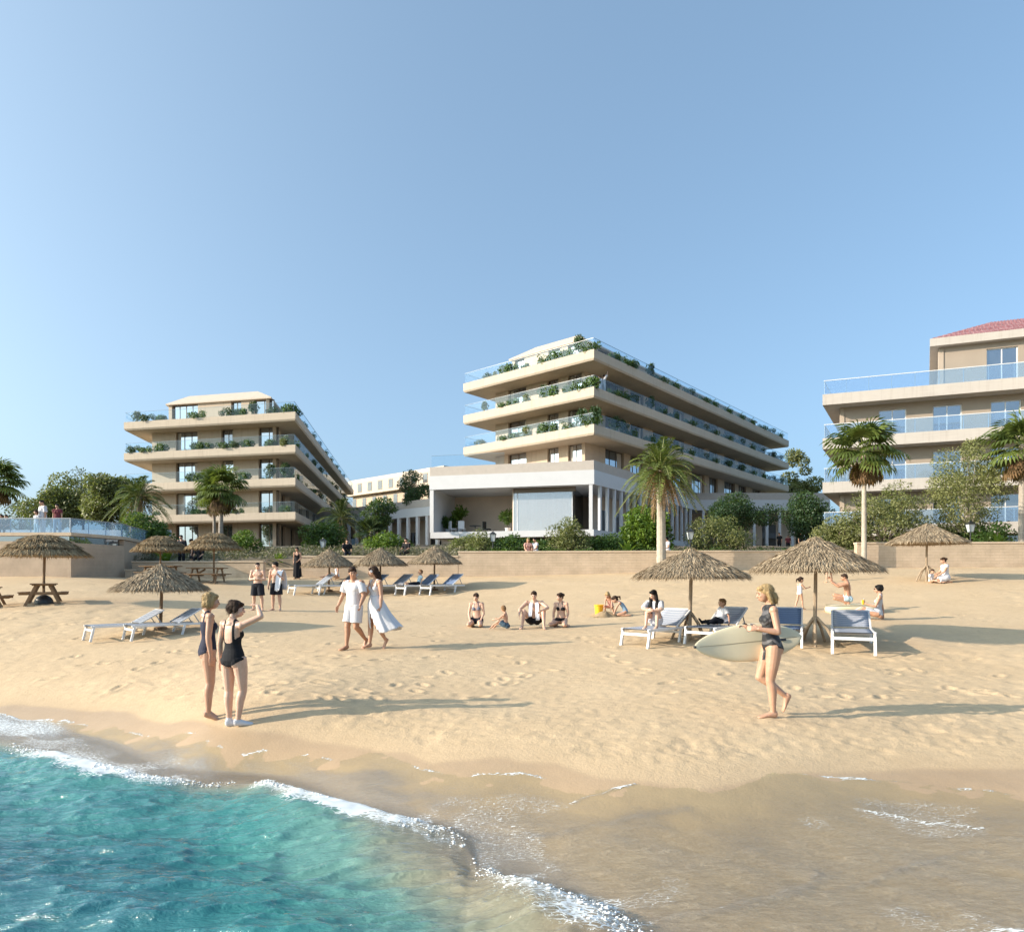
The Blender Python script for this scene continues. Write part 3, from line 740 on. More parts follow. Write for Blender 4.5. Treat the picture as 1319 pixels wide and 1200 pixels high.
# loggia column at the corner and the colonnade
mbc=lambda fr,u,z0,w_=.30,d_=.22: (lambda m: (ebox(m,fr,u-w_/2,u+w_/2,-d_-.05,-.05,z0,zt-2.05), m.build('column',M['white'],pod)))(MB())
mbc(f01,f01[3]-.3,ZC+4.2)
k=0; u=1.4
while u<f12[3]-.2:
    mbc(f12,u,ZC+4.2 if u<13 else ZC+2.6); u+=1.46
u=.9
while u<f23[3]-.2: mbc(f23,u,ZC+2.6); u+=1.5
mb=MB(); ebox(mb,f12,6,f12[3]+1.5,-3.6,-3.3,ZC+2.6,zt-2.05); ebox(mb,f23,-3,f23[3],-4.6,-4.3,ZC+2.6,zt-2.05); mb.build('arcade_wall',M['peach'],pod)
mb=MB()
for fr_,us,w_,v_ in ((f12,np.arange(8,f12[3],3.2),1.5,-3.3),(f23,np.arange(1,f23[3]-2,4.2),1.7,-4.3)):
    for u in us: mb=MB(); ebox(mb,fr_,u,u+w_,v_,v_+.04,ZC+2.6,zt-3.4); mb.build('arcade_window',M['winglass2'],pod)
rail_edge('glass_railing',f01,zt,1.05,pod,M['rail'],.1,f01[3]-8,-.3)

# ------------------------------------------------------------------ distant cream wing with small windows and its grey arcade
far=empty('hotel_wing',(0,0,0),0,'far cream wing with a row of small square windows, between the two hotels','hotel')
KF=1.36; A,B=(-24.2*KF,97.2*KF),(-8.5*KF,83.2*KF); fr=edge_frame(A,B)
bk=[(B[0]+9,B[1]+11),(A[0]+9,A[1]+11)]
mb=MB(); mb.prism([A,B]+bk,ZC+16.18,ZC+18.63); mb.frustum([A,B]+bk,ZC+18.63,inset([A,B]+bk,.5),ZC+19.31); mb.build('upper_wall',M['roofcream'],far)
mb=MB(); mb.prism(inset([A,B]+bk,1.0),ZC+10.88,ZC+16.18); mb.build('lower_wall',M['creamwall'],far)
for i,u in enumerate(np.arange(.8,fr[3]-1.6,3.2)):
    m2=MB(); ebox(m2,fr,u,u+1.3,-.1,.03,ZC+16.66,ZC+18.36); w_=m2.build('window',M['bronze'],far)
    m3=MB(); ebox(m3,fr,u+.09,u+1.21,.0,.04,ZC+16.76,ZC+18.26); m3.build('pane',M['darkpane'],w_)
    m2=MB(); ebox(m2,fr,u+.2,u+1.3,-1.1,-.95,ZC+11.70,ZC+15.64); m2.build('balcony_door',M['darkpane'],far)
arc=empty('arcade',(0,0,0),0,'shaded grey arcade of slim columns below the far cream wing','arcade')
A,B=(-24.5,83.6),(-7.3,68.6); fr=edge_frame(A,B)
mb=MB(); ebox(mb,fr,0,fr[3],-4,0,ZC+6.6,ZC+7.55); mb.build('fascia',M['white'],arc)
mb=MB(); ebox(mb,fr,0,fr[3],-4,.03,ZC+7.55,ZC+8.35); mb.build('parapet',M['offwhite'],arc)
mb=MB(); ebox(mb,fr,0,fr[3],-4,-3.8,ZC+2.6,ZC+6.6); mb.build('rear_wall',M['peach'],arc)
u=.4
while u<fr[3]: 
    m2=MB(); ebox(m2,fr,u-.18,u+.18,-.32,-.05,ZC+2.6,ZC+6.6); m2.build('column',M['white'],arc); u+=1.55
for u in np.arange(1.5,fr[3]-2,3.9): m2=MB(); ebox(m2,fr,u,u+1.7,-3.8,-3.75,ZC+2.6,ZC+5.3); m2.build('arcade_window',M['winglass2'],arc)

# ------------------------------------------------------------------ apartment block on the right with blue glass balconies
apt=empty('apartment_building',(0,0,0),0,'taupe apartment block with blue glass balconies and pink tiled roof','apartment block')
apt_=apt
RF=[(22.65,48.7),(52.6,37.4),(63.0,54.2),(33.2,65.7)]
RT=[ZC+z for z in (13.42,10.22,7.02,3.82)]
rw=inset(RF,[1.3,1.3,1.3,1.0]); 
for k,z in enumerate(RT):
    mb=MB(); mb.prism(RF,z-.78,z); mb.build('balcony_slab',M['greige'],apt)
    for e in (0,3):
        fr=edge_frame(RF[e],RF[(e+1)%4]); rail_edge('glass_railing',fr,z,.98,apt,M['railblue'],.12,fr[3]-.12,-.1,True,1.45,M['whitemetal'])
fr=edge_frame(rw[0],rw[1]); 
for k in range(4):
    z0=RT[k+1] if k<3 else ZC+1.2; z1=RT[k]-.78
    mb=MB(); mb.prism(inset(rw,.3),z0,z1); mb.build('room_core',M['taupe'],apt)
    ops=[(u,u+1.75) for u in (2.55,5.95,9.4,12.9,16.4,20,24)]
    mb=MB()
    for e in range(4):
        f2=edge_frame(rw[e],rw[(e+1)%4]); cur=0
        oo=ops if e==0 else []
        wall_run(None,f2,z0,z1,oo,.29,False,root=apt)
        for (a,b) in oo: mb=MB(); ebox(mb,f2,a,b,-.29,-.002,z0+2.0,z1); mb.build('lintel',M['taupewall'],apt)
    for a,b in ops: window(fr,a,b,z0+.02,z0+2.0,apt,M['winglass'],M['whitemetal'],.16,1)
# penthouse
PF=inset(RF,[2.3,2.5,3,7.2]); pz=RT[0]; fr=edge_frame(PF[0],PF[1])
mb=MB(); mb.prism(inset(PF,.3),pz,pz+3.2); mb.build('room_core',M['taupe'],apt)
po=[(2.9,4.75),(7.6,9.4),(12,13.8)]
mb=MB()
for e in range(4):
    f2=edge_frame(PF[e],PF[(e+1)%4]); oo=po if e==0 else []
    wall_run(None,f2,pz,pz+3.2,oo,.29,False,root=apt)
    for (a,b) in oo: mb=MB(); ebox(mb,f2,a,b,-.29,-.002,pz+2.75,pz+3.2); mb.build('lintel',M['taupewall'],apt)
for a,b in po: window(fr,a,b,pz+.02,pz+2.75,apt,M['winglass'],M['whitemetal'],.16,1)
ev=inset(PF,-.55); mb=MB(); mb.prism(ev,pz+3.2,pz+3.75); mb.build('eaves_band',M['greige'],apt)
# tiled roof with rounded tile rows
rp=inset(ev,.12); top=inset(ev,[3.8,3.8,3.8,3.8])
mb=MB(); zz0,zz1=pz+3.75,pz+5.6
for e in range(4):
    a0,a1=Vector(rp[e]),Vector(rp[(e+1)%4]); b0,b1=Vector(top[e]),Vector(top[(e+1)%4])
    L=(a1-a0).length; nc=int(L/.3); nr=12
    rings=[]
    for r in range(nr+1):
        t=r/nr; p0=a0.lerp(b0,t); p1=a1.lerp(b1,t)
        for s in (0,1):
            row=[]
            for c in range(nc*4+1):
                q=p0.lerp(p1,c/(nc*4)); bumpz=.05*abs(math.sin(math.pi*c/4))+(.04 if s==1 else 0)
                row.append((q.x,q.y,zz0+(zz1-zz0)*t+bumpz))
            rings.append(row)
    vs=[v for r_ in rings for v in r_]; w_=nc*4+1
    mb.add(vs,[(i*w_+c,i*w_+c+1,(i+1)*w_+c+1,(i+1)*w_+c) for i in range(len(rings)-1) for c in range(w_-1)])
mb.add([(p[0],p[1],zz1+.03) for p in top],[(0,1,2,3)])
M['tile2']=mat('pink_clay_tile',(.40,.245,.25),.75,.35,2.2,stretch=(2,2,6))
mb.build('tiled_roof',M['rooftile'],apt)

# ------------------------------------------------------------------ terrace building on the left
ter=empty('terrace_building',(0,0,0),0,'flat tan beach terrace with a glass railing along its roof','terrace')
TF=[(-45,33),(-21.8,33),(-21.15,36.4),(-24,46),(-45,46)]
zb=ZC-.5
def local_wall(name,p,q,th,z0,z1,m,parent):
    a=Vector(p);b=Vector(q); L=(b-a).length; mb=MB(); mb.box((L/2,th/2,(z1-z0)/2),(L,th,z1-z0)); o=mb.build(name,m,parent)
    o.location=(a.x,a.y,z0); o.rotation_euler=(0,0,math.atan2(b.y-a.y,b.x-a.x)); return o
local_wall('front_wall',TF[0],(TF[1][0]-.002,TF[1][1]),.3,zb,ZC+1.85,M['plaster'],ter)
local_wall('side_wall',TF[1],TF[2],.3,zb,ZC+1.78,M['plaster'],ter)
local_wall('rear_wall',TF[2],TF[3],.3,zb,ZC+2.1,M['plaster'],ter)
mb=MB(); mb.prism(inset(TF,.4),zb,ZC+1.8); mb.build('core',M['darkroom'],ter)
mb=MB(); ebox(mb,edge_frame(TF[0],TF[1]),.1,19.0,-.25,-.2,ZC+1.85,ZC+2.12); ebox(mb,edge_frame(TF[1],TF[2]),.1,3.4,-.25,-.2,ZC+1.78,ZC+2.12); mb.build('strip_window',M['winglass2'],ter)
mb=MB(); ebox(mb,edge_frame(TF[0],TF[1]),19.0,23.0,-.24,-.19,ZC+1.85,ZC+2.12); mb.build('strip_window',M['winglass'],ter)
mb=MB(); mb.prism(inset(TF,-.06),ZC+2.12,ZC+2.28); mb.build('roof_slab',M['cap'],ter)
for e in (0,1,2):
    fr=edge_frame(TF[e],TF[(e+1)%5]); rail_edge('glass_railing',fr,ZC+2.28,.68,ter,M['railblue'],.05,fr[3]-.05,-.08,True,1.0,M['greymetal'])
mb=MB(); mb.box((-31,44,ZC+2.75),(17,.25,.9)); mb.build('rear_parapet',M['white'],ter)

# ------------------------------------------------------------------ low walls of tan block along the back of the beach
def beach_wall(p,q,z0,z1,label,th=.35,pier=False):
    a=Vector(p);b=Vector(q); L=(b-a).length
    o=empty('beach_wall',(a.x,a.y,z0),math.atan2(b.y-a.y,b.x-a.x),label,'wall','low tan block walls along the beach')
    mb=MB(); mb.box((L/2,th/2,(z1-z0)/2),(L,th,z1-z0)); mb.build('block_face',M['brick'],o)
    mb=MB(); mb.box((L/2,th/2,z1-z0+.045),(L+.06,th+.08,.09)); mb.build('cap_stone',M['cap'],o,bevel=.012)
    return o
def wx(px,d): return (px-CX)/F*d
beach_wall((wx(387,37),37.0),(wx(590,36.7),36.7),ZC-.6,ZC+1.18,'tan wall behind the six far loungers, left of the white podium')
beach_wall((wx(590,36.7)+.02,36.7),(wx(1107,35.2),35.2),ZC-.6,ZC+1.42,'long tan wall below the white podium in the middle of the beach')
beach_wall((wx(1104,34.4),34.4),(wx(1420,33.5),33.5),ZC-.4,ZC+1.78,'tallest tan wall, below the apartment block on the right')
beach_wall((wx(170,36.8),36.8),(wx(339,36.6),36.6),ZC-.6,ZC+.88,'tan wall behind the picnic tables, left of the two standing men')
beach_wall((wx(342,37.6),37.6),(wx(384,37.6),37.6),ZC-.6,ZC+.52,'short low tan wall set back behind the two standing men')
beach_wall((wx(161,36.0),36.0),(wx(170,36.0),36.0),ZC-.6,ZC+.42,'tiny tan wall stub beside the corner of the terrace building')
# ------------------------------------------------------------------ vegetation
_rg=np.random.default_rng(11)
def leaves_arrays(C,Nrm,Dr,Ln,Wd,tint):
    """rhombic leaves: centre-base C, normal-ish Nrm, direction Dr"""
    Dr=Dr/np.linalg.norm(Dr,axis=1,keepdims=True)
    S=np.cross(Dr,Nrm); S/=np.linalg.norm(S,axis=1,keepdims=True)+1e-9
    Nn=np.cross(S,Dr)
    b=C; t=C+Dr*Ln[:,None]-Nn*(Ln*.12)[:,None]; m=C+Dr*(Ln*.45)[:,None]+Nn*(Ln*.06)[:,None]
    l=m+S*(Wd*.5)[:,None]; r=m-S*(Wd*.5)[:,None]
    V=np.stack([b,r,t,l],1).reshape(-1,3); n=len(C)
    Q=np.arange(4*n).reshape(n,4)
    return V,Q,np.repeat(tint,4)
DENS=2.4
def foliage(name,blobs,per,ln,wd,m,parent=None,seed=0,droop=.2,shell=.55):
    rg=np.random.default_rng(seed); Vs=[];Qs=[];Ts=[];o=0
    for (c,r) in blobs:
        c=np.array(c,float); r=np.array(r if hasattr(r,'__len__') else (r,r,r),float)
        n=max(8,int(per*DENS*(r[0]*r[1]+r[1]*r[2]+r[0]*r[2])/3*4))
        d=rg.normal(size=(n,3)); d/=np.linalg.norm(d,axis=1,keepdims=True)
        rad=(shell+(1.08-shell)*rg.random(n)**.6)
        C=c+d*r*rad[:,None]
        Dr=d*.7+rg.normal(size=(n,3))*.6; Dr[:,2]-=droop
        Nm=d+rg.normal(size=(n,3))*.7; Nm[:,2]+=.5
        bt=rg.random()*.35
        L=ln*rg.uniform(.6,1.3,n); Wd_=wd*rg.uniform(.7,1.3,n)
        T=np.clip(bt+.55*rg.random(n),0,1)
        V,Q,t=leaves_arrays(C,Nm,Dr,L,Wd_,T); Vs.append(V);Qs.append(Q+o);Ts.append(t);o+=len(V)
    return np_mesh(name,np.concatenate(Vs),np.concatenate(Qs),m,parent,attrs={'tint':np.concatenate(Ts)})
def blob_crown(w,h,z0,n,rmin,rmax,rg,top=.5,flat=.8):
    """clumps filling an uneven crown w wide, h high from z0"""
    out=[]
    for k in range(n):
        for _ in range(30):
            p=rg.uniform(-1,1,3)
            if (p**2).sum()<1: break
        z=z0+h*(.5+.5*p[2]); sc_=1-.45*max(0,p[2])*top-.25*max(0,-p[2])
        r=rg.uniform(rmin,rmax)
        out.append(((p[0]*w/2*sc_,p[1]*w/2*sc_,z),(r,r,r*flat)))
    return out
def tree(name,label,loc,w,h,trunk_h,leafm,nb,rb,per,ln,wd,seed,group='trees and bushes behind the walls',cat='tree',barkm='bark',tr=.12,flat=.8,top=.5,droop=.2,lean=0):
    rg=np.random.default_rng(seed); o=empty(name,loc,rg.random()*6.28,label,cat,group)
    bl=blob_crown(w,h-trunk_h,trunk_h,nb,rb[0],rb[1],rg,top,flat)
    mb=MB(); 
    hub=Vector((lean*.3,0,trunk_h+.1*(h-trunk_h)))
    if trunk_h>.3:
        mb.tube([(0,0,-.4),(rg.normal()*.05,rg.normal()*.05,trunk_h*.5),hub,(lean*.6,0,trunk_h+.55*(h-trunk_h))],[tr*1.25,tr,tr*.85,tr*.3],8)
    for (c,r) in bl[::max(1,len(bl)//14)]:
        c=Vector(c); s0=Vector((0,0,max(0,min(c.z*.6,trunk_h)))) if trunk_h>.3 else Vector((rg.normal()*.12,rg.normal()*.12,-.2))
        mid=s0.lerp(c,.5)+Vector((rg.normal()*.12,rg.normal()*.12,.1))
        mb.tube([s0,mid,c],[tr*.5,tr*.33,tr*.1],5)
    mb.build('trunk' if trunk_h>.3 else 'stem',M[barkm],o)
    foliage('crown',bl,per,ln,wd,leafm,o,seed+100,droop)
    return o

def frond_feather(C,az,el,L,nl,ll,wd,rg,droop):
    """date-palm frond: a drooping midrib with leaflets both sides"""
    d=np.array([math.cos(az)*math.cos(el),math.sin(az)*math.cos(el),math.sin(el)])
    t=np.linspace(0,1,nl); P=C+np.outer(t*L,d); P[:,2]-=droop*L*(t**2.2)
    tang=np.gradient(P,axis=0); tang/=np.linalg.norm(tang,axis=1,keepdims=True)
    side=np.cross(tang,np.array([0,0,1.])); side/=np.linalg.norm(side,axis=1,keepdims=True)+1e-9
    up=np.cross(side,tang)
    prof=np.clip(np.sin(np.pi*np.clip((t*.86+.12),0,1))**.6,.15,1); prof[t<.13]=0.0
    Cs=[];Ns=[];Ds=[];Ls=[]
    for s in (-1,1):
        k=prof>0.01
        D=side*s*.72+tang*.6+up*(.30+.15*rg.normal(size=(nl,1)))
        D[:,2]-=.12
        Cs.append(P[k]);Ds.append(D[k]+rg.normal(size=(k.sum(),3))*.06);Ns.append(up[k]+side[k]*-s*.4);Ls.append(ll*prof[k])
    Cs=np.concatenate(Cs);Ds=np.concatenate(Ds);Ns=np.concatenate(Ns);Ls=np.concatenate(Ls)
    return P,(Cs,Ns,Ds,Ls,np.full(len(Ls),wd))
def date_palm(label,loc,H,L,seed,leafm='palmleaf',nf=52,dead=14,tr=.2,barkm='palmbark',group='palm trees along the beach'):
    rg=np.random.default_rng(seed); o=empty('date_palm',loc,0,label,'palm tree',group)
    mb=MB(); n=int(H/.16); pts=[];rad=[]
    for i in range(n+1):
        t=i/n; pts.append((math.sin(t*2+seed)*.06*H*.1,math.cos(t*1.7+seed)*.05*H*.1-.05*H*.1,H*t)); rad.append(tr*(1.18-.3*t+(.35*max(0,t-.9)*10*.6))*(1+.05*(i%2)))
    pts[0]=(pts[0][0],pts[0][1],-.5)
    mb.tube(pts,rad,12); mb.build('trunk',M[barkm],o,smooth=False)
    top=np.array(pts[-1]); V=[];Q=[];T=[];off=0; rb=MB()
    def put(n,els,m,nm,dl,tinlo):
        nonlocal off
        Vs=[];Qs=[];Ts=[];o2=0; rb=MB()
        for i in range(n):
            az=i*2.39996+rg.normal()*.2; el=els[0]+(els[1]-els[0])*((i+.5)/n)**.9+rg.normal()*.08
            Lf=L*rg.uniform(.85,1.1)*dl; c0=top+np.array([math.cos(az)*tr*.6,math.sin(az)*tr*.6,-.25+.5*(1-(i/n))])
            P,(C,Nn,D,Ls,Wd)=frond_feather(c0,az,el,Lf,30,.46*dl*L/2.4,.055*L/2.4,rg,.32+.35*math.cos(el)*rg.uniform(.7,1.2))
            tt=np.clip(tinlo+.5*rg.random()+.3*rg.random(len(C)),0,1)
            v,q,t=leaves_arrays(C,Nn,D,Ls,Wd,tt); Vs.append(v);Qs.append(q+o2);Ts.append(t);o2+=len(v)
            rb.tube([tuple(P[k]) for k in range(0,30,5)]+[tuple(P[-1])],[.035*(1-k/7)+.006 for k in range(7)],4,False)
        f=np_mesh(nm,np.concatenate(Vs),np.concatenate(Qs),m,o,attrs={'tint':np.concatenate(Ts)})
        rb.build('midribs',M['ribdead'] if nm!='crown' else M['rib'],f)
    put(nf,(R(84),R(-22)),M[leafm],'crown',1.0,.1)
    if dead: put(dead,(R(-35),R(-72)),M['deadleaf'],'dry_fronds',.75,.1)
    return o
M['rib']=mat('palm_rib',(.20,.22,.07),.6,.2,5); M['ribdead']=mat('dry_palm_rib',(.30,.19,.10),.8,.2,5)
def fan_palm(label,loc,H,L,seed,nl=30,leafm='palmleaf',tr=.14,dead=8,barkm='palmbark',lean=(0,0),group='palm trees along the beach'):
    rg=np.random.default_rng(seed); o=empty('fan_palm',loc,0,label,'palm tree',group)
    mb=MB(); n=int(H/.22); pts=[(lean[0]*(i/n)**1.5,lean[1]*(i/n)**1.5,H*i/n-(.5 if i==0 else 0)) for i in range(n+1)]
    mb.tube(pts,[tr*(1.25-.4*i/n)*(1+.05*(i%2)) for i in range(n+1)],10); mb.build('trunk',M[barkm],o)
    top=np.array(pts[-1])
    def put(n,els,m,nm,k,tl):
        Vs=[];Qs=[];Ts=[];o2=0; rb=MB()
        for i in range(n):
            az=i*2.39996+rg.normal()*.25; el=els[0]+(els[1]-els[0])*((i+.5)/n)+rg.normal()*.1
            d=np.array([math.cos(az)*math.cos(el),math.sin(az)*math.cos(el),math.sin(el)]); pl=L*.55*k*rg.uniform(.85,1.15)
            b=top+np.array([0,0,-.15]); tip=b+d*pl; tip[2]-=.08*pl
            rb.tube([tuple(b),tuple(b+d*pl*.5),tuple(tip)],[.03,.02,.016],4,False)
            side=np.cross(d,[0,0,1.]); side/=np.linalg.norm(side)+1e-9; up=np.cross(side,d)
            axis=d*.8-np.array([0,0,.28]); axis/=np.linalg.norm(axis)
            ns=22; C=[];D=[];Nn=[];Ls=[]
            for s in range(ns):
                a=R(-118+236*s/(ns-1)); dd=axis*math.cos(a)+side*math.sin(a)+up*.1*math.cos(a*2); 
                ll=L*.62*k*(.72+.28*math.cos(a*.8))*rg.uniform(.9,1.1)
                dd=dd/np.linalg.norm(dd)
                C.append(tip); D.append(dd); Nn.append(up+.2*rg.normal(size=3)); Ls.append(ll*.66)
                d2=dd*.8-np.array([0,0,.55]); C.append(tip+dd*ll*.55); D.append(d2); Nn.append(up); Ls.append(ll*.5)
            C=np.array(C);D=np.array(D);Nn=np.array(Nn);Ls=np.array(Ls)
            tt=np.clip(tl+.55*rg.random()+.25*rg.random(len(C)),0,1)
            v,q,t=leaves_arrays(C,Nn,D,Ls,np.tile([.085*L,.06*L],ns),tt); Vs.append(v);Qs.append(q+o2);Ts.append(t);o2+=len(v)
        f=np_mesh(nm,np.concatenate(Vs),np.concatenate(Qs),m,o,attrs={'tint':np.concatenate(Ts)}); rb.build('leaf_stalks',M['rib'] if nm=='crown' else M['ribdead'],f)
    put(nl,(R(85),R(-30)),M[leafm],'crown',1.0,.1)
    if dead: put(dead,(R(-55),R(-80)),M['deadleaf'],'dry_fronds',.8,.15)
    return o
def rosette(name,label,loc,n,L,wd,m,seed,cat='plant',stem=0,group='spiky plants by the walls'):
    rg=np.random.default_rng(seed); o=empty(name,loc,0,label,cat,group); Vs=[];Qs=[];Ts=[];o2=0
    for i in range(n):
        az=i*2.4; el=R(86-62*(i/n)); d=np.array([math.cos(az)*math.cos(el),math.sin(az)*math.cos(el),math.sin(el)])
        side=np.cross(d,[0,0,1.]); side/=np.linalg.norm(side)+1e-9
        rows=[];l=L*rg.uniform(.8,1.1); tt=rg.random()*.6+.2
        for k in range(6):
            t=k/5; p=np.array([0,0,stem])+d*l*t; p[2]-=.35*l*t**2.5; w_=wd*math.sin(math.pi*min(.97,.22+.75*t))*.5+.004
            rows+= [p-side*w_,p+side*w_+0]
        Vs.append(np.array(rows)); q=np.array([[2*k,2*k+1,2*k+3,2*k+2] for k in range(5)]); Qs.append(q+o2);Ts.append(np.full(12,tt)); o2+=12
    np_mesh('leaf_blades',np.concatenate(Vs),np.concatenate(Qs),m,o,attrs={'tint':np.concatenate(Ts)})
    mb=MB(); mb.tube([(0,0,-.25),(0,0,stem+.08)],[.05,.04],6); mb.build('stem',M['bark'],o)
    return o

def at(px,d,z=None): 
    X=(px-CX)/F*d; return (X,d,bankz(X,d)-.1 if z is None else z)
def hz(py,d): return ZC-(py-HY)/F*d               # height of a photo row at depth d
def T(name,label,px,ytop,wpx,d,trunk,lm,nb,rb,per,ln,wd,seed,**k):
    ln*=1.15; wd*=1.25
    loc=at(px,d); h=hz(ytop,d)-loc[2]; w=wpx/F*d
    return tree(name,label,loc,w*.86,h*.97,trunk,M[lm],nb,rb,per,ln,wd,seed,**k)

# --- left
fan_palm('fan palm cut by the left edge of the photo, over the terrace',at(-4,45,ZC+1.2),hz(618,45)-ZC-1.2,1.7,21,30)
T('bushy_tree','round olive tree behind the terrace glass railing, left of the date palm',78,614,82,60,1.2,'leafolive',34,(.7,1.15),46,.22,.12,31)
T('slender_tree','thin airy tree standing between the round olive tree and the left hotel',107,598,36,63,2.2,'leafgrey',22,(.35,.8),22,.20,.08,32,barkm='bark',flat=1.3)
T('broadleaf_tree','tall green tree touching the left hotel, beside the date palm',141,600,58,57,1.8,'leafolive',36,(.6,1.0),46,.22,.12,33)
T('broadleaf_tree','sparse pale tree above the far end of the left terrace railing',28,640,60,64,1.0,'leafgrey',22,(.5,.9),20,.2,.1,34)
date_palm('feathery date palm in front of the left hotel, by its lower left corner',at(179,52),hz(640,52)-at(179,52)[2],2.35,5,nf=46,dead=10,tr=.2)
T('round_shrub','dark green round shrub beside the terrace wall, under the date palm',186,664,58,43,0,'leaf',30,(.45,.8),75,.16,.10,35,cat='shrub')
fan_palm('tall fan palm with a full crown in front of the left hotel',at(284,48),hz(628,48)-at(284,48)[2],1.9,22,28,lean=(.1,0))
fan_palm('slimmer fan palm just left of the tall fan palm, its crown merged with it',at(276,50),hz(640,50)-at(276,50)[2],1.5,23,20,dead=3,tr=.1)
T('round_shrub','yellow green shrub left of the bright hotel window, above the low wall',317,686,44,44,0,'leafbright',22,(.35,.6),70,.13,.09,36,cat='shrub')
T('round_shrub','dark shrub at the right foot of the left hotel',418,673,52,50,0,'leaf',24,(.5,.85),60,.16,.1,37,cat='shrub')
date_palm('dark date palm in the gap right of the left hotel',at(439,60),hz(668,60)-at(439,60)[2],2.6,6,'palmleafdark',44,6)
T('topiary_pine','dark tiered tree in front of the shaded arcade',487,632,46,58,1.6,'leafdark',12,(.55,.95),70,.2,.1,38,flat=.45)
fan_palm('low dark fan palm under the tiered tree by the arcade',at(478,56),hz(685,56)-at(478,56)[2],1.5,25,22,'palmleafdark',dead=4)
T('round_shrub','bright green shrub between the two right far parasols',497,691,58,43,0,'leafbright',24,(.35,.6),70,.13,.09,39,cat='shrub')
o=tree('terrace_tree','dark tree on the roof of the arcade, left of the white podium',(wx(534,73),73,ZC+7.6),3.3,hz(611,73)-ZC-7.6,.5,M['leafdark'],22,(.5,.85),60,.2,.11,40,group='trees and bushes behind the walls')
# --- middle
T('round_shrub','olive shrub under the left end of the white podium',602,693,44,43,0,'leafolive',22,(.35,.6),60,.14,.08,41,cat='shrub')
T('slender_shrub','tall pale shrub in front of the loggia, left of the lantern',617,682,30,41.5,0,'leafolive',24,(.25,.5),50,.13,.05,42,cat='shrub',flat=1.4)
T('hedge_shrub','green hedge bush right of the lantern below the loggia',662,694,62,42,0,'leaf',28,(.35,.55),75,.13,.08,43,cat='shrub')
T('hedge_shrub','small green bush behind the wall between hedge and fluffy olive bush',700,697,36,43.5,0,'leaf',18,(.3,.5),70,.13,.08,44,cat='shrub')
T('fluffy_shrub','fluffy olive bush below the glazed room of the podium',733,672,54,41,0,'leafolive',34,(.3,.55),62,.14,.055,45,cat='shrub',flat=1.2)
T('hedge_shrub','dark hedge bush below the podium corner',782,691,58,42,0,'leaf',26,(.35,.55),75,.13,.08,46,cat='shrub')
T('leafy_shrub','big bright green bush behind the tall date palm in the middle',833,655,72,42.5,0,'leafbright',44,(.4,.7),62,.2,.12,47,cat='shrub')
T('olive_shrub','wide olive bush right of the middle lantern',922,668,92,42,0,'leafolive',48,(.35,.6),58,.15,.06,48,cat='shrub')
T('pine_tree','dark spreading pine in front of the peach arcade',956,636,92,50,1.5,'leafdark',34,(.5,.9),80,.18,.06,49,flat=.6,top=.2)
T('tall_pine','tall sunlit pine behind the far end of the cream hotel',1029,566,48,103,4.5,'leafolive',30,(.8,1.5),40,.34,.16,50,flat=.7)
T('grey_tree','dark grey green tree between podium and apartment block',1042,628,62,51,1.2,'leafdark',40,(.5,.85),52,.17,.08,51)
# the middle date palm stands on the sand in front of the wall
gp=G(851,741); gp=Vector((wx(851,34.6),34.6,tz(wx(851,34.6),34.6)))
date_palm('big date palm with brown skirt standing in front of the middle wall',gp,hz(606,34.6)-gp.z,2.15,8,nf=62,dead=16,tr=.215,barkm='palebark')
# --- right
gp=Vector((wx(1113,34.0),34.0,tz(wx(1113,34.0),34.0)))
fan_palm('slim tall fan palm at the left end of the right wall',gp,hz(578,34)-gp.z,1.85,26,24,tr=.105,barkm='palebark',dead=9)
T('feathery_tree','wide olive tree at the foot of the apartment block behind the fan palm',1140,622,118,41,.5,'leafolive',100,(.3,.65),56,.15,.055,52)
T('feathery_tree','taller pale feathery tree in front of the apartment balconies',1245,562,112,40,1.2,'leafolive',120,(.28,.62),52,.15,.05,53,barkm='palebark')
T('feathery_tree','low olive tree below the lowest apartment balcony',1085,664,70,43,.3,'leafolive',44,(.35,.7),70,.15,.06,57)
T('round_shrub','green round shrub right of the right lantern',1276,665,64,39,0,'leaf',32,(.35,.6),72,.13,.08,54,cat='shrub')
T('round_shrub','dark shrub under the pale feathery tree, left of the right lantern',1222,672,52,41,0,'leafdark',26,(.35,.6),70,.13,.08,55,cat='shrub')
fan_palm('fan palm with big leaves cut by the right edge of the photo',at(1317,37.2,ZC+1.7),hz(572,37.2)-ZC-1.7,2.1,27,20,tr=.17,dead=10)
rosette('yucca_plant','spiky yellow green plant above the right wall',at(1286,36,ZC+1.75),26,1.15,.13,M['leafbright'],3)
rosette('spiky_plant','yellow green spiky plant above the low wall behind the standing men',at(359,38.4,ZC+.5),34,1.05,.16,M['leafbright'],4,stem=.25)
rosette('banana_plant','bright broad leaved plant under the left of the two table parasols',at(214,38.2,ZC+.75),12,1.25,.3,M['leafbright'],5,stem=.15)
rosette('agave_plant','pale spiky agave below the hedge right of the lantern',at(650,38.4,ZC+1.2),22,.8,.09,M['leafbright'],6)
rosette('banana_plant','broad leaved plant left of the bright bush in the middle',at(808,38.6,ZC+1.3),11,1.5,.26,M['leafbright'],7)

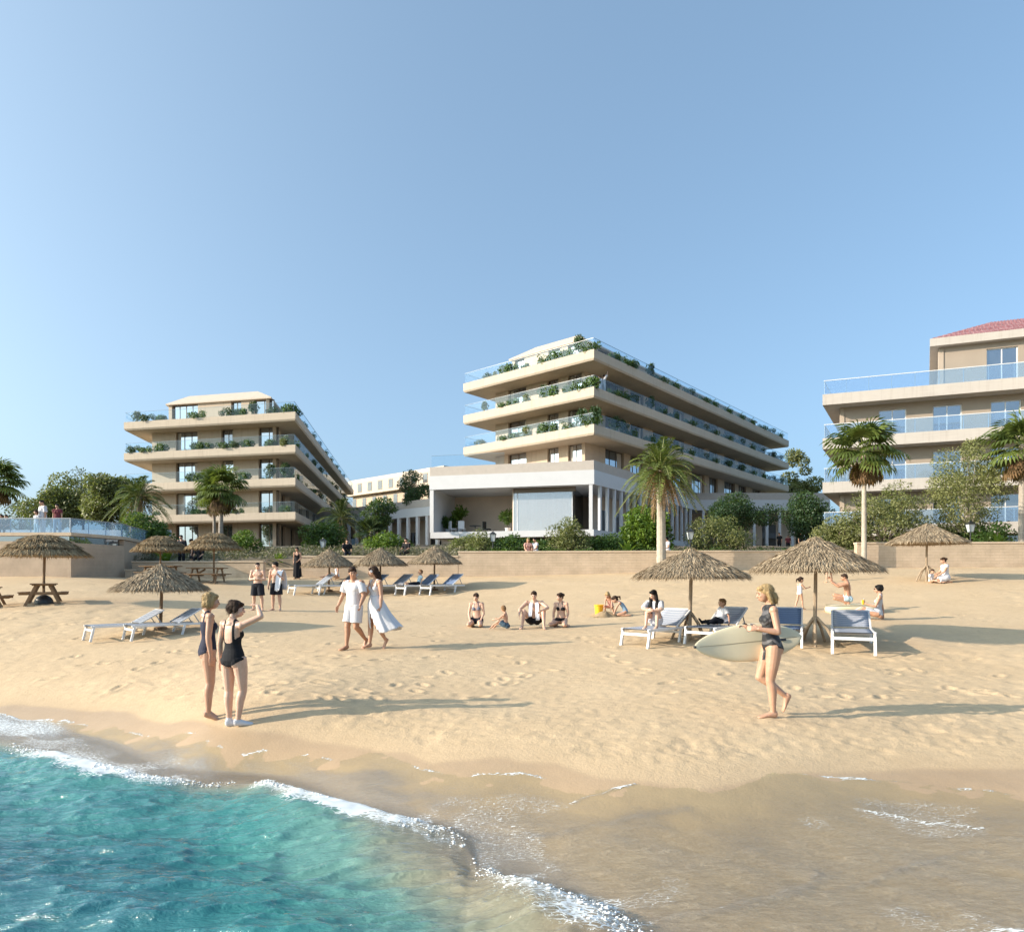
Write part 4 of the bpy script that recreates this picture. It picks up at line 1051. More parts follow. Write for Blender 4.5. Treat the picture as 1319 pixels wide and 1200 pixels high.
# --- low scrub along the bank: ground cover
rg=np.random.default_rng(5); bl=[]
for k in range(330):
    px=rg.uniform(165,600); d=rg.uniform(38.2,46); X=(px-CX)/F*d; r=rg.uniform(.18,.42)
    bl.append(((X,d,bankz(X,d)+r*.5),(r*1.3,r,r*.9)))
tag(foliage('scrub_cover',bl,60,.13,.06,M['scrubm'],seed=9),'grey green and pinkish scrub covering the bank','ground cover',kind='stuff')
bl=[]
for k in range(260):
    px=rg.uniform(600,1330); d=rg.uniform(37.8,44); X=(px-CX)/F*d; r=rg.uniform(.2,.42)
    bl.append(((X,d,bankz(X,d)+r*.5),(r*1.3,r,r*.9)))
tag(foliage('hedge_cover',bl,60,.12,.06,M['leaf'],seed=10),'low green ground cover behind the walls','ground cover',kind='stuff')

# --- plants standing in the balcony planters
PROT=[]
def plant_proto(seed,lm,kind):
    rg=np.random.default_rng(seed)
    if kind=='bush': bl=blob_crown(.95,.62,.05,9,.16,.3,rg,.2,.9); return foliage('balcony_plant',bl,150,.17,.10,lm,seed=seed)
    if kind=='tall': bl=blob_crown(.6,1.15,.1,10,.14,.28,rg,.3,1.1); return foliage('balcony_plant',bl,130,.2,.09,lm,seed=seed)
    bl=blob_crown(1.6,.6,.05,14,.14,.28,rg,.2,.8); return foliage('balcony_plant',bl,140,.16,.09,lm,seed=seed)
PROT=[plant_proto(61,M['leaf'],'bush'),plant_proto(62,M['leafdark'],'wide'),plant_proto(63,M['leaf'],'wide'),plant_proto(64,M['leafdark'],'tall'),plant_proto(65,M['leafolive'],'bush')]
ORD=['first','second','third','fourth','fifth','sixth','seventh','eighth','ninth','tenth','eleventh','twelfth','thirteenth','fourteenth','fifteenth','sixteenth']
LV=['roof terrace','top balcony','second balcony','third balcony','lowest balcony']
KIND=['small leafy bush','wide dark hedge plant','wide leafy hedge plant','tall dark plant','small olive bush']
used=[False]*5
def balcony_plants(foot,e,z,us,bname,lvl,side,rg,off=.45):
    fr=edge_frame(foot[e],foot[(e+1)%4])
    us=sorted(us)
    for i,(u,kind,s) in enumerate(us):
        p=E(fr[0],fr[1],fr[2],u,-off,z-.08)
        src=PROT[kind]
        if not used[kind]: o=src; used[kind]=True
        else: o=src.copy(); COL.objects.link(o)
        o.location=p; s*=1.22; o.scale=(s,s*.7,s); o.rotation_euler=(0,0,math.atan2(fr[1].y,fr[1].x)+rg.normal()*.1+(math.pi if rg.random()<.5 else 0))
        tag(o,f'{KIND[kind]}, {ORD[i]} from left, {side} of the {LV[lvl]}, {bname}','plant','potted plants on the hotel balconies')
rg=np.random.default_rng(77)
def zoomu(fr_len,fracs): return [f*fr_len for f in fracs]
LL=edge_frame(LF[0],LF[1])[3]
layout=[[(.06,3,.8),(.13,1,.9),(.21,0,.8),(.43,2,1.1),(.60,1,1.0),(.68,0,1.0),(.75,3,.9),(.86,1,.8),(.95,0,1.1)],
        [(.05,1,.9),(.12,2,.95),(.21,0,1.1),(.43,0,1.1),(.49,0,.9),(.60,2,1.1),(.67,1,.8),(.72,0,1.0),(.85,0,.9),(.93,4,1.1)],
        [(.41,0,1.2),(.47,1,.8),(.70,0,1.0),(.85,3,1.0),(.93,3,1.0)],
        [(.18,0,.6),(.42,0,.8),(.48,0,.7),(.66,2,.8),(.93,0,.9)]]
for k,row in enumerate(layout): balcony_plants(LF,0,LT[k],[(u*LL,a,b) for u,a,b in row],'left hotel',k,'front',rg)
for k in range(3): balcony_plants(LF,1,LT[k],[(u,int(rg.integers(0,3)),.9) for u in np.arange(2,48,5.2)],'left hotel',k,'right side',rg)
CL=edge_frame(CF[0],CF[1])[3]
lay=[[(.18,1,.7),(.25,4,.6),(.34,0,1.2),(.40,0,.9),(.49,0,.7),(.64,2,1.0),(.71,0,1.1),(.80,0,1.0),(.88,3,1.1),(.94,2,1.1)],
     [(.16,3,.7),(.33,2,.9),(.40,0,.9),(.50,4,.9),(.63,3,.9),(.68,0,1.3),(.82,0,1.0),(.90,2,1.1),(.96,0,1.2)],
     [(.12,1,.7),(.34,2,.9),(.41,0,.8),(.50,4,1.1),(.63,0,1.2),(.69,0,1.1),(.81,2,.9),(.90,3,1.1),(.95,2,1.1),(.985,3,1.1)]]
for k,row in enumerate(lay): balcony_plants(CF,0,CT[k],[(u*CL,a,b) for u,a,b in row],'central hotel',k,'front',rg)
CR=edge_frame(CF[1],CF[2])[3]
for k in range(3):
    us=np.sort(np.concatenate([np.array([4,5.6,7.0,10.5,12.6,15.5]),np.array([19,22.5,25,29,33,36.5,40.5,44,47])]))
    balcony_plants(CF,1,CT[k],[(float(u),int(rg.integers(0,4)) if u<18 else int(rg.integers(1,3)),.95) for u in us],'central hotel',k,'right side',rg,.4)
# loggia plants
for (px,yt,d,lab) in ((588,655,62.5,'bushy potted plant at the left end of the open loggia'),(591,653,64,'tall potted tree in the middle of the open loggia'),(654,656,61,'potted palm beside the glazed room of the podium')):
    pass
def loggia_plant(px,ytop,d,lab,seed,lm):
    rg=np.random.default_rng(seed); z=ZC+4.2; h=hz(ytop,d)-z; o=empty('potted_plant',(wx(px,d),d,z),0,lab,'plant','potted plants in the loggia')
    mb=MB(); mb.tube([(0,0,0),(0,0,.45)],[.2,.28],10); mb.build('pot',M['white'],o)
    mb=MB(); mb.tube([(0,0,.4),(.03,0,h*.7)],[.05,.03],6); mb.build('stem',M['bark'],o)
    foliage('leaves',blob_crown(1.1,h*.5,h*.5,14,.2,.4,rg,.3,.8),80,.3,.1,lm,o,seed)
loggia_plant(577,668,63,'bushy dark potted plant at the left end of the open loggia',71,M['leaf'])
loggia_plant(592,654,63.5,'tall bright potted tree in the open loggia',72,M['leafbright'])
loggia_plant(654,656,61.3,'potted plant beside the glazed room of the podium',73,M['leaf'])
# ------------------------------------------------------------------ thatched parasols
def thatch(name,prof,nst,ln,wd,m,parent,seed,fringe=260,core=True):
    """straw laid down a roof profile [(radius, height), ...] from apex to edge"""
    rg=np.random.default_rng(seed); pr=np.array(prof,float)
    seg=np.sqrt((np.diff(pr,axis=0)**2).sum(1)); cum=np.concatenate([[0],np.cumsum(seg)]); tot=cum[-1]
    def at_(s):
        r=np.interp(s,cum,pr[:,0]); z=np.interp(s,cum,pr[:,1]); return r,z
    n=nst; s=tot*np.sqrt(rg.random(n))*.97; az=rg.random(n)*2*np.pi
    r,z=at_(s); r2,z2=at_(np.minimum(s+.05,tot)); sl=np.arctan2(z2-z,np.maximum(r2-r,.004)) ; sl=np.where(s>tot*.93,sl*1.05,sl)
    sl=sl+rg.normal(size=n)*.10+.06
    a2=az+rg.normal(size=n)*.10
    D=np.stack([np.cos(a2)*np.cos(sl),np.sin(a2)*np.cos(sl),np.sin(sl)],1)
    Nm=np.stack([-np.cos(az)*np.sin(sl),-np.sin(az)*np.sin(sl),np.cos(sl)],1)+rg.normal(size=(n,3))*.35
    C=np.stack([r*np.cos(az),r*np.sin(az),z+rg.uniform(-.01,.045,n)],1)
    L=ln*rg.uniform(.6,1.25,n); Wd=wd*rg.uniform(.6,1.3,n); T=np.clip(.15+.5*rg.random(n)+.35*(fbm(az*6,s*3,2,seed)-.4),0,1)
    # ragged fringe
    k=fringe; azf=rg.random(k)*2*np.pi; rf,zf=pr[-1]
    slf=-R(62)+rg.normal(size=k)*.22
    Df=np.stack([np.cos(azf)*np.cos(slf),np.sin(azf)*np.cos(slf),np.sin(slf)],1)+rg.normal(size=(k,3))*.12
    Nf=np.stack([np.cos(azf),np.sin(azf),np.full(k,.5)],1)
    Cf=np.stack([(rf-.03)*np.cos(azf),(rf-.03)*np.sin(azf),np.full(k,zf)+.03+rg.normal(size=k)*.02],1)
    V,Q,t=leaves_arrays(np.concatenate([C,Cf]),np.concatenate([Nm,Nf]),np.concatenate([D,Df]),np.concatenate([L,ln*.5*rg.uniform(.5,1.4,k)]),np.concatenate([Wd,wd*rg.uniform(.7,1.3,k)]),np.concatenate([T,.2+.7*rg.random(k)]))
    if core:
        na=48; rows=[(0.02,pr[0,1]-.02)]+[(a,b-.03) for a,b in pr[1:]]+[(pr[-1,0]*.97,pr[-1,1]-.06),(0.04,pr[0,1]-.14)]
        cv=np.array([[a*math.cos(2*math.pi*i/na),a*math.sin(2*math.pi*i/na),b] for a,b in rows for i in range(na)])
        cq=np.array([[j*na+i,(j+1)*na+i,(j+1)*na+(i+1)%na,j*na+(i+1)%na] for j in range(len(rows)-1) for i in range(na)])
        Q=np.concatenate([Q,cq+len(V)]); V=np.concatenate([V,cv]); t=np.concatenate([t,np.full(len(cv),.22)])
    return np_mesh(name,V,Q,m,parent,attrs={'tint':t})
def parasol(label,loc,rad,h,seed,rise=.78,pole='pole',struts=False,tiers=False,group='straw parasols on the beach',nst=7000,ln=.26,wd=.022,m='straw',lean=0.):
    o=empty('straw_parasol',loc,seed*1.3,label,'parasol',group)
    e=h-rise
    if tiers:
        for q,(nm,pp,ns) in enumerate((('thatch',[(.02,0),(.25,.07),(.50,.25)],.3),('thatch_tier',[(.40,.31),(.56,.38),(.76,.55)],.33),('thatch_tier',[(.66,.62),(.82,.72),(1.0,.93)],.37))):
            thatch(nm,[(rad*a,h-rise*b_) for a,b_ in pp],int(nst*ns),ln,wd*1.2,M[m],o,seed+q,240)
    else:
        prof=[(.02,h),(.10,h-.07)]+[(rad*t,h-.07-(rise-.07)*(t**1.06)) for t in np.linspace(.12,1,9)]
        thatch('thatch',prof,nst,ln,wd,M[m],o,seed,330)
    mb=MB(); rg=random.Random(seed); pts=[]
    for i in range(8):
        t=i/7; pts.append((math.sin(t*4+seed)*.018,math.cos(t*3.1+seed)*.018,-.3+(h-.05+.3)*t))
    if struts: pts=[p for p in pts]
    mb.tube(pts,[.05-.012*i/7 for i in range(8)],8); mb.build('pole',M[pole],o)
    if struts:
        for k in range(5):
            a=k*1.257+.4; rr=.40+.08*(k%2)
            m2=MB(); m2.tube([(.03*math.cos(a),.03*math.sin(a),.62),(.55*rr*math.cos(a),.55*rr*math.sin(a),.36),(rr*math.cos(a),rr*math.sin(a),-.06)],[.035,.035,.028],7); m2.build('brace',M['paleple'],o)
    else:
        m2=MB(); m2.tube([(0,0,-.05),(0,0,.05),(0,0,.09)],[.20,.17,.07],12); m2.build('base',M[pole],o)
    for k in range(8):                            # rafters seen from below
        a=k*math.pi/4; m2=MB(); m2.beam((.05*math.cos(a),.05*math.sin(a),h-.16),(rad*.93*math.cos(a),rad*.93*math.sin(a),e-.02),.025,.03); m2.build('rafter',M[pole],o)
    return o
def par_at(label,px,py,ytop,wpx,seed,d=None,**k):
    g=G(px,py) if d is None else Vector((wx(px,d),d,tz(wx(px,d),d)))
    h=hz(ytop,g.y)-g.z; return parasol(label,g,wpx/2/F*g.y*.97,h,seed,**k)
par_at('widest straw parasol, behind the surfboard carrier, above the right loungers',1050,829,690,152,3,struts=True,pole='paleple',rise=.78,nst=13000,wd=.017)
par_at('straw parasol standing between the seated woman and the boy on a lounger',889,822,705,140,4,struts=True,pole='paleple',rise=.70,nst=13000,wd=.017)
par_at('grey straw parasol over the two loungers on the left',207,810,725,110,5,rise=.72,nst=8000)
par_at('straw parasol far right near the wall, over mother and child',1194,744,673,91,6,rise=.82,d=27.3,struts=True,pole='paleple')
for px,yt,seed,pos in ((424,706,7,'left'),(490,704,8,'middle'),(560,702,9,'right')):
    par_at(f'{pos} one of the three small straw parasols over the far loungers',px,757,yt,67,seed,d=32.6,rise=.86,nst=5200)
gd=23.8; gt=Vector((wx(57,gd),gd,tz(wx(57,gd),gd)))
parasol('layered reed parasol standing through the left picnic table',gt,97/2/F*gd,hz(690,gd)-gt.z,10,rise=.72,tiers=True,m='reed',group='reed parasols over the picnic tables')
gd=33.4; gq=Vector((wx(207,gd),gd,tz(wx(207,gd),gd)))
parasol('layered reed parasol behind the grey straw parasol, beside the round dark shrub',gq,62/2/F*gd,hz(691,gd)-gq.z,11,rise=.72,tiers=True,m='reed',group='reed parasols over the picnic tables')
gd=33.6; gr=Vector((wx(276,gd),gd,tz(wx(276,gd),gd)))
parasol('layered reed parasol over the picnic table below the tall fan palm',gr,63/2/F*gd,hz(687,gd)-gr.z,12,rise=.78,tiers=True,m='reed',group='reed parasols over the picnic tables')

# ------------------------------------------------------------------ picnic tables
def picnic_table(label,loc,rz,seed):
    o=empty('picnic_table',loc,rz,label,'picnic table','wooden picnic tables')
    mb=MB()
    for k in range(5): mb.box((0,-.36+.18*k,.74),(1.75,.168,.045))
    mb.box((-.6,0,.70),(.09,.8,.045)); mb.box((.6,0,.70),(.09,.8,.045)); mb.build('tabletop',M['wood'],o,bevel=.006)
    for s in (-1,1):
        mb=MB(); mb.box((0,s*.80,.43),(1.75,.14,.045)); mb.box((0,s*.655,.43),(1.75,.13,.045)); mb.build('bench',M['wood'],o,bevel=.006)
        for t in (-1,1):
            mb=MB(); mb.beam((t*.62,s*.24,.70),(t*.62,s*.66,-.1),.05,.11); mb.build('leg',M['wood'],o,bevel=.006)
    for t in (-1,1):
        mb=MB(); mb.beam((t*.565,-.87,.385),(t*.565,.87,.385),.045,.10); mb.build('cross_beam',M['wood'],o)
    mb=MB(); mb.beam((-.55,0,.40),(-.1,0,.68),.045,.09); mb.build('brace',M['wood'],o)
    return o
picnic_table('weathered picnic table around the left reed parasol pole',gt,R(120),1).scale=(.78,.8,.95)
picnic_table('picnic table below the tall fan palm, left of the standing men',gr+Vector((-.35,0,0)),R(2),2)
picnic_table('picnic table mostly hidden behind the grey straw parasol',gq,R(0),3)
g0=G(-15,777); picnic_table('picnic table cut by the left edge of the photo',(wx(-17,23.4),23.4,tz(wx(-17,23.4),23.4)),R(120),4).scale=(.78,.8,.95)
# bowl-shaped dark base under the left table
mb=MB(); mb.ellipsoid((0,0,0),(.3,.3,.3),None,16,8); o=mb.build('parasol_weight',M['black'],smooth=True); o.location=gt+Vector((0,-.02,.02)); tag(o,'black dome weight on the sand under the left picnic table','parasol base')

# ------------------------------------------------------------------ loungers
def sling_mat(name,c1,c2,stripe):
    m,nt,out=newmat(name); p=N(nt,'ShaderNodeBsdfPrincipled'); nt.links.new(p.outputs[0],out.inputs[0])
    tc=nt.nodes.new('ShaderNodeTexCoord'); wv=nt.nodes.new('ShaderNodeTexWave'); wv.wave_type='BANDS'; wv.bands_direction='Y'; wv.inputs['Scale'].default_value=stripe; wv.inputs['Distortion'].default_value=.15
    nt.links.new(tc.outputs['Object'],wv.inputs['Vector'])
    col=ramp(nt,wv.outputs[1],[(.45,c1),(.75,c2)]); n=noise(nt,tc.outputs['Object'],60,2)  # pale bands paint in light coming through the sling
    nt.links.new(mixc(nt,.25,col,ramp(nt,n,[(.3,sc(c1,.7)),(.7,c2)])),p.inputs['Base Color']); p.inputs['Roughness'].default_value=.75
    nt.links.new(bump(nt,wv.outputs[1],.3,.01),p.inputs['Normal']); return m
M['sling']=sling_mat('blue_grey_sling',(.27,.32,.42),(.50,.52,.57),3.4)
M['slingblue']=sling_mat('blue_sling',(.13,.20,.35),(.21,.29,.46),3.4)
M['slinggrey']=sling_mat('grey_sling',(.22,.26,.34),(.35,.385,.45),3.4)
def lounger(label,loc,rz,group,back=31,sling='sling',scale=1.0,seed=0,tilt=(0,0)):
    """foot end towards -Y, backrest towards +Y"""
    o=empty('sun_lounger',loc,rz,label,'sun lounger',group); o.scale=(scale,)*3
    hw=.36; zs=.33; hinge=.22
    for s in (-1,1):
        mb=MB(); mb.beam((s*hw,-.98,zs),(s*hw,.90,zs),.04,.06); mb.build('side_rail',M['whitemetal'],o,bevel=.006)
        mb=MB(); mb.beam((s*(hw+.005),-.90,zs+.03),(s*(hw+.005),-1.0,-.08),.05,.06,(0,1,0)); mb.build('leg',M['whitemetal'],o,bevel=.006)
        mb=MB(); mb.beam((s*(hw+.005),.42,zs+.03),(s*(hw+.005),.30,-.08),.05,.06,(0,1,0)); mb.build('leg',M['whitemetal'],o,bevel=.006)
    mb=MB(); mb.beam((-hw,-.95,zs-.10),(hw,-.95,zs-.10),.035,.06); mb.build('cross_rail',M['whitemetal'],o,bevel=.005)
    mb=MB(); mb.beam((-hw,.36,zs-.10),(hw,.36,zs-.10),.035,.06); mb.build('cross_rail',M['whitemetal'],o,bevel=.005)
    def sheet(y0,y1,sagz,nm,par):
        n=16;m_=6;mb=MB();vs=[]
        for i in range(n+1):
            for j in range(m_+1):
                u=j/m_*2-1; t=i/n
                vs.append((u*(hw-.02),y0+(y1-y0)*t,-sagz*(1-u*u)*math.sin(math.pi*t)))
        k=len(vs); vs+= [(a,b,c-.012) for a,b,c in vs]
        fs=[]
        for i in range(n):
            for j in range(m_):
                a=i*(m_+1)+j; fs.append((a,a+1,a+m_+2,a+m_+1)); fs.append((k+a+m_+1,k+a+m_+2,k+a+1,k+a))
        for i in range(n):
            a=i*(m_+1); fs.append((a+m_+1,a,k+a,k+a+m_+1)[::-1]); b=a+m_; fs.append((b,b+m_+1,k+b+m_+1,k+b)[::-1])
        mb.add(vs,fs); ob=mb.build(nm,M[sling],par,smooth=True); return ob
    s1=sheet(-.96,hinge-.01,.02,'seat_sling',o); s1.location=(0,0,zs+.02)
    bf=MB(); 
    L=.74
    for s in (-1,1): bf.beam((s*(hw-.005),0,0),(s*(hw-.005),L,0),.035,.035)
    bf.beam((-hw+.015,L,0),(hw-.015,L,0),.04,.035); b=bf.build('backrest_frame',M['whitemetal'],o,bevel=.004)
    b.location=(0,hinge+.02,zs+.04); b.rotation_euler=(R(back),0,0)
    s2=sheet(.02,L-.015,.03,'back_sling',b); s2.location=(0,0,.012)
    c,si=math.cos(R(back)),math.sin(R(back))
    for s in (-1,1):
        mb=MB(); mb.beam((s*(hw-.05),hinge+.02+.5*c,zs+.03+.5*si),(s*(hw-.05),hinge+.02+.5*c+.18,zs),.02,.025); mb.build('support_strut',M['greymetal'],o)
    return o
def lg(label,px,py,rz,group,**k): 
    g=G(px,py); 
    # follow the slope of the sand
    c,s=math.cos(R(rz)),math.sin(R(rz)); fx,fy=-s,c
    h1=tz(g.x+fx*.4,g.y+fy*.4); h0=tz(g.x-fx*.95,g.y-fy*.95); rx,ry=c,s
    w1=tz(g.x+rx*.4,g.y+ry*.4); w0=tz(g.x-rx*.4,g.y-ry*.4)
    o=lounger(label,(g.x,g.y,(h1+h0)/2+.01),R(rz),group,**k)
    return o
GR='loungers under the near right parasols'; GL='loungers under the left parasol'; GF='loungers in the row under the far parasols'
L1=lg('white lounger the long haired woman sits on, left of the struts',848,826,-45,GR,scale=1.0)
L2=lg('white lounger the boy in a white shirt leans on',925,824,-42,GR,scale=1.0)
L3=lg('lounger with dark blue backrest behind the surfboard carrier',1012,824,-24,GR,sling='slingblue',scale=1.0)
L4=lg('empty lounger seen foot first, right of the braced parasol',1097,831,-25,GR,scale=1.13,back=25)
lg('left lounger of the empty pair under the grey straw parasol',163,818,-44,GL,sling='slinggrey',back=29,scale=.93)
lg('right lounger of the empty pair, beside the two women in swimsuits',213,817,-44,GL,sling='slinggrey',back=31,scale=.93)
for i,(px,py,rz,sl,lab) in enumerate(((404,764,-52,'slinggrey','leftmost far lounger, right of the men in black shorts'),(434,764,-50,'slinggrey','far lounger just left of the man in the white shirt'),
    (474,763.5,-46,'slingblue','far lounger hidden behind the walking couple'),(506,763.5,-46,'slinggrey','far lounger just right of the woman in the white dress'),
    (540,763.5,-48,'slingblue','far lounger the boy in dark trousers lies on'),(571,763,-46,'slingblue','rightmost far lounger with a dark blue sling'))):
    o_=lg(lab,px,py,rz,GF,sling=sl,back=37,scale=1.1)
    if i==4: LB=o_

# ------------------------------------------------------------------ lanterns, bucket, sand heap, board seat
def lantern(label,px,d,ytop,h):
    z=hz(ytop,d)-h; o=empty('lantern_post',(wx(px,d),d,z),0,label,'street lamp','black lanterns along the promenade')
    mb=MB(); mb.tube([(0,0,0),(0,0,.25),(0,0,.28),(0,0,h-.62)],[.09,.07,.035,.03],10); mb.build('post',M['black'],o)
    mb=MB(); mb.frustum([(-.1,-.1),(.1,-.1),(.1,.1),(-.1,.1)],h-.60,[(-.17,-.17),(.17,-.17),(.17,.17),(-.17,.17)],h-.18); mb.build('lamp_glass',M['lampglass'],o)
    mb=MB(); mb.frustum([(-.21,-.21),(.21,-.21),(.21,.21),(-.21,.21)],h-.18,[(-.05,-.05),(.05,-.05),(.05,.05),(-.05,.05)],h-.03); mb.tube([(0,0,h-.03),(0,0,h+.05)],[.03,.012],6); mb.build('lamp_cap',M['black'],o)
    for s in ((-1,-1),(1,-1),(1,1),(-1,1)):
        mb=MB(); mb.beam((s[0]*.102,s[1]*.102,h-.60),(s[0]*.172,s[1]*.172,h-.18),.022,.022); mb.build('corner_bar',M['black'],o)
    return o
M['lampglass']=mat('lantern_glass',(.55,.60,.62),.2,.05,5)
lantern('black lantern in front of the loggia, left of the hedge bush',635,39.2,684,2.2)
lantern('black lantern right of the big date palm, before the olive bush',889,38.6,681,2.3)
lantern('black lantern below the pale feathery tree on the right',1250,37.5,671,2.0)
lantern('pale lantern at the foot of the left hotel, above the left far parasol',416,43,693,2.0)
g=G(772,791); d=g.y
o=empty('sand_bucket',(g.x,g.y+.1,g.z-.02),.3,'yellow bucket on the sand beside the two crouching girls','bucket')
mb=MB(); n=20
mb.loft([[(r*math.cos(2*math.pi*i/n),r*math.sin(2*math.pi*i/n),z) for i in range(n)] for r,z in ((.13,0),(.15,.30),(.168,.31),(.168,.345),(.15,.345),(.13,.05))]); mb.build('bucket_shell',M['yellow'],o,smooth=False)
mb=MB(); mb.tube([(.16*math.cos(a),.16*math.sin(a)*.25+.0,.33+.02*math.sin(a)) if 0 else (.165*math.cos(a),-.165*math.sin(a),.335-.10*math.sin(a)) for a in np.linspace(0,math.pi,11)],.008,6); mb.build('handle',M['yellow'],o)
g=G(783,793); V=[];n=26
mb=MB()
for r in range(7):
    t=r/6
    for i in range(n):
        a=2*math.pi*i/n; rr=.40*t*(1+.25*math.sin(3*a+1)+.1*math.sin(7*a)); mb.v.append((g.x-.12+rr*1.25*math.cos(a),g.y-.18+rr*.75*math.sin(a),g.z-.03+.19*(1-t**1.4)+.015*math.sin(5*a+r)))
for r in range(6):
    for i in range(n): mb.f.append([r*n+i,r*n+(i+1)%n,(r+1)*n+(i+1)%n,(r+1)*n+i]); mb.m.append(0)
M['heap']=mat('heaped_damp_sand',(.36,.25,.14),.95,.2,9,bmp=.8,bscale=40)
tag(mb.build('sand_heap',M['heap'],smooth=True),'small heap of damp sand between the crouching girls','sand heap')
M['board']=mat('cream_board',(.70,.62,.43),.3,.05,2.5)
M['boardline']=mat('board_stringer',(.35,.30,.20),.5,.1,4)
g=G(1104,790); BS=g.copy()
o=empty('padded_seat',(g.x,g.y+.25,g.z),R(-4),'cream rounded pouf on the sand under the crouching man','pouf')
mb=MB(); n=28; mb.loft([[(.82*r*math.copysign(abs(math.cos(a))**.55,math.cos(a)),.42*r*math.copysign(abs(math.sin(a))**.6,math.sin(a)),z+ .03*math.cos(a)) for a in [2*math.pi*i/n for i in range(n)]] for r,z in ((.86,-.03),(.97,.05),(1,.15),(.98,.22),(.9,.27),(.6,.295))]); mb.build('cushion',M['board'],o,smooth=True)
mb=MB(); mb.tube([(.815*math.copysign(abs(math.cos(a))**.55,math.cos(a)),.417*math.copysign(abs(math.sin(a))**.6,math.sin(a)),.27+.03*math.cos(a)) for a in [2*math.pi*i/40 for i in range(41)]],.012,6); mb.build('piping',M['boardline'],o)
# loggia furniture
z=ZC+4.2
def garden_chair(label,px,d,m,rz):
    o=empty('garden_chair',(wx(px,d),d,z),rz,label,'chair','chairs in the loggia')
    mb=MB(); mb.box((0,0,.42),(.6,.55,.1)); mb.build('seat',m,o,bevel=.03)
    mb=MB(); mb.box((0,.26,.78),(.6,.08,.72)); mb.build('backrest',m,o,bevel=.03)
    for s in ((-.25,-.22),(.25,-.22),(.25,.22),(-.25,.22)):
        mb=MB(); mb.beam((s[0],s[1],0),(s[0],s[1],.37),.04,.04); mb.build('leg',m,o)
garden_chair('big white armchair in the loggia, by the tall potted tree',595,62,M['white'],R(170))
garden_chair('small white chair in the loggia, left of the big armchair',583,62.3,M['white'],R(120))
garden_chair('dark chair at the table in the loggia',627,62.4,M['black'],R(60))
o=empty('garden_table',(wx(612,62.6),62.6,z),0,'dark round table between the loggia chairs','table')
mb=MB(); mb.tube([(0,0,.72),(0,0,.76)],[.55,.55],20); mb.build('tabletop',M['black'],o); mb=MB(); mb.tube([(0,0,0),(0,0,.04),(0,0,.05),(0,0,.72)],[.28,.28,.04,.04],10); mb.build('leg',M['black'],o)
for i,(px,dd) in enumerate(((684,61.5),(700,62),(716,61.5),(733,60.5))):
    garden_chair(['pale chair behind the podium glass, leftmost of four','pale chair behind the podium glass, second from left','pale chair behind the podium glass, third from left','pale chair behind the podium glass, rightmost of four'][i],px,dd,M['white'],i*1.3)
# ------------------------------------------------------------------ people
def v(*a): return Vector(a)
def nz(a): return Vector(a).normalized()
def skinmat(name,c):
    m,nt,out=newmat(name); p=N(nt,'ShaderNodeBsdfPrincipled'); nt.links.new(p.outputs[0],out.inputs[0])
    ve=objvec(nt); n=noise(nt,ve,9,4); n2=noise(nt,ve,60,2)
    base=ramp(nt,n,[(.3,(c[0]*.93,c[1]*.86,c[2]*.82)),(.7,(min(1,c[0]*1.05),c[1]*1.05,c[2]*1.05))])
    lip=attr(nt,'blush')
    nt.links.new(mixc(nt,lip,base,(c[0]*.75,c[1]*.42,c[2]*.40)),p.inputs['Base Color'])
    p.inputs['Roughness'].default_value=.48; p.inputs['Subsurface Weight'].default_value=.12; p.inputs['Subsurface Radius'].default_value=(.012,.005,.003)
    p.inputs['Subsurface Scale'].default_value=1.0
    nt.links.new(bump(nt,n2,.06,.004),p.inputs['Normal']); return m
SK={'fair':skinmat('fair_skin',(.64,.42,.31)),'mid':skinmat('warm_skin',(.52,.31,.21)),'tan':skinmat('tanned_skin',(.44,.24,.15))}
def hairmat(name,a,b):
    m,nt,out=newmat(name); p=N(nt,'ShaderNodeBsdfPrincipled'); nt.links.new(p.outputs[0],out.inputs[0])
    ve=objvec(nt,(55,55,5)); n=noise(nt,ve,1,4,.6)
    nt.links.new(ramp(nt,n,[(.3,a),(.7,b)]),p.inputs['Base Color']); p.inputs['Roughness'].default_value=.62; p.inputs['Specular IOR Level'].default_value=.2
    nt.links.new(bump(nt,n,.9,.012),p.inputs['Normal']); return m
HR={'blonde':hairmat('blonde_hair',(.20,.125,.055),(.56,.40,.20)),'brown':hairmat('brown_hair',(.018,.010,.006),(.065,.034,.020)),
    'black':hairmat('black_hair',(.004,.0035,.0035),(.016,.013,.012)),'ginger':hairmat('light_brown_hair',(.13,.07,.03),(.34,.20,.10))}
def cloth(name,c,var=.06,rough=.8,b=.25): return mat(name,c,rough,var,9,spec=.2,bmp=b,bscale=24,bdist=.012)
CL_={'navy':cloth('navy_swim_fabric',(.030,.032,.055)),'black':cloth('black_fabric',(.014,.014,.017)),'white':cloth('white_cotton',(.62,.62,.65),.03,.85,.5),
    'dark':cloth('dark_trouser_cloth',(.02,.022,.03)),'grey':cloth('grey_bikini_cloth',(.20,.20,.25)),'blueshorts':mat('patterned_blue_shorts',(.07,.12,.17),.8,.7,28),
    'paleblue':cloth('pale_blue_cloth',(.50,.64,.70)),'pink':cloth('faded_pink_cloth',(.60,.33,.27)),'denim':cloth('blue_swim_cloth',(.22,.33,.45)),
    'towel':mat('white_towel',(.74,.77,.84),.95,.05,12,bmp=.7,bscale=60),'silver':cloth('silver_grey_swim_fabric',(.50,.52,.56)),'red':cloth('dark_red_cloth',(.16,.04,.05))}
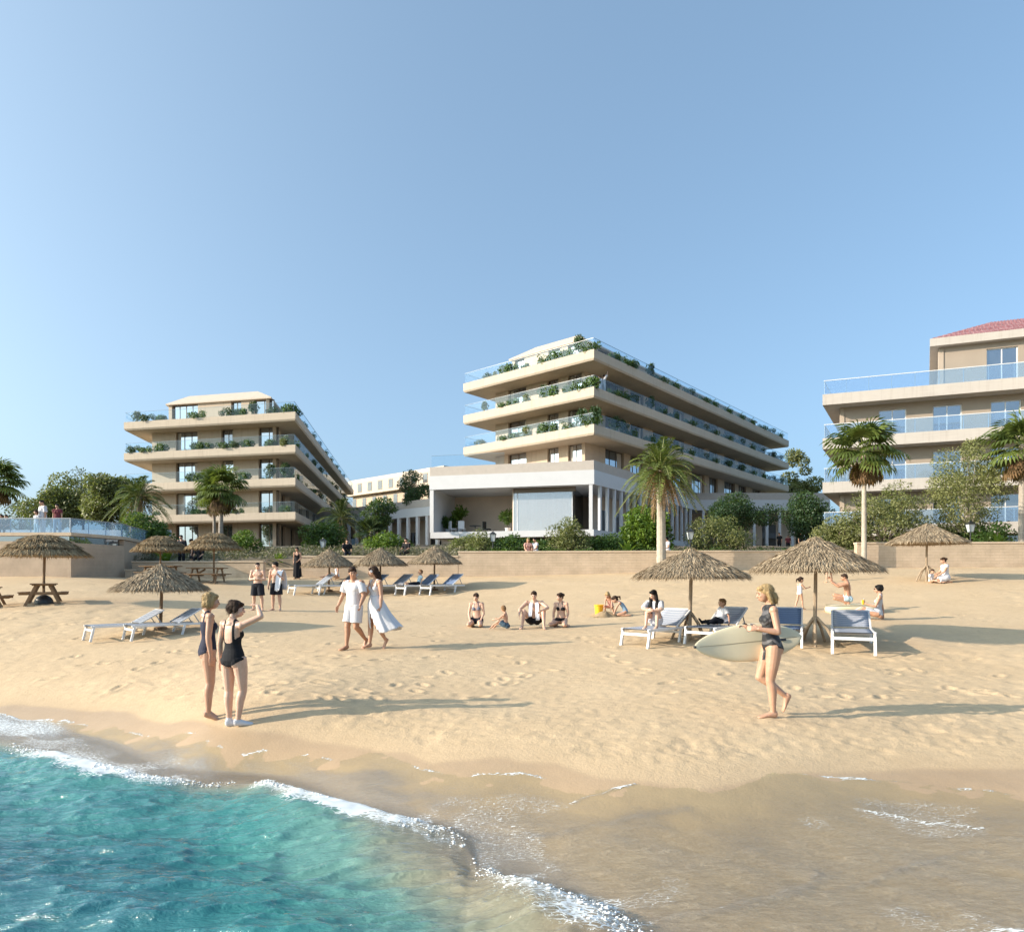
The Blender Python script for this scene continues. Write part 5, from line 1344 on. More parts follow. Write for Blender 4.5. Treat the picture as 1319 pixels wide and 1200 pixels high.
def _zig():
    m,nt,out=newmat('black_grey_zigzag_fabric'); p=N(nt,'ShaderNodeBsdfPrincipled'); nt.links.new(p.outputs[0],out.inputs[0])
    tc=nt.nodes.new('ShaderNodeTexCoord'); sp=nt.nodes.new('ShaderNodeSeparateXYZ'); nt.links.new(tc.outputs['Object'],sp.inputs[0])
    zz=math_(nt,'PINGPONG',math_(nt,'ADD',sp.outputs[1],.5),.09)
    f=math_(nt,'FRACT',math_(nt,'MULTIPLY',math_(nt,'ADD',sp.outputs[2],math_(nt,'MULTIPLY',zz,.9)),7.5))
    nt.links.new(ramp(nt,f,[(.0,(.016,.016,.019)),(.55,(.016,.016,.019)),(.62,(.10,.095,.10)),(.85,(.10,.095,.10)),(.95,(.016,.016,.019))]),p.inputs['Base Color']); p.inputs['Roughness'].default_value=.6
    return m
CL_['zigzag']=_zig()
EYE=mat('dark_eye',(.02,.015,.012),.2,.1,5)

def basis(zdir,fwd):
    z=zdir.normalized(); y=(fwd-z*fwd.dot(z)); 
    if y.length<1e-4: y=Vector((0,1,0))-z*z.y
    y.normalize(); x=y.cross(z); return Matrix((x,y,z)).transposed()

class Fig:
    """one figure, built in its own frame: x right, y forward, z up, metres"""
    def __init__(s,H,sex,pose,child=False,bulk=1.0):
        s.H=H; s.sex=sex; s.p=pose; s.child=child; s.bulk=bulk
        k=H
        hd=1.30 if child else 1.0
        s.hs=H*hd                                      # head scale
        lt,ls=.245,.245
        if child: lt,ls=.215,.215
        s.lt,s.ls=lt*k,ls*k; s.ua,s.fa=.172*k,.150*k
        if child: s.ua,s.fa=.155*k,.135*k
        hipw=(.060 if sex=='f' else .056)*k; shw=(.103 if sex=='f' else .122)*k
        if child: hipw,shw=.052*k,.095*k
        tor=(.300 if not child else .285)*k
        P=v(*pose.get('pelvis',(0,0,.53)))*k; s.P=P
        td=nz(pose.get('torso',(0,0,1))); pf=nz(pose.get('pfwd',(0,1,0))); cf=nz(pose.get('cfwd',pose.get('pfwd',(0,1,0))))
        pz=nz(pose.get('pup',tuple((td+Vector((0,0,1))).normalized()) if td.z>.2 else tuple(td)))
        s.BP=basis(pz,pf); s.BC=basis(nz(pose.get('cup',tuple(td))),cf)
        s.C=P+(s.BP@v(0,0,1)*.45+td*.55).normalized()*tor      # shoulder-line centre
        s.tor=tor
        s.hipR=P+s.BP@v(hipw,0,-.015*k); s.hipL=P+s.BP@v(-hipw,0,-.015*k)
        sh=pose.get('shrug',0)
        s.shR=s.C+s.BC@v(shw,0,-.012*k+sh*k); s.shL=s.C+s.BC@v(-shw,0,-.012*k+sh*k)
        s.shw,s.hipw=shw,hipw
        def limb(a,d1,l1,d2,l2):
            b=a+nz(d1)*l1; c=b+nz(d2)*l2; return a,b,c
        if 'knR' in pose: pass
        s.legR=limb(s.hipR,pose['rl'][0],s.lt,pose['rl'][1],s.ls); s.legL=limb(s.hipL,pose['ll'][0],s.lt,pose['ll'][1],s.ls)
        s.armR=limb(s.shR,pose['ra'][0],s.ua,pose['ra'][1],s.fa); s.armL=limb(s.shL,pose['la'][0],s.ua,pose['la'][1],s.fa)
        s.neckd=nz(pose.get('neck',tuple((s.BC@v(0,.18,1)))))
        s.face=nz(pose.get('face',tuple(cf)))
        s.headup=nz(pose.get('hup',tuple(s.neckd)))
        s.BH=basis(s.headup,s.face)
        s.N0=s.C+s.BC@v(0,-.004*k,.012*k); s.N1=s.N0+s.neckd*(.055*k)
        s.HC=s.N1+s.BH@v(0,.016*s.hs,.050*s.hs)
        s.parts={}
    # torso stations: t, half-width, half-depth, forward offset
    def stations(s):
        if s.child: T=[(-.16,.030,.036,0),(-.10,.070,.052,0),(.0,.082,.058,-.002),(.2,.078,.055,.004),(.4,.074,.052,.006),(.62,.078,.053,0),(.80,.082,.050,-.004),(.93,.078,.042,-.004),(1.02,.045,.032,-.004)]
        elif s.sex=='f': T=[(-.20,.026,.040,-.004),(-.13,.076,.062,-.006),(0,.098,.070,-.006),(.12,.094,.064,-.002),(.30,.074,.052,.004),(.42,.068,.049,.004),(.60,.076,.054,.002),(.76,.083,.056,.004),(.88,.088,.048,0),(.97,.080,.038,-.004),(1.04,.040,.030,-.004)]
        else: T=[(-.20,.028,.042,0),(-.13,.078,.060,0),(0,.092,.068,-.002),(.12,.090,.064,.002),(.30,.082,.058,.004),(.45,.081,.057,.002),(.62,.092,.062,0),(.78,.102,.064,.002),(.90,.104,.054,-.002),(.98,.092,.042,-.004),(1.05,.044,.034,-.004)]
        b=s.bulk; return [(t,w*s.H*b,d*s.H*b,o*s.H) for t,w,d,o in T]
    def spine(s,t):
        """point and frame on the spine; t 0 pelvis, 1 shoulder line"""
        P,C=s.P,s.C; L=s.tor
        c1=P+s.BP@v(0,0,1)*L*.4; c2=C-s.BC@v(0,0,1)*L*.4
        if t<0: p=P+s.BP@v(0,0,1)*L*t
        elif t>1: p=C+s.BC@v(0,0,1)*L*(t-1)
        else:
            u=1-t; p=P*u**3+c1*3*u*u*t+c2*3*u*t*t+C*t**3
        q=s.BP.to_quaternion().slerp(s.BC.to_quaternion(),min(max(t,0),1)); return p,q.to_matrix()
    def torso_rings(s,grow=0.0,t0=-9,t1=9,n=20,extra=None):
        rings=[]
        for t,w,d,o in s.stations():
            if t<t0 or t>t1: continue
            p,Bm=s.spine(t); g=grow+(extra(t) if extra else 0)
            ring=[]
            for i in range(n):
                a=2*math.pi*i/n; ca,sa=math.cos(a),math.sin(a)
                x=(w+g)*math.copysign(abs(ca)**.85,ca); y=(d+g)*math.copysign(abs(sa)**.9,sa)+o
                ring.append(p+Bm@v(x,y,0))
            rings.append(ring)
        return rings
    def legs(s): return ((s.legR,'R'),(s.legL,'L'))
    def build_body(s,hands=True):
        k=s.H; mb=MB(); b=s.bulk
        f=s.sex=='f'
        mb.loft(s.torso_rings())
        ch=s.child
        th=[.056,.057,.050,.041,.034] if f else [.054,.054,.049,.041,.036]
        if ch: th=[.046,.044,.038,.033,.029]
        sh=[.034,.037,.034,.026,.0195] if not ch else [.030,.031,.028,.023,.019]
        th=[r*k*b for r in th]; sh=[r*k*b for r in sh]
        for (h,kn,an),sd in s.legs():
            q=s.p['r'+'l'] if sd=='R' else s.p['ll']
            fwd=s.BP@v(0,1,0)
            dT=(kn-h).normalized(); dS=(an-kn).normalized()
            pts=[h-dT*.01*k+ (s.BP@v(0,0,.02*k)),h+(kn-h)*.22,h+(kn-h)*.5,h+(kn-h)*.8,kn]
            mb.tube(pts,th,14)
            back=-(dT.cross(dS)); bend=dT.angle(dS)
            calfdir=(dT-dS*dT.dot(dS)); calfdir=(-calfdir.normalized() if calfdir.length>.05 else -fwd)*-1
            cb=(-(fwd-dS*fwd.dot(dS))).normalized() if bend<.15 else -calfdir
            if bend>=.15: cb=-( (dT-dS*dT.dot(dS)).normalized())*1
            cb=cb if cb.length>.1 else -fwd
            pts=[kn,kn+(an-kn)*.2+cb*.006*k,kn+(an-kn)*.38+cb*.008*k,kn+(an-kn)*.7+cb*.002*k,an]
            mb.tube(pts,sh,14); mb.ellipsoid(kn,(th[4]*1.03,)*3,None,10,8)
            # foot
            fd=nz(q[2]) if len(q)>2 else fwd
            up=(-dS-fd*(-dS).dot(fd)); up=up.normalized() if up.length>.05 else v(0,0,1)
            sd_=fd.cross(up); Fm=[]
            hl=an-fd*.028*k+(-up)*.006*k
            for (t,w,hh,dz) in ((0,.016,.020,-.006),(.012,.021,.026,-.010),(.04,.021,.028,-.010),(.075,.022,.020,-.017),(.105,.027,.014,-.022),(.128,.027,.011,-.0245),(.145,.022,.008,-.0265),(.152,.012,.005,-.028)):
                c=hl+fd*t*k+up*dz*k
                Fm.append([c+sd_*(w*k*math.cos(a))+up*(hh*k*math.sin(a)) for a in [2*math.pi*i/12 for i in range(12)]])
            mb.loft(Fm); mb.ellipsoid(an,(sh[4]*1.05,)*3,None,10,8)
            if f or not ch:
                g=s.P+s.BP@v((.047 if sd=='R' else -.047)*k,-.030*k,-.020*k); r=(.048 if f else .043)*k*b
                if not ch: mb.ellipsoid(g,(r,r*.88,r*1.12),s.BP,12,8)
        if f and not ch:
            for sgn in (-1,1):
                p,Bm=s.spine(.70); mb.ellipsoid(p+Bm@v(sgn*.041*k,.036*k,0),(.036*k,.033*k,.037*k),Bm,12,8)
        elif not ch:
            for sgn in (-1,1):
                p,Bm=s.spine(.76); mb.ellipsoid(p+Bm@v(sgn*.050*k,.036*k,0),(.050*k,.030*k,.036*k),Bm,12,8)
        ar=[.030,.028,.026,.0225] if f else [.037,.034,.032,.026]
        fr_=[.0225,.0235,.019,.0145] if f else [.027,.028,.022,.0165]
        if ch: ar=[.026,.024,.022,.020]; fr_=[.020,.020,.017,.0145]
        for (a,e,w_),sd in ((s.armR,'R'),(s.armL,'L')):
            mb.ellipsoid(a,(ar[0]*k*1.12,)*3,None,12,8)
            inn=a+(s.C-a)*.35+s.BC@v(0,0,-.01*k); mb.tube([inn,a],[.034*k*b,ar[0]*k*b],12)
            mb.tube([a,a+(e-a)*.35,a+(e-a)*.7,e],[r*k*b for r in ar],12); mb.ellipsoid(e,(ar[3]*k*1.0,)*3,None,10,8)
            mb.tube([e,e+(w_-e)*.25,e+(w_-e)*.65,w_],[r*k*b for r in fr_],12)
            s.hand(mb,sd,e,w_,k*(1.0 if not ch else .95))
        # neck and head
        nr=.030 if f else .037
        if ch: nr=.027
        mb.tube([s.N0-s.neckd*.03*k,s.N0+s.neckd*.02*k,s.HC-s.BH@v(0,.012*s.hs,.02*s.hs)],[nr*1.5*k,nr*k,nr*k],14)
        mb.tube([s.C+s.BC@v(-s.shw*.72,-.006*k,-.008*k),s.N0+s.BC@v(0,-.008*k,.022*k),s.C+s.BC@v(s.shw*.72,-.006*k,-.008*k)],[.020*k,.030*k,.020*k],10)
        h=s.hs; E_=lambda c,r,rot=None,nu=14,nv=10: mb.ellipsoid(s.HC+s.BH@v(*[q*h for q in c]),tuple(q*h for q in r),s.BH if rot is None else s.BH@rot,nu,nv)
        E_((0,-.008,.014),(.046,.058,.052)); E_((0,.020,-.012),(.039,.040,.052)); E_((0,.030,-.040),(.022,.024,.019)); E_((0,.036,.004),(.033,.022,.020))
        mb.tube([s.HC+s.BH@(v(0,.054,.010)*h),s.HC+s.BH@(v(0,.066,-.014)*h)],[.0045*h,.0075*h],8); E_((0,.064,-.016),(.0085,.0085,.006))
        for sg in (-1,1):
            E_((sg*.020,.045,-.012),(.014,.012,.012)); E_((sg*.046,-.006,-.006),(.006,.011,.017),None,8,6); E_((sg*.017,.053,.012),(.014,.006,.004),None,8,6)
        E_((0,.054,-.033),(.013,.008,.0035),None,10,6); E_((0,.053,-.038),(.011,.008,.0035),None,10,6)
        return mb
    def hand(s,mb,sd,e,w_,k):
        q=s.p['ra'] if sd=='R' else s.p['la']
        fd=nz(q[2]) if len(q)>2 else (w_-e).normalized()
        curl=q[3] if len(q)>3 else .45
        palm=nz(q[4]) if len(q)>4 else None
        if palm is None:
            c=(v(-1,0,0) if sd=='R' else v(1,0,0)); palm=s.BC@c
        pn=(palm-fd*palm.dot(fd)); pn=pn.normalized() if pn.length>.05 else v(0,0,1)
        sx=fd.cross(pn)*(1 if sd=='R' else -1)            # towards the thumb side
        rings=[]
        for t,wd,tk in ((-.006,.013,.010),(.012,.018,.010),(.034,.023,.010),(.052,.023,.008)):
            c=w_+fd*t*k; rings.append([c+sx*(wd*k*math.cos(a))+pn*(tk*k*math.sin(a)) for a in [2*math.pi*i/12 for i in range(12)]])
        mb.loft(rings)
        for i,(off,L) in enumerate(((.0175,.038),(.006,.043),(-.006,.040),(-.0175,.031))):
            p=w_+fd*.050*k+sx*off*k; d=(fd+sx*off*4).normalized(); pts=[p-d*.012*k,p]
            ang=0
            for j,fr in enumerate((.45,.32,.23)):
                ang=curl*(.75+.5*j)*(1+.12*i); 
                d=(d*math.cos(ang*.6)+pn*math.sin(ang*.6)).normalized(); p=p+d*L*fr*k; pts.append(p)
                pn2=pn
            mb.tube(pts,[.0062*k,.0060*k,.0056*k,.0052*k,.0044*k],7)
        p=w_+fd*.012*k+sx*.016*k; d=(fd*.75+sx*.7+pn*.25).normalized(); p2=p+d*.026*k; d2=(fd*.95+sx*.25+pn*.3*(.5+curl)).normalized()
        mb.tube([p-d*.006*k,p,p2,p2+d2*.018*k,p2+d2*.026*k],[.008*k,.0085*k,.0068*k,.0058*k,.0045*k],7)

DG=None
def remesh(mb,name,vox,mats,parent,smooth=2,disp=None):
    me=bpy.data.meshes.new(name+'_src'); me.from_pydata([tuple(p) for p in mb.v],[],mb.f); me.update()
    o=bpy.data.objects.new(name+'_src',me); COL.objects.link(o)
    m=o.modifiers.new('r','REMESH'); m.mode='VOXEL'; m.voxel_size=vox; m.adaptivity=0
    if smooth: sm=o.modifiers.new('s','SMOOTH'); sm.factor=.5; sm.iterations=smooth
    dg=bpy.context.evaluated_depsgraph_get(); dg.update()
    ev=o.evaluated_get(dg); me2=bpy.data.meshes.new_from_object(ev,depsgraph=dg); me2.name=name
    bpy.data.objects.remove(o); bpy.data.meshes.remove(me)
    return me2
def mesh_np(me):
    V=np.empty(len(me.vertices)*3,np.float32); me.vertices.foreach_get('co',V); V=V.reshape(-1,3)
    Nn=np.empty(len(me.vertices)*3,np.float32); me.vertex_normals.foreach_get('vector',Nn); Nn=Nn.reshape(-1,3)
    Q=[tuple(p.vertices) for p in me.polygons]
    return V,Nn,Q
def sub_mesh(name,V,Nn,Q,mask,off,mat_,parent):
    keep=[q for q in Q if all(mask[i] for i in q)]
    if not keep: return None
    idx=sorted({i for q in keep for i in q}); mp={i:k for k,i in enumerate(idx)}
    P=V[idx]+Nn[idx]*off; n=len(idx)
    me=bpy.data.meshes.new(name)
    me.from_pydata([tuple(map(float,p)) for p in P],[],[[mp[i] for i in q] for q in keep]); me.update()
    o=link_mesh(name,me,mat_,parent,True)
    so_=o.modifiers.new('thickness','SOLIDIFY'); so_.thickness=.003; so_.offset=-1
    return o

def seg_t(V,a,b):
    a=np.array(a);b=np.array(b); d=b-a; t=((V-a)@d)/(d@d); tc=np.clip(t,0,1); return t,np.linalg.norm(V-(a+tc[:,None]*d),axis=1)

PEOPLE=[]
def person(label,loc,H,heading,pose,sex='f',skin='fair',hair=('short','brown'),wear=(),child=False,vox=.008,bulk=1.0,group='people on the beach',detail=True,ground=True,sit=None,sc_up=1):
    """heading: the way the figure faces, degrees counter-clockwise from +Y (away from the camera)"""
    fg=Fig(H,sex,pose,child,bulk); o=empty('person',loc,R(heading),label,'person',group)
    mb=fg.build_body(); me=remesh(mb,'body',vox,None,None,2)
    V,Nn,Q=mesh_np(me)
    if ground:
        dz=-float(V[:,2].min())-.012
        o.location=(loc[0],loc[1],loc[2]+dz)
    # lips carry their own colour
    lipc=np.array(fg.HC+fg.BH@(v(0,.060,-.0355)*fg.hs)); rel=(V-lipc)@np.array(fg.BH)
    blush=np.clip(1.25-np.sqrt((rel[:,0]/(.014*fg.hs))**2+(rel[:,1]/(.012*fg.hs))**2+(rel[:,2]/(.007*fg.hs))**2),0,1)
    a=me.attributes.new('blush','FLOAT','POINT'); a.data.foreach_set('value',blush.astype(np.float32))
    body=link_mesh('body',me,SK[skin],o,True)
    if detail:
        for sg in (-1,1):
            m2=MB(); m2.ellipsoid(fg.HC+fg.BH@(v(sg*.0175,.0545,.003)*fg.hs),(.0085*fg.hs,.004*fg.hs,.0042*fg.hs),fg.BH,8,6); m2.build('eye',EYE,o,smooth=True)
            m2=MB(); m2.ellipsoid(fg.HC+fg.BH@(v(sg*.018,.0565,.0155)*fg.hs),(.012*fg.hs,.004*fg.hs,.0024*fg.hs),fg.BH,8,6); m2.build('eyebrow',HR[hair[1]] if hair[1]!='blonde' else HR['ginger'],o,smooth=True)
    # coordinates along the body used for the edges of clothes
    ts=np.array([fg.spine(t)[0] for t in np.linspace(-.35,1.25,65)]); tt=np.linspace(-.35,1.25,65)
    D2=((V[:,None,:]-ts[None])**2).sum(2); it=D2.argmin(1); tg_=np.gradient(ts,tt,axis=0); tv=tt[it]+((V-ts[it])*tg_[it]).sum(1)/(tg_[it]**2).sum(1); dsp=np.sqrt(D2.min(1))
    fr=[fg.spine(t)[1] for t in tt]; X=np.array([ (V[i]-ts[it[i]])@np.array(fr[it[i]].col[0]) for i in range(len(V))]); Y=np.array([(V[i]-ts[it[i]])@np.array(fr[it[i]].col[1]) for i in range(len(V))])
    dl={}; tl={}
    for nm,(a_,b_) in {'thR':(fg.legR[0],fg.legR[1]),'thL':(fg.legL[0],fg.legL[1]),'shR':(fg.legR[1],fg.legR[2]),'shL':(fg.legL[1],fg.legL[2]),
                       'uaR':(fg.armR[0],fg.armR[1]),'uaL':(fg.armL[0],fg.armL[1]),'faR':(fg.armR[1],fg.armR[2]),'faL':(fg.armL[1],fg.armL[2])}.items():
        tl[nm],dl[nm]=seg_t(V,a_,b_)
    k=H; arm=np.minimum.reduce([dl['uaR'],dl['uaL'],dl['faR'],dl['faL']]); armf=np.minimum(dl['faR'],dl['faL'])
    leg=np.minimum(dl['thR'],dl['thL']); shin=np.minimum(dl['shR'],dl['shL'])
    tmin=np.where(dl['thR']<dl['thL'],tl['thR'],tl['thL'])
    isarm=(arm<.034*k)&(np.abs(X)>fg.shw*.86)|((armf<.027*k)&(np.abs(X)>.03*k))
    handz=np.zeros(len(V),bool)
    for (a_,e_,w_) in (fg.armR,fg.armL):
        fd_=(w_-e_).normalized(); t_,d_=seg_t(V,w_,w_+fd_*.10*k); handz|=(d_<.030*k)
    tors=(~isarm)&(~handz)&(shin>.05*k)
    onhead=np.linalg.norm(V-np.array(fg.HC),axis=1)<.085*fg.hs
    tors&=~onhead
    for wspec in wear:
        kind=wspec[0]; cm=CL_[wspec[1]]
        if kind in ('onepiece','lowback','vest'):
            legcut=(tv>-.02+ (np.abs(X)/k-.02)*(1.15 if kind!='vest' else 1.0))|((np.abs(X)<.03*k)&(tv>-.35))
            crotch=((np.abs(X)<.032*k)&(tmin<.16))
            lower=np.where(Y<-.01*k,(tv>-.21+np.abs(X)/k*1.75)&((tv>-.13)|crotch),legcut|crotch)
            if kind=='onepiece': top=np.where(Y>0,.80,.84); strap=(np.abs(np.abs(X)-.052*k)<.010*k)&(tv<1.2)
            elif kind=='lowback': top=np.where(Y>0,.80,.46+ (np.abs(X)/k/.07)**2*.16); strap=(np.abs(np.abs(X)-(.050*k))<.010*k)&(tv<1.2)
            else: top=np.full(len(V),1.10); strap=np.abs(X)<0
            msk=tors&lower&((tv<top)|(strap&(tv>.4)))
            if kind!='vest': msk&=(tmin<.20)|(tv>0)
            sub_mesh('swimsuit',V,Nn,Q,msk,.004,cm,o)
        elif kind=='bikini':
            t0=.70; msk=tors&(Y>0)&(np.sqrt(((np.abs(X)-.043*k)/(.036*k))**2+((tv-.70)/.12)**2)<1)
            msk|=tors&(np.abs(tv-.615)<.022); msk|=tors&(Y>0)&(tv>.7)&(tv<1.15)&(np.abs(np.abs(X)-(.043*k-(tv-.75)*.05*k))<.007*k)
            sub_mesh('bikini_top',V,Nn,Q,msk,.004,cm,o)
            if wspec[-1]!='toponly':
                m3=tors&(tv<.14)&((tv>-.03+(np.abs(X)/k-.03)*1.1)|((np.abs(X)<.03*k)&(tmin<.16)))
                sub_mesh('bikini_bottom',V,Nn,Q,m3,.004,cm,o)
        elif kind=='trunks':
            # tight part taken from the body, loose legs around it
            grow=wspec[2] if len(wspec)>2 else .012; ln=wspec[3] if len(wspec)>3 else .75
            m2=MB(); m2.loft(fg.torso_rings(grow*k,-.25,.22))
            for (h,kn,an),sd in fg.legs():
                e=h+(kn-h)*ln; dT=(kn-h).normalized()
                m2.tube([h+fg.BP@v(0,0,.03*k),h+(e-h)*.35,h+(e-h)*.7,e],[(.060+grow)*k,(.058+grow*1.15)*k,(.054+grow*1.3)*k,(.052+grow*1.55)*k],16)
                g=fg.P+fg.BP@v((.047 if sd=='R' else -.047)*k,-.034*k,-.022*k); m2.ellipsoid(g,(.06*k,.055*k,.06*k),fg.BP,12,8)
            mm=remesh(m2,'shorts',max(vox,.011),None,None,3); link_mesh('shorts',mm,cm,o,True)
        elif kind=='trousers':
            m2=MB(); m2.loft(fg.torso_rings(.012*k,-.25,.20))
            for (h,kn,an),sd in fg.legs():
                m2.tube([h+fg.BP@v(0,0,.03*k),h+(kn-h)*.5,kn,kn+(an-kn)*.5,kn+(an-kn)*.95],[.062*k,.060*k,.046*k,.044*k,.036*k],12)
            mm=remesh(m2,'trousers',max(vox,.012),None,None,2); link_mesh('trousers',mm,cm,o,True)
        elif kind=='shirt':
            g=wspec[2] if len(wspec)>2 else .014; hem=wspec[3] if len(wspec)>3 else -.06; slv=wspec[4] if len(wspec)>4 else .75
            m2=MB(); m2.loft(fg.torso_rings(g*k,hem,1.04,20,lambda t:.010*k*max(0,.5-t)))
            for a_,e_,w_ in (fg.armR,fg.armL):
                q=a_+(e_-a_)*slv; m2.tube([fg.C+(a_-fg.C)*.4-fg.BC@v(0,0,.008*k),a_-fg.BC@v(0,0,.012*k),a_+(q-a_)*.5,q],[.040*k,(.045+g*.3)*k,(.039+g*.6)*k,(.035+g)*k],14)
            if not child and sex=='m':
                for sg in (-1,1): p,Bm=fg.spine(.76); m2.ellipsoid(p+Bm@v(sg*.050*k,.040*k,0),(.058*k,.038*k,.046*k),Bm)
            if not child and sex=='f':
                for sg in (-1,1): p,Bm=fg.spine(.70); m2.ellipsoid(p+Bm@v(sg*.042*k,.045*k,0),(.045*k,.042*k,.045*k),Bm)
            mm=remesh(m2,'shirt',max(vox,.010),None,None,3); link_mesh('shirt',mm,cm,o,True)
            m2=MB(); p,Bm=fg.spine(1.03); rr=[]
            for i in range(14):
                a=2*math.pi*i/14; rr.append(p+Bm@v(.040*k*math.cos(a),.034*k*math.sin(a)-.004*k,(.008 if math.sin(a)<.5 else -.012)*k))
            m2.tube(rr+[rr[0]],[.009*k]*15,8,False); m2.build('collar',cm,o,smooth=True)
        elif kind=='dress':
            hem=wspec[2]; flow=v(*wspec[3]); flare=wspec[4]
            msk=tors&(tv>.1)&(tv<np.where(Y>0,.80-.12*np.clip(1-np.abs(X)/(.03*k),0,1),.74)); strap=tors&(np.abs(np.abs(X)-.060*k)<.012*k)&(tv>.6)&(tv<1.2)
            sub_mesh('bodice',V,Nn,Q,msk|strap,.008,cm,o)
            rings=[];n=64; p0,B0=fg.spine(.38); 
            for j in range(26):
                t=j/25; c=p0.lerp(Vector((fg.P.x,fg.P.y,hem*k)),t)+flow*k*(t**1.7)
                w_=(.072+(.118-.072)*min(1,t*4)**.7+flare*max(0,t-.2)**1.1)*k; d_=(.056+(.095-.056)*min(1,t*4)**.7+flare*.85*max(0,t-.2)**1.1)*k
                ring=[]
                for i in range(n):
                    a=2*math.pi*i/n; pl=1+(.075*math.sin(9*a+.6*math.sin(3*a))+.035*math.sin(17*a+1))*t
                    zz=.035*k*math.sin(2*a+1)*t*t
                    ring.append(c+fg.BP@v(w_*pl*math.cos(a),d_*pl*math.sin(a),zz))
                rings.append(ring)
            # the skirt opens in front along one slit
            m2=MB(); n_=len(rings[0]); vs=[q for r_ in rings for q in r_]; fs=[]; sl=wspec[5] if len(wspec)>5 else None
            for i in range(len(rings)-1):
                for q in range(n_):
                    if sl is not None and i>10 and abs(((q-sl+n_//2)%n_)-n_//2)<(i-9)*.30: continue
                    fs.append((i*n_+q,i*n_+(q+1)%n_,(i+1)*n_+(q+1)%n_,(i+1)*n_+q))
            m2.add(vs,fs); sk_=m2.build('skirt',cm,o,smooth=True); so_=sk_.modifiers.new('thickness','SOLIDIFY'); so_.thickness=.004
        elif kind=='shoes':
            m3=np.zeros(len(V),bool)
            for (h,kn,an),sd in fg.legs(): m3|=(np.linalg.norm(V-np.array(an),axis=1)<.15*k)&(((V-np.array(an))@np.array((kn-an).normalized()))<.010*k)
            sub_mesh('shoes',V,Nn,Q,m3,.006,cm,o)
        elif kind=='belt':
            m2=MB(); p,Bm=fg.spine(.24); rr=[p+Bm@v(.096*k*math.cos(a),.072*k*math.sin(a),0) for a in [2*math.pi*i/24 for i in range(25)]]; m2.tube(rr,[.006*k]*25,6,False); m2.build('belt',cm,o)
        elif kind=='flower':
            m2=MB(); c=fg.HC+fg.BH@(v(wspec[2]*.05,.012,.02)*fg.hs)
            for i in range(6): a=i*1.047; m2.ellipsoid(c+fg.BH@v(wspec[2]*.006,.018*math.cos(a),.018*math.sin(a)),(.008,.014,.014),fg.BH,8,6)
            m2.build('hair_flower',cm,o,smooth=True)
        elif kind=='sunglasses':
            m2=MB()
            for sg in (-1,1): m2.ellipsoid(fg.HC+fg.BH@(v(sg*.019,.060,.004)*fg.hs),(.017*fg.hs,.006*fg.hs,.013*fg.hs),fg.BH,10,6); m2.tube([fg.HC+fg.BH@(v(sg*.036,.055,.006)*fg.hs),fg.HC+fg.BH@(v(sg*.050,-.004,.006)*fg.hs)],.0025*fg.hs,5)
            m2.build('sunglasses',CL_['black'],o,smooth=True)
    # hair
    st,hc=hair; m2=MB(); h=fg.hs
    Eh=lambda c,r,nu=14,nv=10: m2.ellipsoid(fg.HC+fg.BH@v(*[q*h for q in c]),tuple(q*h for q in r),fg.BH,nu,nv)
    if st!='none':
        if st=='short':  Eh((0,-.012,.024),(.050,.060,.053)); Eh((0,.018,.052),(.036,.034,.022)); Eh((0,-.034,-.004),(.040,.034,.040))
        elif st=='crop': Eh((0,-.012,.022),(.0485,.0595,.051)); Eh((0,.016,.050),(.034,.030,.018))
        else: Eh((0,-.013,.022),(.051,.062,.056)); Eh((0,-.036,-.006),(.043,.032,.044)); Eh((.018,.024,.046),(.026,.028,.018)); Eh((-.018,.024,.046),(.026,.028,.018))
        if st=='bob':
            for sg in (-1,1): Eh((sg*.041,-.010,-.012),(.015,.034,.048)); 
            Eh((0,-.040,-.022),(.045,.028,.042))
        if st=='updo': Eh((0,-.055,.010),(.040,.028,.044)); Eh((0,-.045,.050),(.034,.030,.026)); [Eh((sg*.042,.0,.002),(.012,.022,.034)) for sg in (-1,1)]
        if st=='bun': Eh((0,-.080,.020),(.026,.024,.026))
        if st in ('long','longloose'):
            dn=v(0,0,-1); 
            for sg in (-1,1):
                a0=fg.HC+fg.BH@(v(sg*.042,-.012,.01)*h); b0=fg.N0+fg.BC@v(sg*.05*k,(-.01 if st=='long' else -.03)*k,0)
                if st=='long': b0=fg.N0+fg.BC@v(sg*.050*k,.040*k,-.012*k); m2.tube([a0,a0.lerp(b0,.5)+fg.BH@v(sg*.010*h,0,0),b0,b0+fg.BC@v(0,.040*k,-.07*k),b0+fg.BC@v(-sg*.006*k,.050*k,-.15*k),b0+fg.BC@v(-sg*.006*k,.046*k,-.20*k)],[.020*h,.024*h,.026*h,.027*h,.024*h,.010*h],10)
                else: m2.tube([a0,a0.lerp(b0,.5)+fg.BH@v(sg*.006*h,0,0),b0,b0+fg.BC@v(0,-.02*k,-.07*k),b0+fg.BC@v(-sg*.01*k,-.02*k,-.14*k)],[.018*h,.022*h,.024*h,.020*h,.008*h],10)
            a0=fg.HC+fg.BH@(v(0,-.048,-.01)*h); b0=fg.N0+fg.BC@v(0,-.055*k,-.01*k); m2.tube([a0,b0,b0+fg.BC@v(0,-.012*k,-.13*k)],[.036*h,.040*h,.016*h],12)
        if st=='shoulder':
            for sg in (-1,1):
                a0=fg.HC+fg.BH@(v(sg*.044,-.008,.012)*h); b0=fg.HC+fg.BH@(v(sg*.046,-.026,-.085)*h); m2.tube([a0,a0.lerp(b0,.5),b0],[.015*h,.019*h,.010*h],10)
            a0=fg.HC+fg.BH@(v(0,-.048,-.01)*h); b0=fg.HC+fg.BH@(v(0,-.060,-.095)*h); m2.tube([a0,a0.lerp(b0,.5),b0],[.036*h,.040*h,.018*h],12)
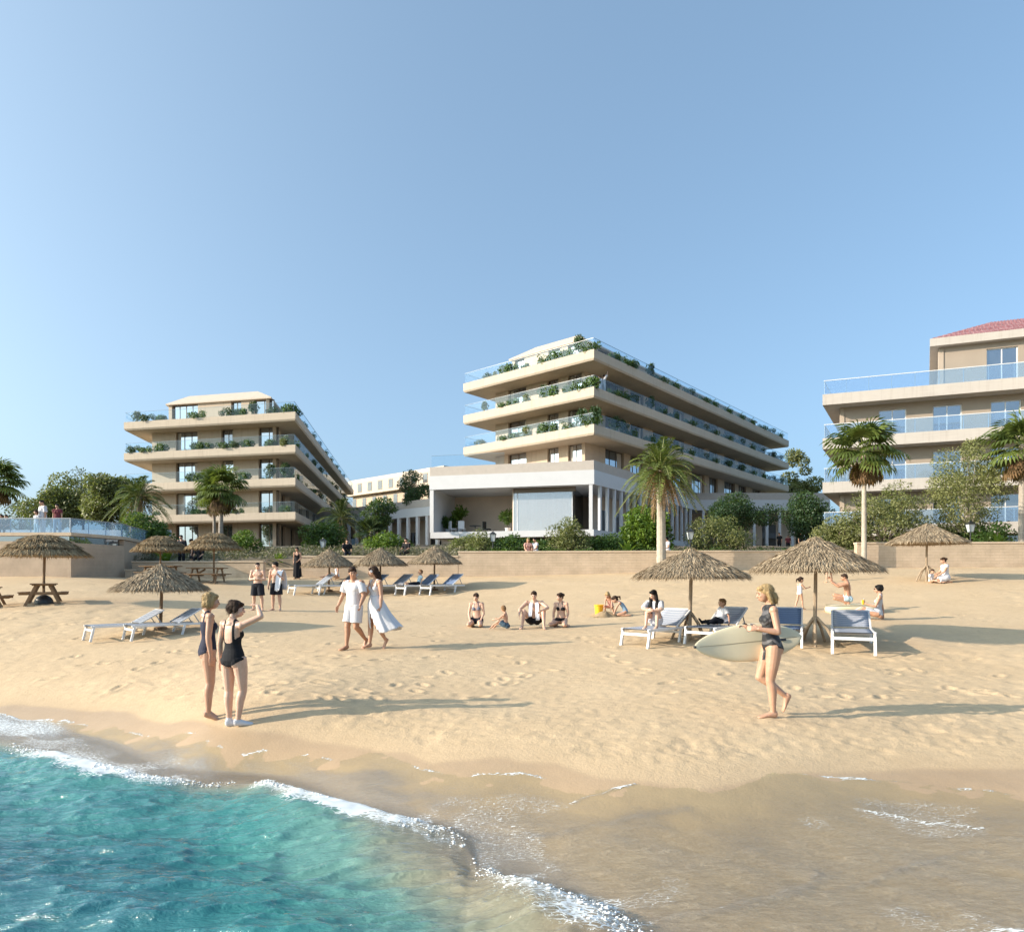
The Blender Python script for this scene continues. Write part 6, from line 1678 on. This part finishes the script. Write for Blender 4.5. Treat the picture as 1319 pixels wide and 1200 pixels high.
        if st=='pony':
            a0=fg.HC+fg.BH@(v(0,-.068,.020)*h); b0=a0+fg.BH@(v(0,-.045,-.03)*h); m2.tube([a0-fg.BH@(v(0,-.02,0)*h),a0,b0,b0+v(0,0,-.07*h)+fg.BH@v(0,-.012*h,0)],[.016*h,.016*h,.022*h,.008*h],10)
        hm=remesh(m2,'hair',max(vox*.9,.007),None,None,1)
        HV,HN,_=mesh_np(hm); q=(fbm(HV[:,0]*60+HV[:,2]*4,HV[:,1]*60,3,5)-.5)*.010*(h/1.7)
        hm.vertices.foreach_set('co',(HV+HN*q[:,None]).astype(np.float32).ravel()); hm.update()
        ho=link_mesh('hair',hm,HR[hc],o,True)
        if detail and vox<.0086:                       # loose strands over the cap of hair
            rg=np.random.default_rng(len(PEOPLE)); sel=rg.integers(0,len(HV),520); C=HV[sel]+HN[sel]*.001; Nh=HN[sel]
            D=np.tile(np.array(fg.BH@v(0,-.45,-.9)),(len(sel),1)); D=D-Nh*(D*Nh).sum(1,keepdims=True)*.8+rg.normal(size=D.shape)*.16
            Vh,Qh,Th=leaves_arrays(C,Nh+rg.normal(size=Nh.shape)*.3,D,h*rg.uniform(.018,.042,len(sel)),np.full(len(sel),.0038),rg.random(len(sel)))
            np_mesh('loose_strands',Vh,Qh,HR[hc],ho)
    PEOPLE.append(o); o_fig[o.name]=fg
    return o,fg
o_fig={}

def drape(name,pts_rows,mat_,label,cat,th=.012,group=None):
    """cloth hung through rows of points"""
    n=len(pts_rows[0]); vs=[p for r in pts_rows for p in r]; fs=[]
    for i in range(len(pts_rows)-1):
        for j in range(n-1): a=i*n+j; fs.append((a,a+1,a+n+1,a+n))
    mb=MB(); mb.add(vs,fs); o=mb.build(name,mat_,None,True); m=o.modifiers.new('s','SUBSURF'); m.levels=2; m.render_levels=2
    so_=o.modifiers.new('thickness','SOLIDIFY'); so_.thickness=th; tag(o,label,cat,group); return o

DN=(0,0,-1); FW=(0,1,0)
STAND_ARMS=dict(ra=[(.12,-.03,-1),(.06,.10,-1),(0,.1,-1),.4],la=[(-.12,-.03,-1),(-.06,.10,-1),(0,.1,-1),.4])
def at_g(px,py,up=0): g=G(px,py); return (g.x,g.y,g.z+up)
def Hpx(px_h,d): return px_h/F*d

# --- the two women at the water's edge
g=at_g(268,928)
person('blonde woman in a navy one piece swimsuit, standing with arms down at the water edge',g,Hpx(155,g[1]),-62,
   dict(torso=(0,-.02,1),pelvis=(0,0,.53),cfwd=(-.15,1,0),face=(-.0,1,.02),
        ra=[(.16,-.10,-1),(.05,.12,-1),(0,.15,-1),.4],la=[(-.14,-.05,-1),(-.04,.16,-1),(0,.15,-1),.4],
        rl=[(-.02,.05,-1),(-.03,-.06,-1),(.1,.9,-.35)],ll=[(.07,.10,-1),(.05,-.10,-1),(.0,.9,-.35)]),'f','mid',('bob','blonde'),(('onepiece','navy'),),vox=.0065)
g=at_g(301,935)
person('dark haired woman in a low backed black swimsuit, shading her eyes with one hand',g,Hpx(156,g[1]),-20,
   dict(torso=(.03,0,1),pup=(-.06,-.06,1),pelvis=(0,0,.53),cfwd=(.10,1,0),face=(.85,.55,.02),
        ra=[(.86,.32,.42),(-.66,.50,.56),(-.85,.45,.05),.12,(0,-.4,-1)],la=[(-.22,-.02,-1),(-.12,.16,-1),(-.1,.2,-1),.35],
        rl=[(.06,.08,-1),(-.10,-.12,-1),(.75,.7,-.05)],ll=[(.02,.02,-1),(.06,-.05,-1),(.65,.75,-.05)]),'f','fair',('updo','brown'),(('lowback','black'),('shoes','white')),vox=.0065)
# --- walking couple
g=at_g(456,836)
person('man in white shirt and white shorts walking barefoot, holding the woman’s hand'.replace('’',"'"),g,Hpx(103,g[1]),148,
   dict(torso=(-.02,.05,1),pelvis=(0,0,.525),face=(-.70,.55,-.42),cfwd=(-.1,1,0),
        ra=[(.42,-.12,-.9),(.30,.25,-.9),(.15,.3,-.9),.45],la=[(-.30,.05,-.95),(-.22,.62,-.70),(-.4,.5,-.7),.8,(.5,.6,0)],
        rl=[(.02,.22,-1),(.0,.06,-1),(.05,1,-.05)],ll=[(-.02,.10,-1),(.04,-.72,-.70),(0,.62,-.78)]),'m','tan',('short','brown'),(('shirt','white',.014,-.05,.72),('trunks','white',.012,.80),('belt','black')),vox=.008)
g=at_g(484,836)
person('woman in a long white dress walking barefoot, white flower in her hair',g,Hpx(101,g[1]),140,
   dict(torso=(-.02,.03,1),pelvis=(0,0,.53),face=(.75,.62,-.05),cfwd=(.12,1,0),
        ra=[(.45,.05,-.9),(.62,.35,-.62),(.5,.2,-.8),.8,(-.5,.4,0)],la=[(-.14,-.02,-1),(-.05,.12,-1),(0,.2,-1),.5],
        rl=[(.0,.15,-1),(0,.05,-1),(.05,1,-.03)],ll=[(.03,.12,-1),(.02,-.62,-.80),(0,.6,-.8)]),'f','mid',('longloose','brown'),(('dress','white',.22,(-.12,-.08,0),.125,14),('flower','white',-1)),vox=.008)
# --- two men in black shorts
g=at_g(332,786)
person('man in black shorts standing with his arms crossed',g,Hpx(60,g[1]),178,
   dict(torso=(0,-.03,1),face=(-.3,1,0),ra=[(.22,.12,-.95),(-.95,.42,.10),(-.9,.2,.1),.5],la=[(-.22,.10,-.95),(.95,.50,.05),(.9,.2,.05),.5],
        rl=[(.10,.03,-1),(.05,-.05,-1),(.3,1,-.05)],ll=[(-.12,.03,-1),(-.06,-.05,-1),(-.3,1,-.05)]),'m','fair',('crop','black'),(('trunks','dark',.016,.86),),vox=.011)
g=at_g(356,786)
MT,fgMT=person('man in black shorts with a white towel over his shoulder, head turned aside',g,Hpx(61,g[1]),168,
   dict(torso=(0,0,1),face=(.95,.25,0),la=[(-.25,.05,-.95),(.10,.85,.42),(.2,.6,.5),.6],ra=[(.25,-.05,-1),(.12,.10,-1),(0,.1,-1),.5],
        rl=[(.07,.05,-1),(.03,-.05,-1),(.3,1,-.05)],ll=[(-.08,.02,-1),(-.04,-.05,-1),(-.4,1,-.05)]),'m','fair',('short','black'),(('trunks','dark',.013,.80),),vox=.011)
def wpt(o,p): return Vector(o.location)+Matrix.Rotation(o.rotation_euler.z,3,'Z')@Vector(p)
k=fgMT.H; rows=[]
for j in range(7):
    t=j/6; x=-.175*k+.12*k*t; wob=.012*k*math.sin(j*2.3)
    rows.append([wpt(MT,(x-.02*k,-.10*k+wob,.42*k)),wpt(MT,(x-.01*k,-.10*k,.66*k)),wpt(MT,(x,-.055*k,.826*k)),wpt(MT,(x,.02*k,.848*k)),wpt(MT,(x,.095*k+wob,.74*k)),wpt(MT,(x+.01*k*math.sin(j),.13*k-wob,.56*k)),wpt(MT,(x+.02*k,.135*k+wob*1.4,.40*k+.02*k*math.sin(j*1.7)))])
drape('beach_towel',rows,CL_['towel'],'white towel hanging over the shoulder of the man in black shorts','towel')
# --- group sitting in the middle
KNEEL=lambda kneeang=.15,**kw: dict(pelvis=(0,0,.20),torso=(0,.06,1),rl=[(kneeang,1,-.22),(-.05,-1,-.16),(0,-1,-.25)],ll=[(-kneeang,1,-.22),(.05,-1,-.16),(0,-1,-.25)],**kw)
g=at_g(614,807)
person('kneeling woman in a grey bikini top and dark shorts, hands on her knees, looking down',g,1.66,172,
   KNEEL(.18,face=(.12,1,-.45),ra=[(.18,.10,-1),(-.25,.62,-.80),(-.3,.6,-.75),.3],la=[(-.18,.10,-1),(.25,.62,-.80),(.3,.6,-.75),.3]),'f','fair',('bun','brown'),(('bikini','grey','toponly'),('trunks','dark',.005,.42)),vox=.0095)
g=at_g(652,811)
person('small boy in blue patterned shorts sitting on the sand, seen from behind',g,1.12,72,
   dict(pelvis=(0,0,.10),torso=(0,.12,1),face=(.75,.5,.05),rl=[(.22,.80,.52),(.05,.80,-.62),(0,.8,-.5)],ll=[(-.16,.75,.60),(0,.85,-.60),(0,.8,-.5)],
        ra=[(.15,.70,-.55),(-.1,.92,-.15),(-.1,.9,-.2),.3],la=[(-.15,.70,-.55),(.1,.92,-.2),(.1,.9,-.2),.3]),'m','mid',('short','ginger'),(('trunks','blueshorts',.014,.80),),child=True,vox=.009)
g=at_g(688,808)
MS,fgMS=person('man in black trunks sitting with his knees raised, a towel around his neck',g,1.78,176,
   dict(pelvis=(0,0,.085),torso=(0,.10,1),face=(.10,1,-.25),rl=[(.45,.62,.72),(.10,.42,-.95),(.2,1,-.12)],ll=[(-.45,.62,.72),(-.02,.42,-.95),(-.2,1,-.12)],
        ra=[(.55,.55,-.50),(.05,.80,-.55),(0,.5,-.9),.5],la=[(-.55,.60,-.40),(.62,.72,-.25),(.6,.5,-.5),.5]),'m','fair',('short','brown'),(('trunks','black',.010,.5),),vox=.0095)
k=fgMS.H; rows=[]
def sp(fg,t,x,y,z=0): p,B=fg.spine(t); return p+B@v(x,y,z)
for j in range(7):
    a=(j/6-.5)*2
    pth=[]
    for sgn,seq in ((1,[(.25,.060,.175),(.5,.052,.150),(.78,.050,.105),(1.0,.052,.050)]),(0,[(1.10,0,-.055)]),(-1,[(1.0,.052,.050),(.78,.050,.105),(.5,.052,.150),(.25,.060,.175),(.05,.064,.17)])):
        for (t,x,y) in seq:
            xx=(sgn*(x+.028*a*(1 if sgn else 0)))*k if sgn else 0
            yy=(y+(.006*math.sin(j*2.2)))*k - (0 if sgn else a*.02*k)
            pth.append(wpt(MS,sp(fgMS,t,xx,yy,(a*.012*k if not sgn else 0))))
    rows.append(pth)
drape('beach_towel',rows,CL_['towel'],'pale blue white towel around the neck of the sitting man','towel',.010)
g=at_g(723,807)
person('kneeling woman in a black bikini with her chin lifted, legs folded to one side',g,1.66,158,
   KNEEL(.30,face=(.55,.85,.22),ra=[(.16,.12,-1),(-.12,.50,-.85),(0,.6,-.8),.3],la=[(-.14,-.05,-1),(.15,.55,-.85),(.2,.5,-.8),.3]),'f','fair',('bun','brown'),(('bikini','black'),),vox=.0095)
# --- girls digging
g=at_g(785,791)
person('girl in a pink swimsuit crouching over the sand heap beside the yellow bucket',g,1.20,150,
   dict(pelvis=(0,-.10,.22),torso=(0,.72,.75),pup=(0,.25,1),face=(0,.75,-.65),hup=(0,.6,.8),rl=[(.30,.95,.15),(.05,-.55,-.85),(.1,1,-.1)],ll=[(-.30,.95,.15),(-.05,-.55,-.85),(-.1,1,-.1)],
        ra=[(.05,.25,-1),(-.05,.25,-1),(0,.3,-1),.5],la=[(-.05,.25,-1),(.05,.3,-1),(0,.3,-1),.5]),'f','mid',('shoulder','blonde'),(('onepiece','pink'),),child=True,vox=.011)
g=at_g(806,793)
person('girl with a dark ponytail in a blue swimsuit, bending to the sand on her knees',g,1.25,82,
   dict(pelvis=(0,0,.22),torso=(0,.80,.62),pup=(0,.3,1),face=(0,.7,-.6),hup=(0,.6,.8),rl=[(.12,.95,-.35),(0,-1,-.10),(0,-1,-.2)],ll=[(-.12,.95,-.35),(0,-1,-.10),(0,-1,-.2)],
        ra=[(.05,.45,-.9),(0,.35,-.9),(0,.3,-1),.4],la=[(-.05,.55,-.8),(0,.35,-.9),(0,.3,-1),.4]),'f','mid',('pony','brown'),(('onepiece','denim'),),child=True,vox=.011)
# --- on the loungers
def on_lounger(lo,y,zadd=0,x=0): return wpt(lo,(x*lo.scale.x,y*lo.scale.x,(.34+zadd)*lo.scale.x))
p=on_lounger(L1,-.12)
person('long haired woman in white sitting hugging her knees on a lounger',tuple(p),1.52,150,
   dict(pelvis=(0,0,.075),torso=(0,.20,1),face=(.45,.9,.05),rl=[(.08,.62,.72),(.02,.22,-1),(0,1,-.1)],ll=[(-.08,.62,.72),(-.02,.22,-1),(0,1,-.1)],
        ra=[(.22,.75,-.55),(-.75,.62,-.10),(-.9,.2,0),.4],la=[(-.22,.72,-.60),(.78,.60,-.15),(.9,.2,0),.4]),'f','fair',('long','black'),(('shirt','white',.012,-.05,.9),('trunks','white',.006,.4)),vox=.0085,group='people on the loungers')
p=on_lounger(L2,.10)
person('small boy in a white shirt and dark trousers leaning back on a lounger',tuple(p),1.12,118,
   dict(pelvis=(0,0,.085),torso=(0,-.38,1),face=(.25,1,-.02),neck=(0,0,1),hup=(0,0,1),rl=[(.12,.98,.12),(.0,1,-.05),(.1,.5,.8)],ll=[(-.10,.90,.45),(.05,.90,-.42),(-.1,.6,.7)],
        ra=[(.35,-.15,-.9),(.10,-.05,-1),(0,.3,-.9),.3],la=[(-.40,-.15,-.9),(-.10,.0,-1),(0,.3,-.9),.3]),'m','mid',('short','ginger'),(('shirt','white',.016,-.1,.6),('trousers','dark'),('shoes','black')),child=True,vox=.0085,group='people on the loungers')
p=on_lounger(LB,-.02)
person('distant boy in dark trousers stretched out on a far lounger',tuple(p),1.30,118,
   dict(pelvis=(0,0,.085),torso=(0,-.30,1),face=(.2,1,0),rl=[(.08,1,.05),(0,1,-.05),(0,.5,.8)],ll=[(-.08,1,.15),(0,1,-.16),(0,.5,.8)],
        ra=[(.25,-.1,-.9),(.0,.3,-.9),(0,.3,-.9),.3],la=[(-.25,-.1,-.9),(.0,.3,-.9),(0,.3,-.9),.3]),'m','mid',('short','ginger'),(('shirt','paleblue',.014,-.1,.6),('trousers','dark')),child=True,vox=.014,group='people on the loungers')
# --- woman carrying the surfboard
g=at_g(994,922)
SW,fgSW=person('blonde woman in a black zigzag swim vest walking with a surfboard under her arm',g,Hpx(165,g[1]),86,
   dict(torso=(0,.02,1),pup=(0,.10,1),pelvis=(0,0,.53),face=(0,1,.0),cfwd=(0,1,0),
        ra=[(.22,-.20,-1),(-.05,.9,.05),(.1,1,0),.5],la=[(-.24,-.12,-1),(.06,.96,.16),(.2,1,.05),.7,(.9,0,-.4)],
        ll=[(.0,.13,-1),(-.0,-.10,-1),(-.06,1,-.06)],rl=[(.05,.30,-1),(-.02,-.80,-.60),(.0,.42,-.9)]),'f','mid',('shoulder','blonde'),(('vest','zigzag'),),vox=.0065)
# the board: held on the far side of her body, nose forward
def surfboard():
    o=empty('surfboard',(0,0,0),0,'long cream surfboard carried under the arm of the blonde woman','surfboard')
    L=1.62; W2_=.265; n=40; mb=MB(); rings=[]
    for i in range(n+1):
        t=i/n; x=-L/2+L*t; s_=min(max(t,.0),1)
        w_=W2_*(max(1e-3,math.sin(math.pi*min(1,s_**.88)))**.62)*(1 if s_<.5 else 1); th=.036*(max(.02,math.sin(math.pi*s_))**.4); rk=.10*max(0,(s_-.62)/.38)**2+.03*max(0,(.2-s_)/.2)**2
        rings.append([(x,w_*math.cos(a),rk+th*math.sin(a)) for a in [2*math.pi*q/18 for q in range(18)]])
    mb.loft(rings); mb.build('deck',M['board'],o,True)
    m2=MB(); pts=[]
    for i in range(2,n-1):
        t=i/n; rk=.10*max(0,(t-.62)/.38)**2+.03*max(0,(.2-t)/.2)**2; th=.036*(max(.02,math.sin(math.pi*t))**.4); pts.append((-L/2+L*t,0,rk+th+.0005))
    m2.tube(pts,.004,6); m2.build('stringer',M['boardline'],o)
    m2=MB(); m2.ellipsoid((L/2-.012,0,.10),(.022,.02,.016)); m2.build('nose_guard',M['black'],o,True)
    m2=MB(); m2.box((-.52,.02,.040),(.085,.035,.012)); m2.build('leash_plug',M['black'],o,bevel=.004)
    m2=MB(); m2.loft([[(-.80+.02*q+.10*a,.0+.008*b,-.035-.03*q) for a,b in ((0,0),(.6,1),(1.2,0),(.6,-1))] for q in range(5)]); m2.build('fin',M['black'],o)
    return o
sb=surfboard(); fg=fgSW
hand=(fg.armL[2]+fg.armR[2])/2; ctr=wpt(SW,(.155,.06,.60*fg.H-.06))
# long axis along her walking direction, deck facing the sea and slightly up
hd=SW.rotation_euler.z; fx=Vector((-math.sin(hd),math.cos(hd),0)); rt=Vector((math.cos(hd),math.sin(hd),0))
ax=(fx+Vector((0,0,-.09))-rt*.22).normalized(); dk=(-rt*1.0+Vector((0,0,.28))); dk=(dk-ax*dk.dot(ax)).normalized(); sdv=dk.cross(ax)
sb.matrix_world=Matrix.Translation(ctr+fx*.22+rt*.03+Vector((0,0,-.03)))@Matrix((ax,sdv,dk)).transposed().to_4x4()
# --- right-hand family
g=at_g(1030,785)
person('little girl in a white swimsuit walking with one arm stretched out',g,Hpx(42,g[1]),-72,
   dict(torso=(0,.03,1),face=(.1,1,-.1),pelvis=(0,0,.49),ra=[(.2,.55,-.75),(.05,.95,.25),(0,1,.2),.3],la=[(-.15,.3,-.9),(.0,.95,.05),(0,1,.1),.3],
        rl=[(0,.28,-1),(0,.10,-1),(0,1,-.1)],ll=[(0,-.22,-1),(0,-.35,-1),(0,.9,-.4)]),'f','mid',('pony','brown'),(('onepiece','white'),),child=True,vox=.010)
p=(BS.x-.25,BS.y+.25,BS.z+.14)
person('bearded bare chested man in pale trunks crouching on the pouf, hands raised',p,1.60,70,
   dict(pelvis=(0,-.05,.15),torso=(0,.10,1),face=(.15,1,.0),rl=[(.18,.95,.30),(.0,-.80,-.55),(0,.75,-.6)],ll=[(-.18,.98,.05),(.0,-.90,-.35),(0,.5,-.8)],
        ra=[(.15,.90,-.15),(-.12,.75,.62),(-.1,.4,.9),.6],la=[(-.18,.85,-.30),(.15,.80,.55),(.1,.4,.9),.6]),'m','tan',('short','brown'),(('trunks','paleblue',.008,.38),),vox=.0095)
g=at_g(1131,798)
WS,fgWS=person('woman in a silver swimsuit and sunglasses sitting on the sand, dark hair pinned up',g,1.68,62,
   dict(pelvis=(0,0,.085),torso=(0,-.10,1),face=(0,1,0),rl=[(.10,.96,.22),(.0,.95,-.30),(0,.8,-.2)],ll=[(-.12,.90,.42),(.02,.92,-.42),(0,.8,-.2)],
        ra=[(.25,-.25,-1),(.05,-.12,-1),(0,.2,-1),.3],la=[(-.15,.35,-.9),(.05,.92,.25),(0,.9,.4),.7]),'f','mid',('updo','black'),(('onepiece','silver'),('sunglasses','black')),vox=.009)
h_=wpt(WS,fgWS.armL[2]+nz((0,.9,.4))*.07)
o=empty('drink_glass',tuple(h_+Vector((0,0,-.05))),0,'yellow drink held up by the woman in sunglasses','drink')
mb=MB(); mb.tube([(0,0,0),(0,0,.02),(0,0,.13)],[.025,.03,.038],12); mb.build('tumbler',M['yellow'],o); mb=MB(); mb.tube([(0,0,.1),(.02,0,.19)],.004,5); mb.build('straw',M['white'],o)
rows=[]
for j in range(6):
    x=(-.15+.30*j/5); rows.append([wpt(WS,(x,y,z+.014*math.sin(j*1.9+i))) for i,(y,z) in enumerate(((.10,.245),(.22,.30),(.36,.33),(.50,.29),(.60,.20)))])
drape('beach_towel',rows,CL_['white'],'white towel across the lap of the woman in sunglasses','towel',.012)
g=Vector((wx(1068,28.4),28.4,tz(wx(1068,28.4),28.4)))
person('child standing behind the widest parasol, only the bare legs showing',tuple(g),1.25,10,
   dict(torso=(0,0,1),pelvis=(0,0,.49),rl=[(.20,.1,-1),(.1,-.1,-1),(.2,1,0)],ll=[(-.20,.0,-1),(-.1,-.1,-1),(-.2,1,0)],**STAND_ARMS),'m','mid',('short','brown'),(('trunks','paleblue',.012,.6),),child=True,vox=.014)
g=Vector((wx(1218,26.6),26.6,tz(wx(1218,26.6),26.6)))
person('mother in a white dress kneeling beside the child under the far right parasol',tuple(g),1.66,80,
   KNEEL(.12,face=(0,1,-.3),ra=[(.1,.4,-.9),(0,.8,-.5),(0,.8,-.5),.3],la=[(-.1,.4,-.9),(0,.8,-.5),(0,.8,-.5),.3]),'f','mid',('bun','brown'),(('shirt','white',.014,-.25,.3),('trunks','white',.02,.75)),vox=.013)
g=Vector((wx(1199,26.7),26.7,tz(wx(1199,26.7),26.7)))
person('toddler in a white shirt sitting by the pole of the far right parasol',tuple(g),.95,-150,
   dict(pelvis=(0,0,.11),torso=(0,.08,1),face=(.2,1,-.1),rl=[(.3,.9,.2),(.0,.9,-.3),(0,.8,.3)],ll=[(-.3,.9,.2),(.0,.9,-.3),(0,.8,.3)],**STAND_ARMS),'m','mid',('short','brown'),(('shirt','white',.02,-.1,.7),),child=True,vox=.012)
# --- far figures
g=Vector((wx(383,36.2),36.2,tz(wx(383,36.2),36.2)))
person('woman in a long black dress standing at the gap between the low walls',tuple(g),1.66,175,dict(torso=(0,0,1),rl=[(.02,0,-1),(0,0,-1),(.1,1,-.1)],ll=[(-.02,0,-1),(0,0,-1),(-.1,1,-.1)],ra=[(.1,-.03,-1),(.03,.1,-1)],la=[(-.12,.05,-1),(.3,.6,-.5)]),'f','mid',('updo','black'),(('dress','black',.03,(0,0,0),.02),),vox=.013)
g=at_g(434,746)
person('distant sunbather sitting on the sand by the pole of the left small parasol',g,1.66,120,
   dict(pelvis=(0,0,.085),torso=(0,-.05,1),face=(.2,1,0),rl=[(.10,.85,.5),(.0,.8,-.6),(0,.8,-.2)],ll=[(-.15,.9,.2),(.02,.95,-.2),(0,.8,.2)],ra=[(.25,-.25,-1),(.05,-.1,-1)],la=[(-.15,.1,-.95),(.05,.3,-.9)]),'f','mid',('bun','brown'),(('onepiece','white'),),vox=.013)
STP=lambda **k: dict(dict(torso=(0,0,1),rl=[(.06,.03,-1),(.02,-.03,-1),(.2,1,0)],ll=[(-.06,.03,-1),(-.02,-.03,-1),(-.2,1,0)],**STAND_ARMS),**k)
SIT=dict(pelvis=(0,0,.30),torso=(0,.05,1),rl=[(.1,1,-.05),(0,.05,-1),(0,1,0)],ll=[(-.1,1,-.05),(0,.05,-1),(0,1,0)],ra=[(.15,.25,-.95),(-.1,.8,-.4)],la=[(-.15,.25,-.95),(.1,.8,-.4)])
def far_person(label,px,d,z,H,hdg,pose,sex,wear,hair=('short','black'),**k): person(label,(wx(px,d),d,z),H,hdg,pose,sex,'mid',hair,wear,vox=.016,detail=False,group='people on the promenade and terraces',**k)
far_person('man in a dark suit jacket on the bank right of the left reed parasol',234,38.6,ZC+.72,1.75,170,STP(),'m',(('shirt','dark',.016,-.2,1.0),('trousers','dark')))
far_person('woman in dark clothes standing on the bank above the hidden picnic table',247,38.7,ZC+.60,1.66,120,STP(),'f',(('shirt','dark',.012,-.1,.5),('trunks','dark',.01,.8)),('updo','black'))
far_person('person in black crouching on the bank left of the right reed parasol posts',257,38.5,ZC+.72,1.6,180,dict(SIT,pelvis=(0,0,.2)),'m',(('shirt','black',.014,-.1,.9),('trousers','black')))
far_person('person in black sitting in the scrub right of the left small parasol',447,38.8,ZC+1.0,1.65,200,SIT,'m',(('shirt','black',.014,-.1,.9),('trousers','dark')))
far_person('person in black sitting on the bank between the two right small parasols',524,38.8,ZC+1.05,1.65,150,SIT,'m',(('shirt','black',.014,-.1,.9),('trousers','dark')))
far_person('left of two pale shirted people sitting behind the middle wall under the podium',680,38.0,ZC+1.02,1.62,190,SIT,'f',(('shirt','pink',.012,-.1,.5),),('shoulder','blonde'))
far_person('right of two pale shirted people sitting behind the middle wall under the podium',690,38.0,ZC+1.02,1.65,120,SIT,'m',(('shirt','white',.014,-.1,.6),))
far_person('person in white sitting behind the wall at the big date palm trunk',860,37.6,ZC+1.05,1.65,110,SIT,'f',(('shirt','white',.014,-.1,.6),),('updo','black'))
far_person('dark dressed person leaning in the peach arcade, left of the pair',1004,66,ZC+2.75,1.75,120,STP(),'m',(('shirt','black',.016,-.1,.9),('trousers','black')))
far_person('dark dressed person at the right end of the peach arcade',1031,62,ZC+2.6,1.7,200,STP(),'f',(('shirt','black',.016,-.1,.9),('trousers','black')),('updo','black'))
far_person('person in dark red between the two others in the peach arcade',1015,68,ZC+2.75,1.65,180,STP(),'m',(('shirt','red',.016,-.1,.9),('trousers','dark')))
far_person('tall person in white clothes standing behind the terrace railing',55,35.5,ZC+2.30,1.82,150,STP(),'m',(('shirt','white',.024,-.2,.95),('trousers','white')))
far_person('child in white beside the tall person in white on the terrace',47.5,35.3,ZC+2.30,1.35,170,STP(pelvis=(0,0,.49)),'f',(('shirt','white',.02,-.2,.8),('trousers','paleblue')),('updo','brown'),child=True)
far_person('person in a dark red top standing alone on the terrace',74,35.2,ZC+2.30,1.6,190,STP(),'f',(('shirt','red',.012,-.1,.6),('trousers','denim')),('updo','black'))
far_person('dark dressed person at the far left of the terrace, right one of two',9,36,ZC+2.30,1.45,180,SIT,'m',(('shirt','black',.014,-.1,.9),('trousers','dark')))
far_person('dark dressed person at the far left of the terrace, left one of two',3,36.3,ZC+2.30,1.5,180,SIT,'f',(('shirt','dark',.014,-.1,.9),('trousers','dark')),('shoulder','brown'))
zc_=CT[1]-.25
far_person('left of the couple in white robes at the balcony corner of the central hotel',773,58.8,zc_,1.68,60,STP(),'f',(('shirt','white',.03,-.2,1.0),('trunks','white',.03,1.0)),('updo','brown'))
far_person('right of the couple in white robes at the balcony corner, arm raised',777.5,59.0,zc_,1.80,-60,STP(ra=[(.5,.3,.8),(-.2,.3,.9)]),'m',(('shirt','white',.03,-.2,1.0),('trousers','white')))
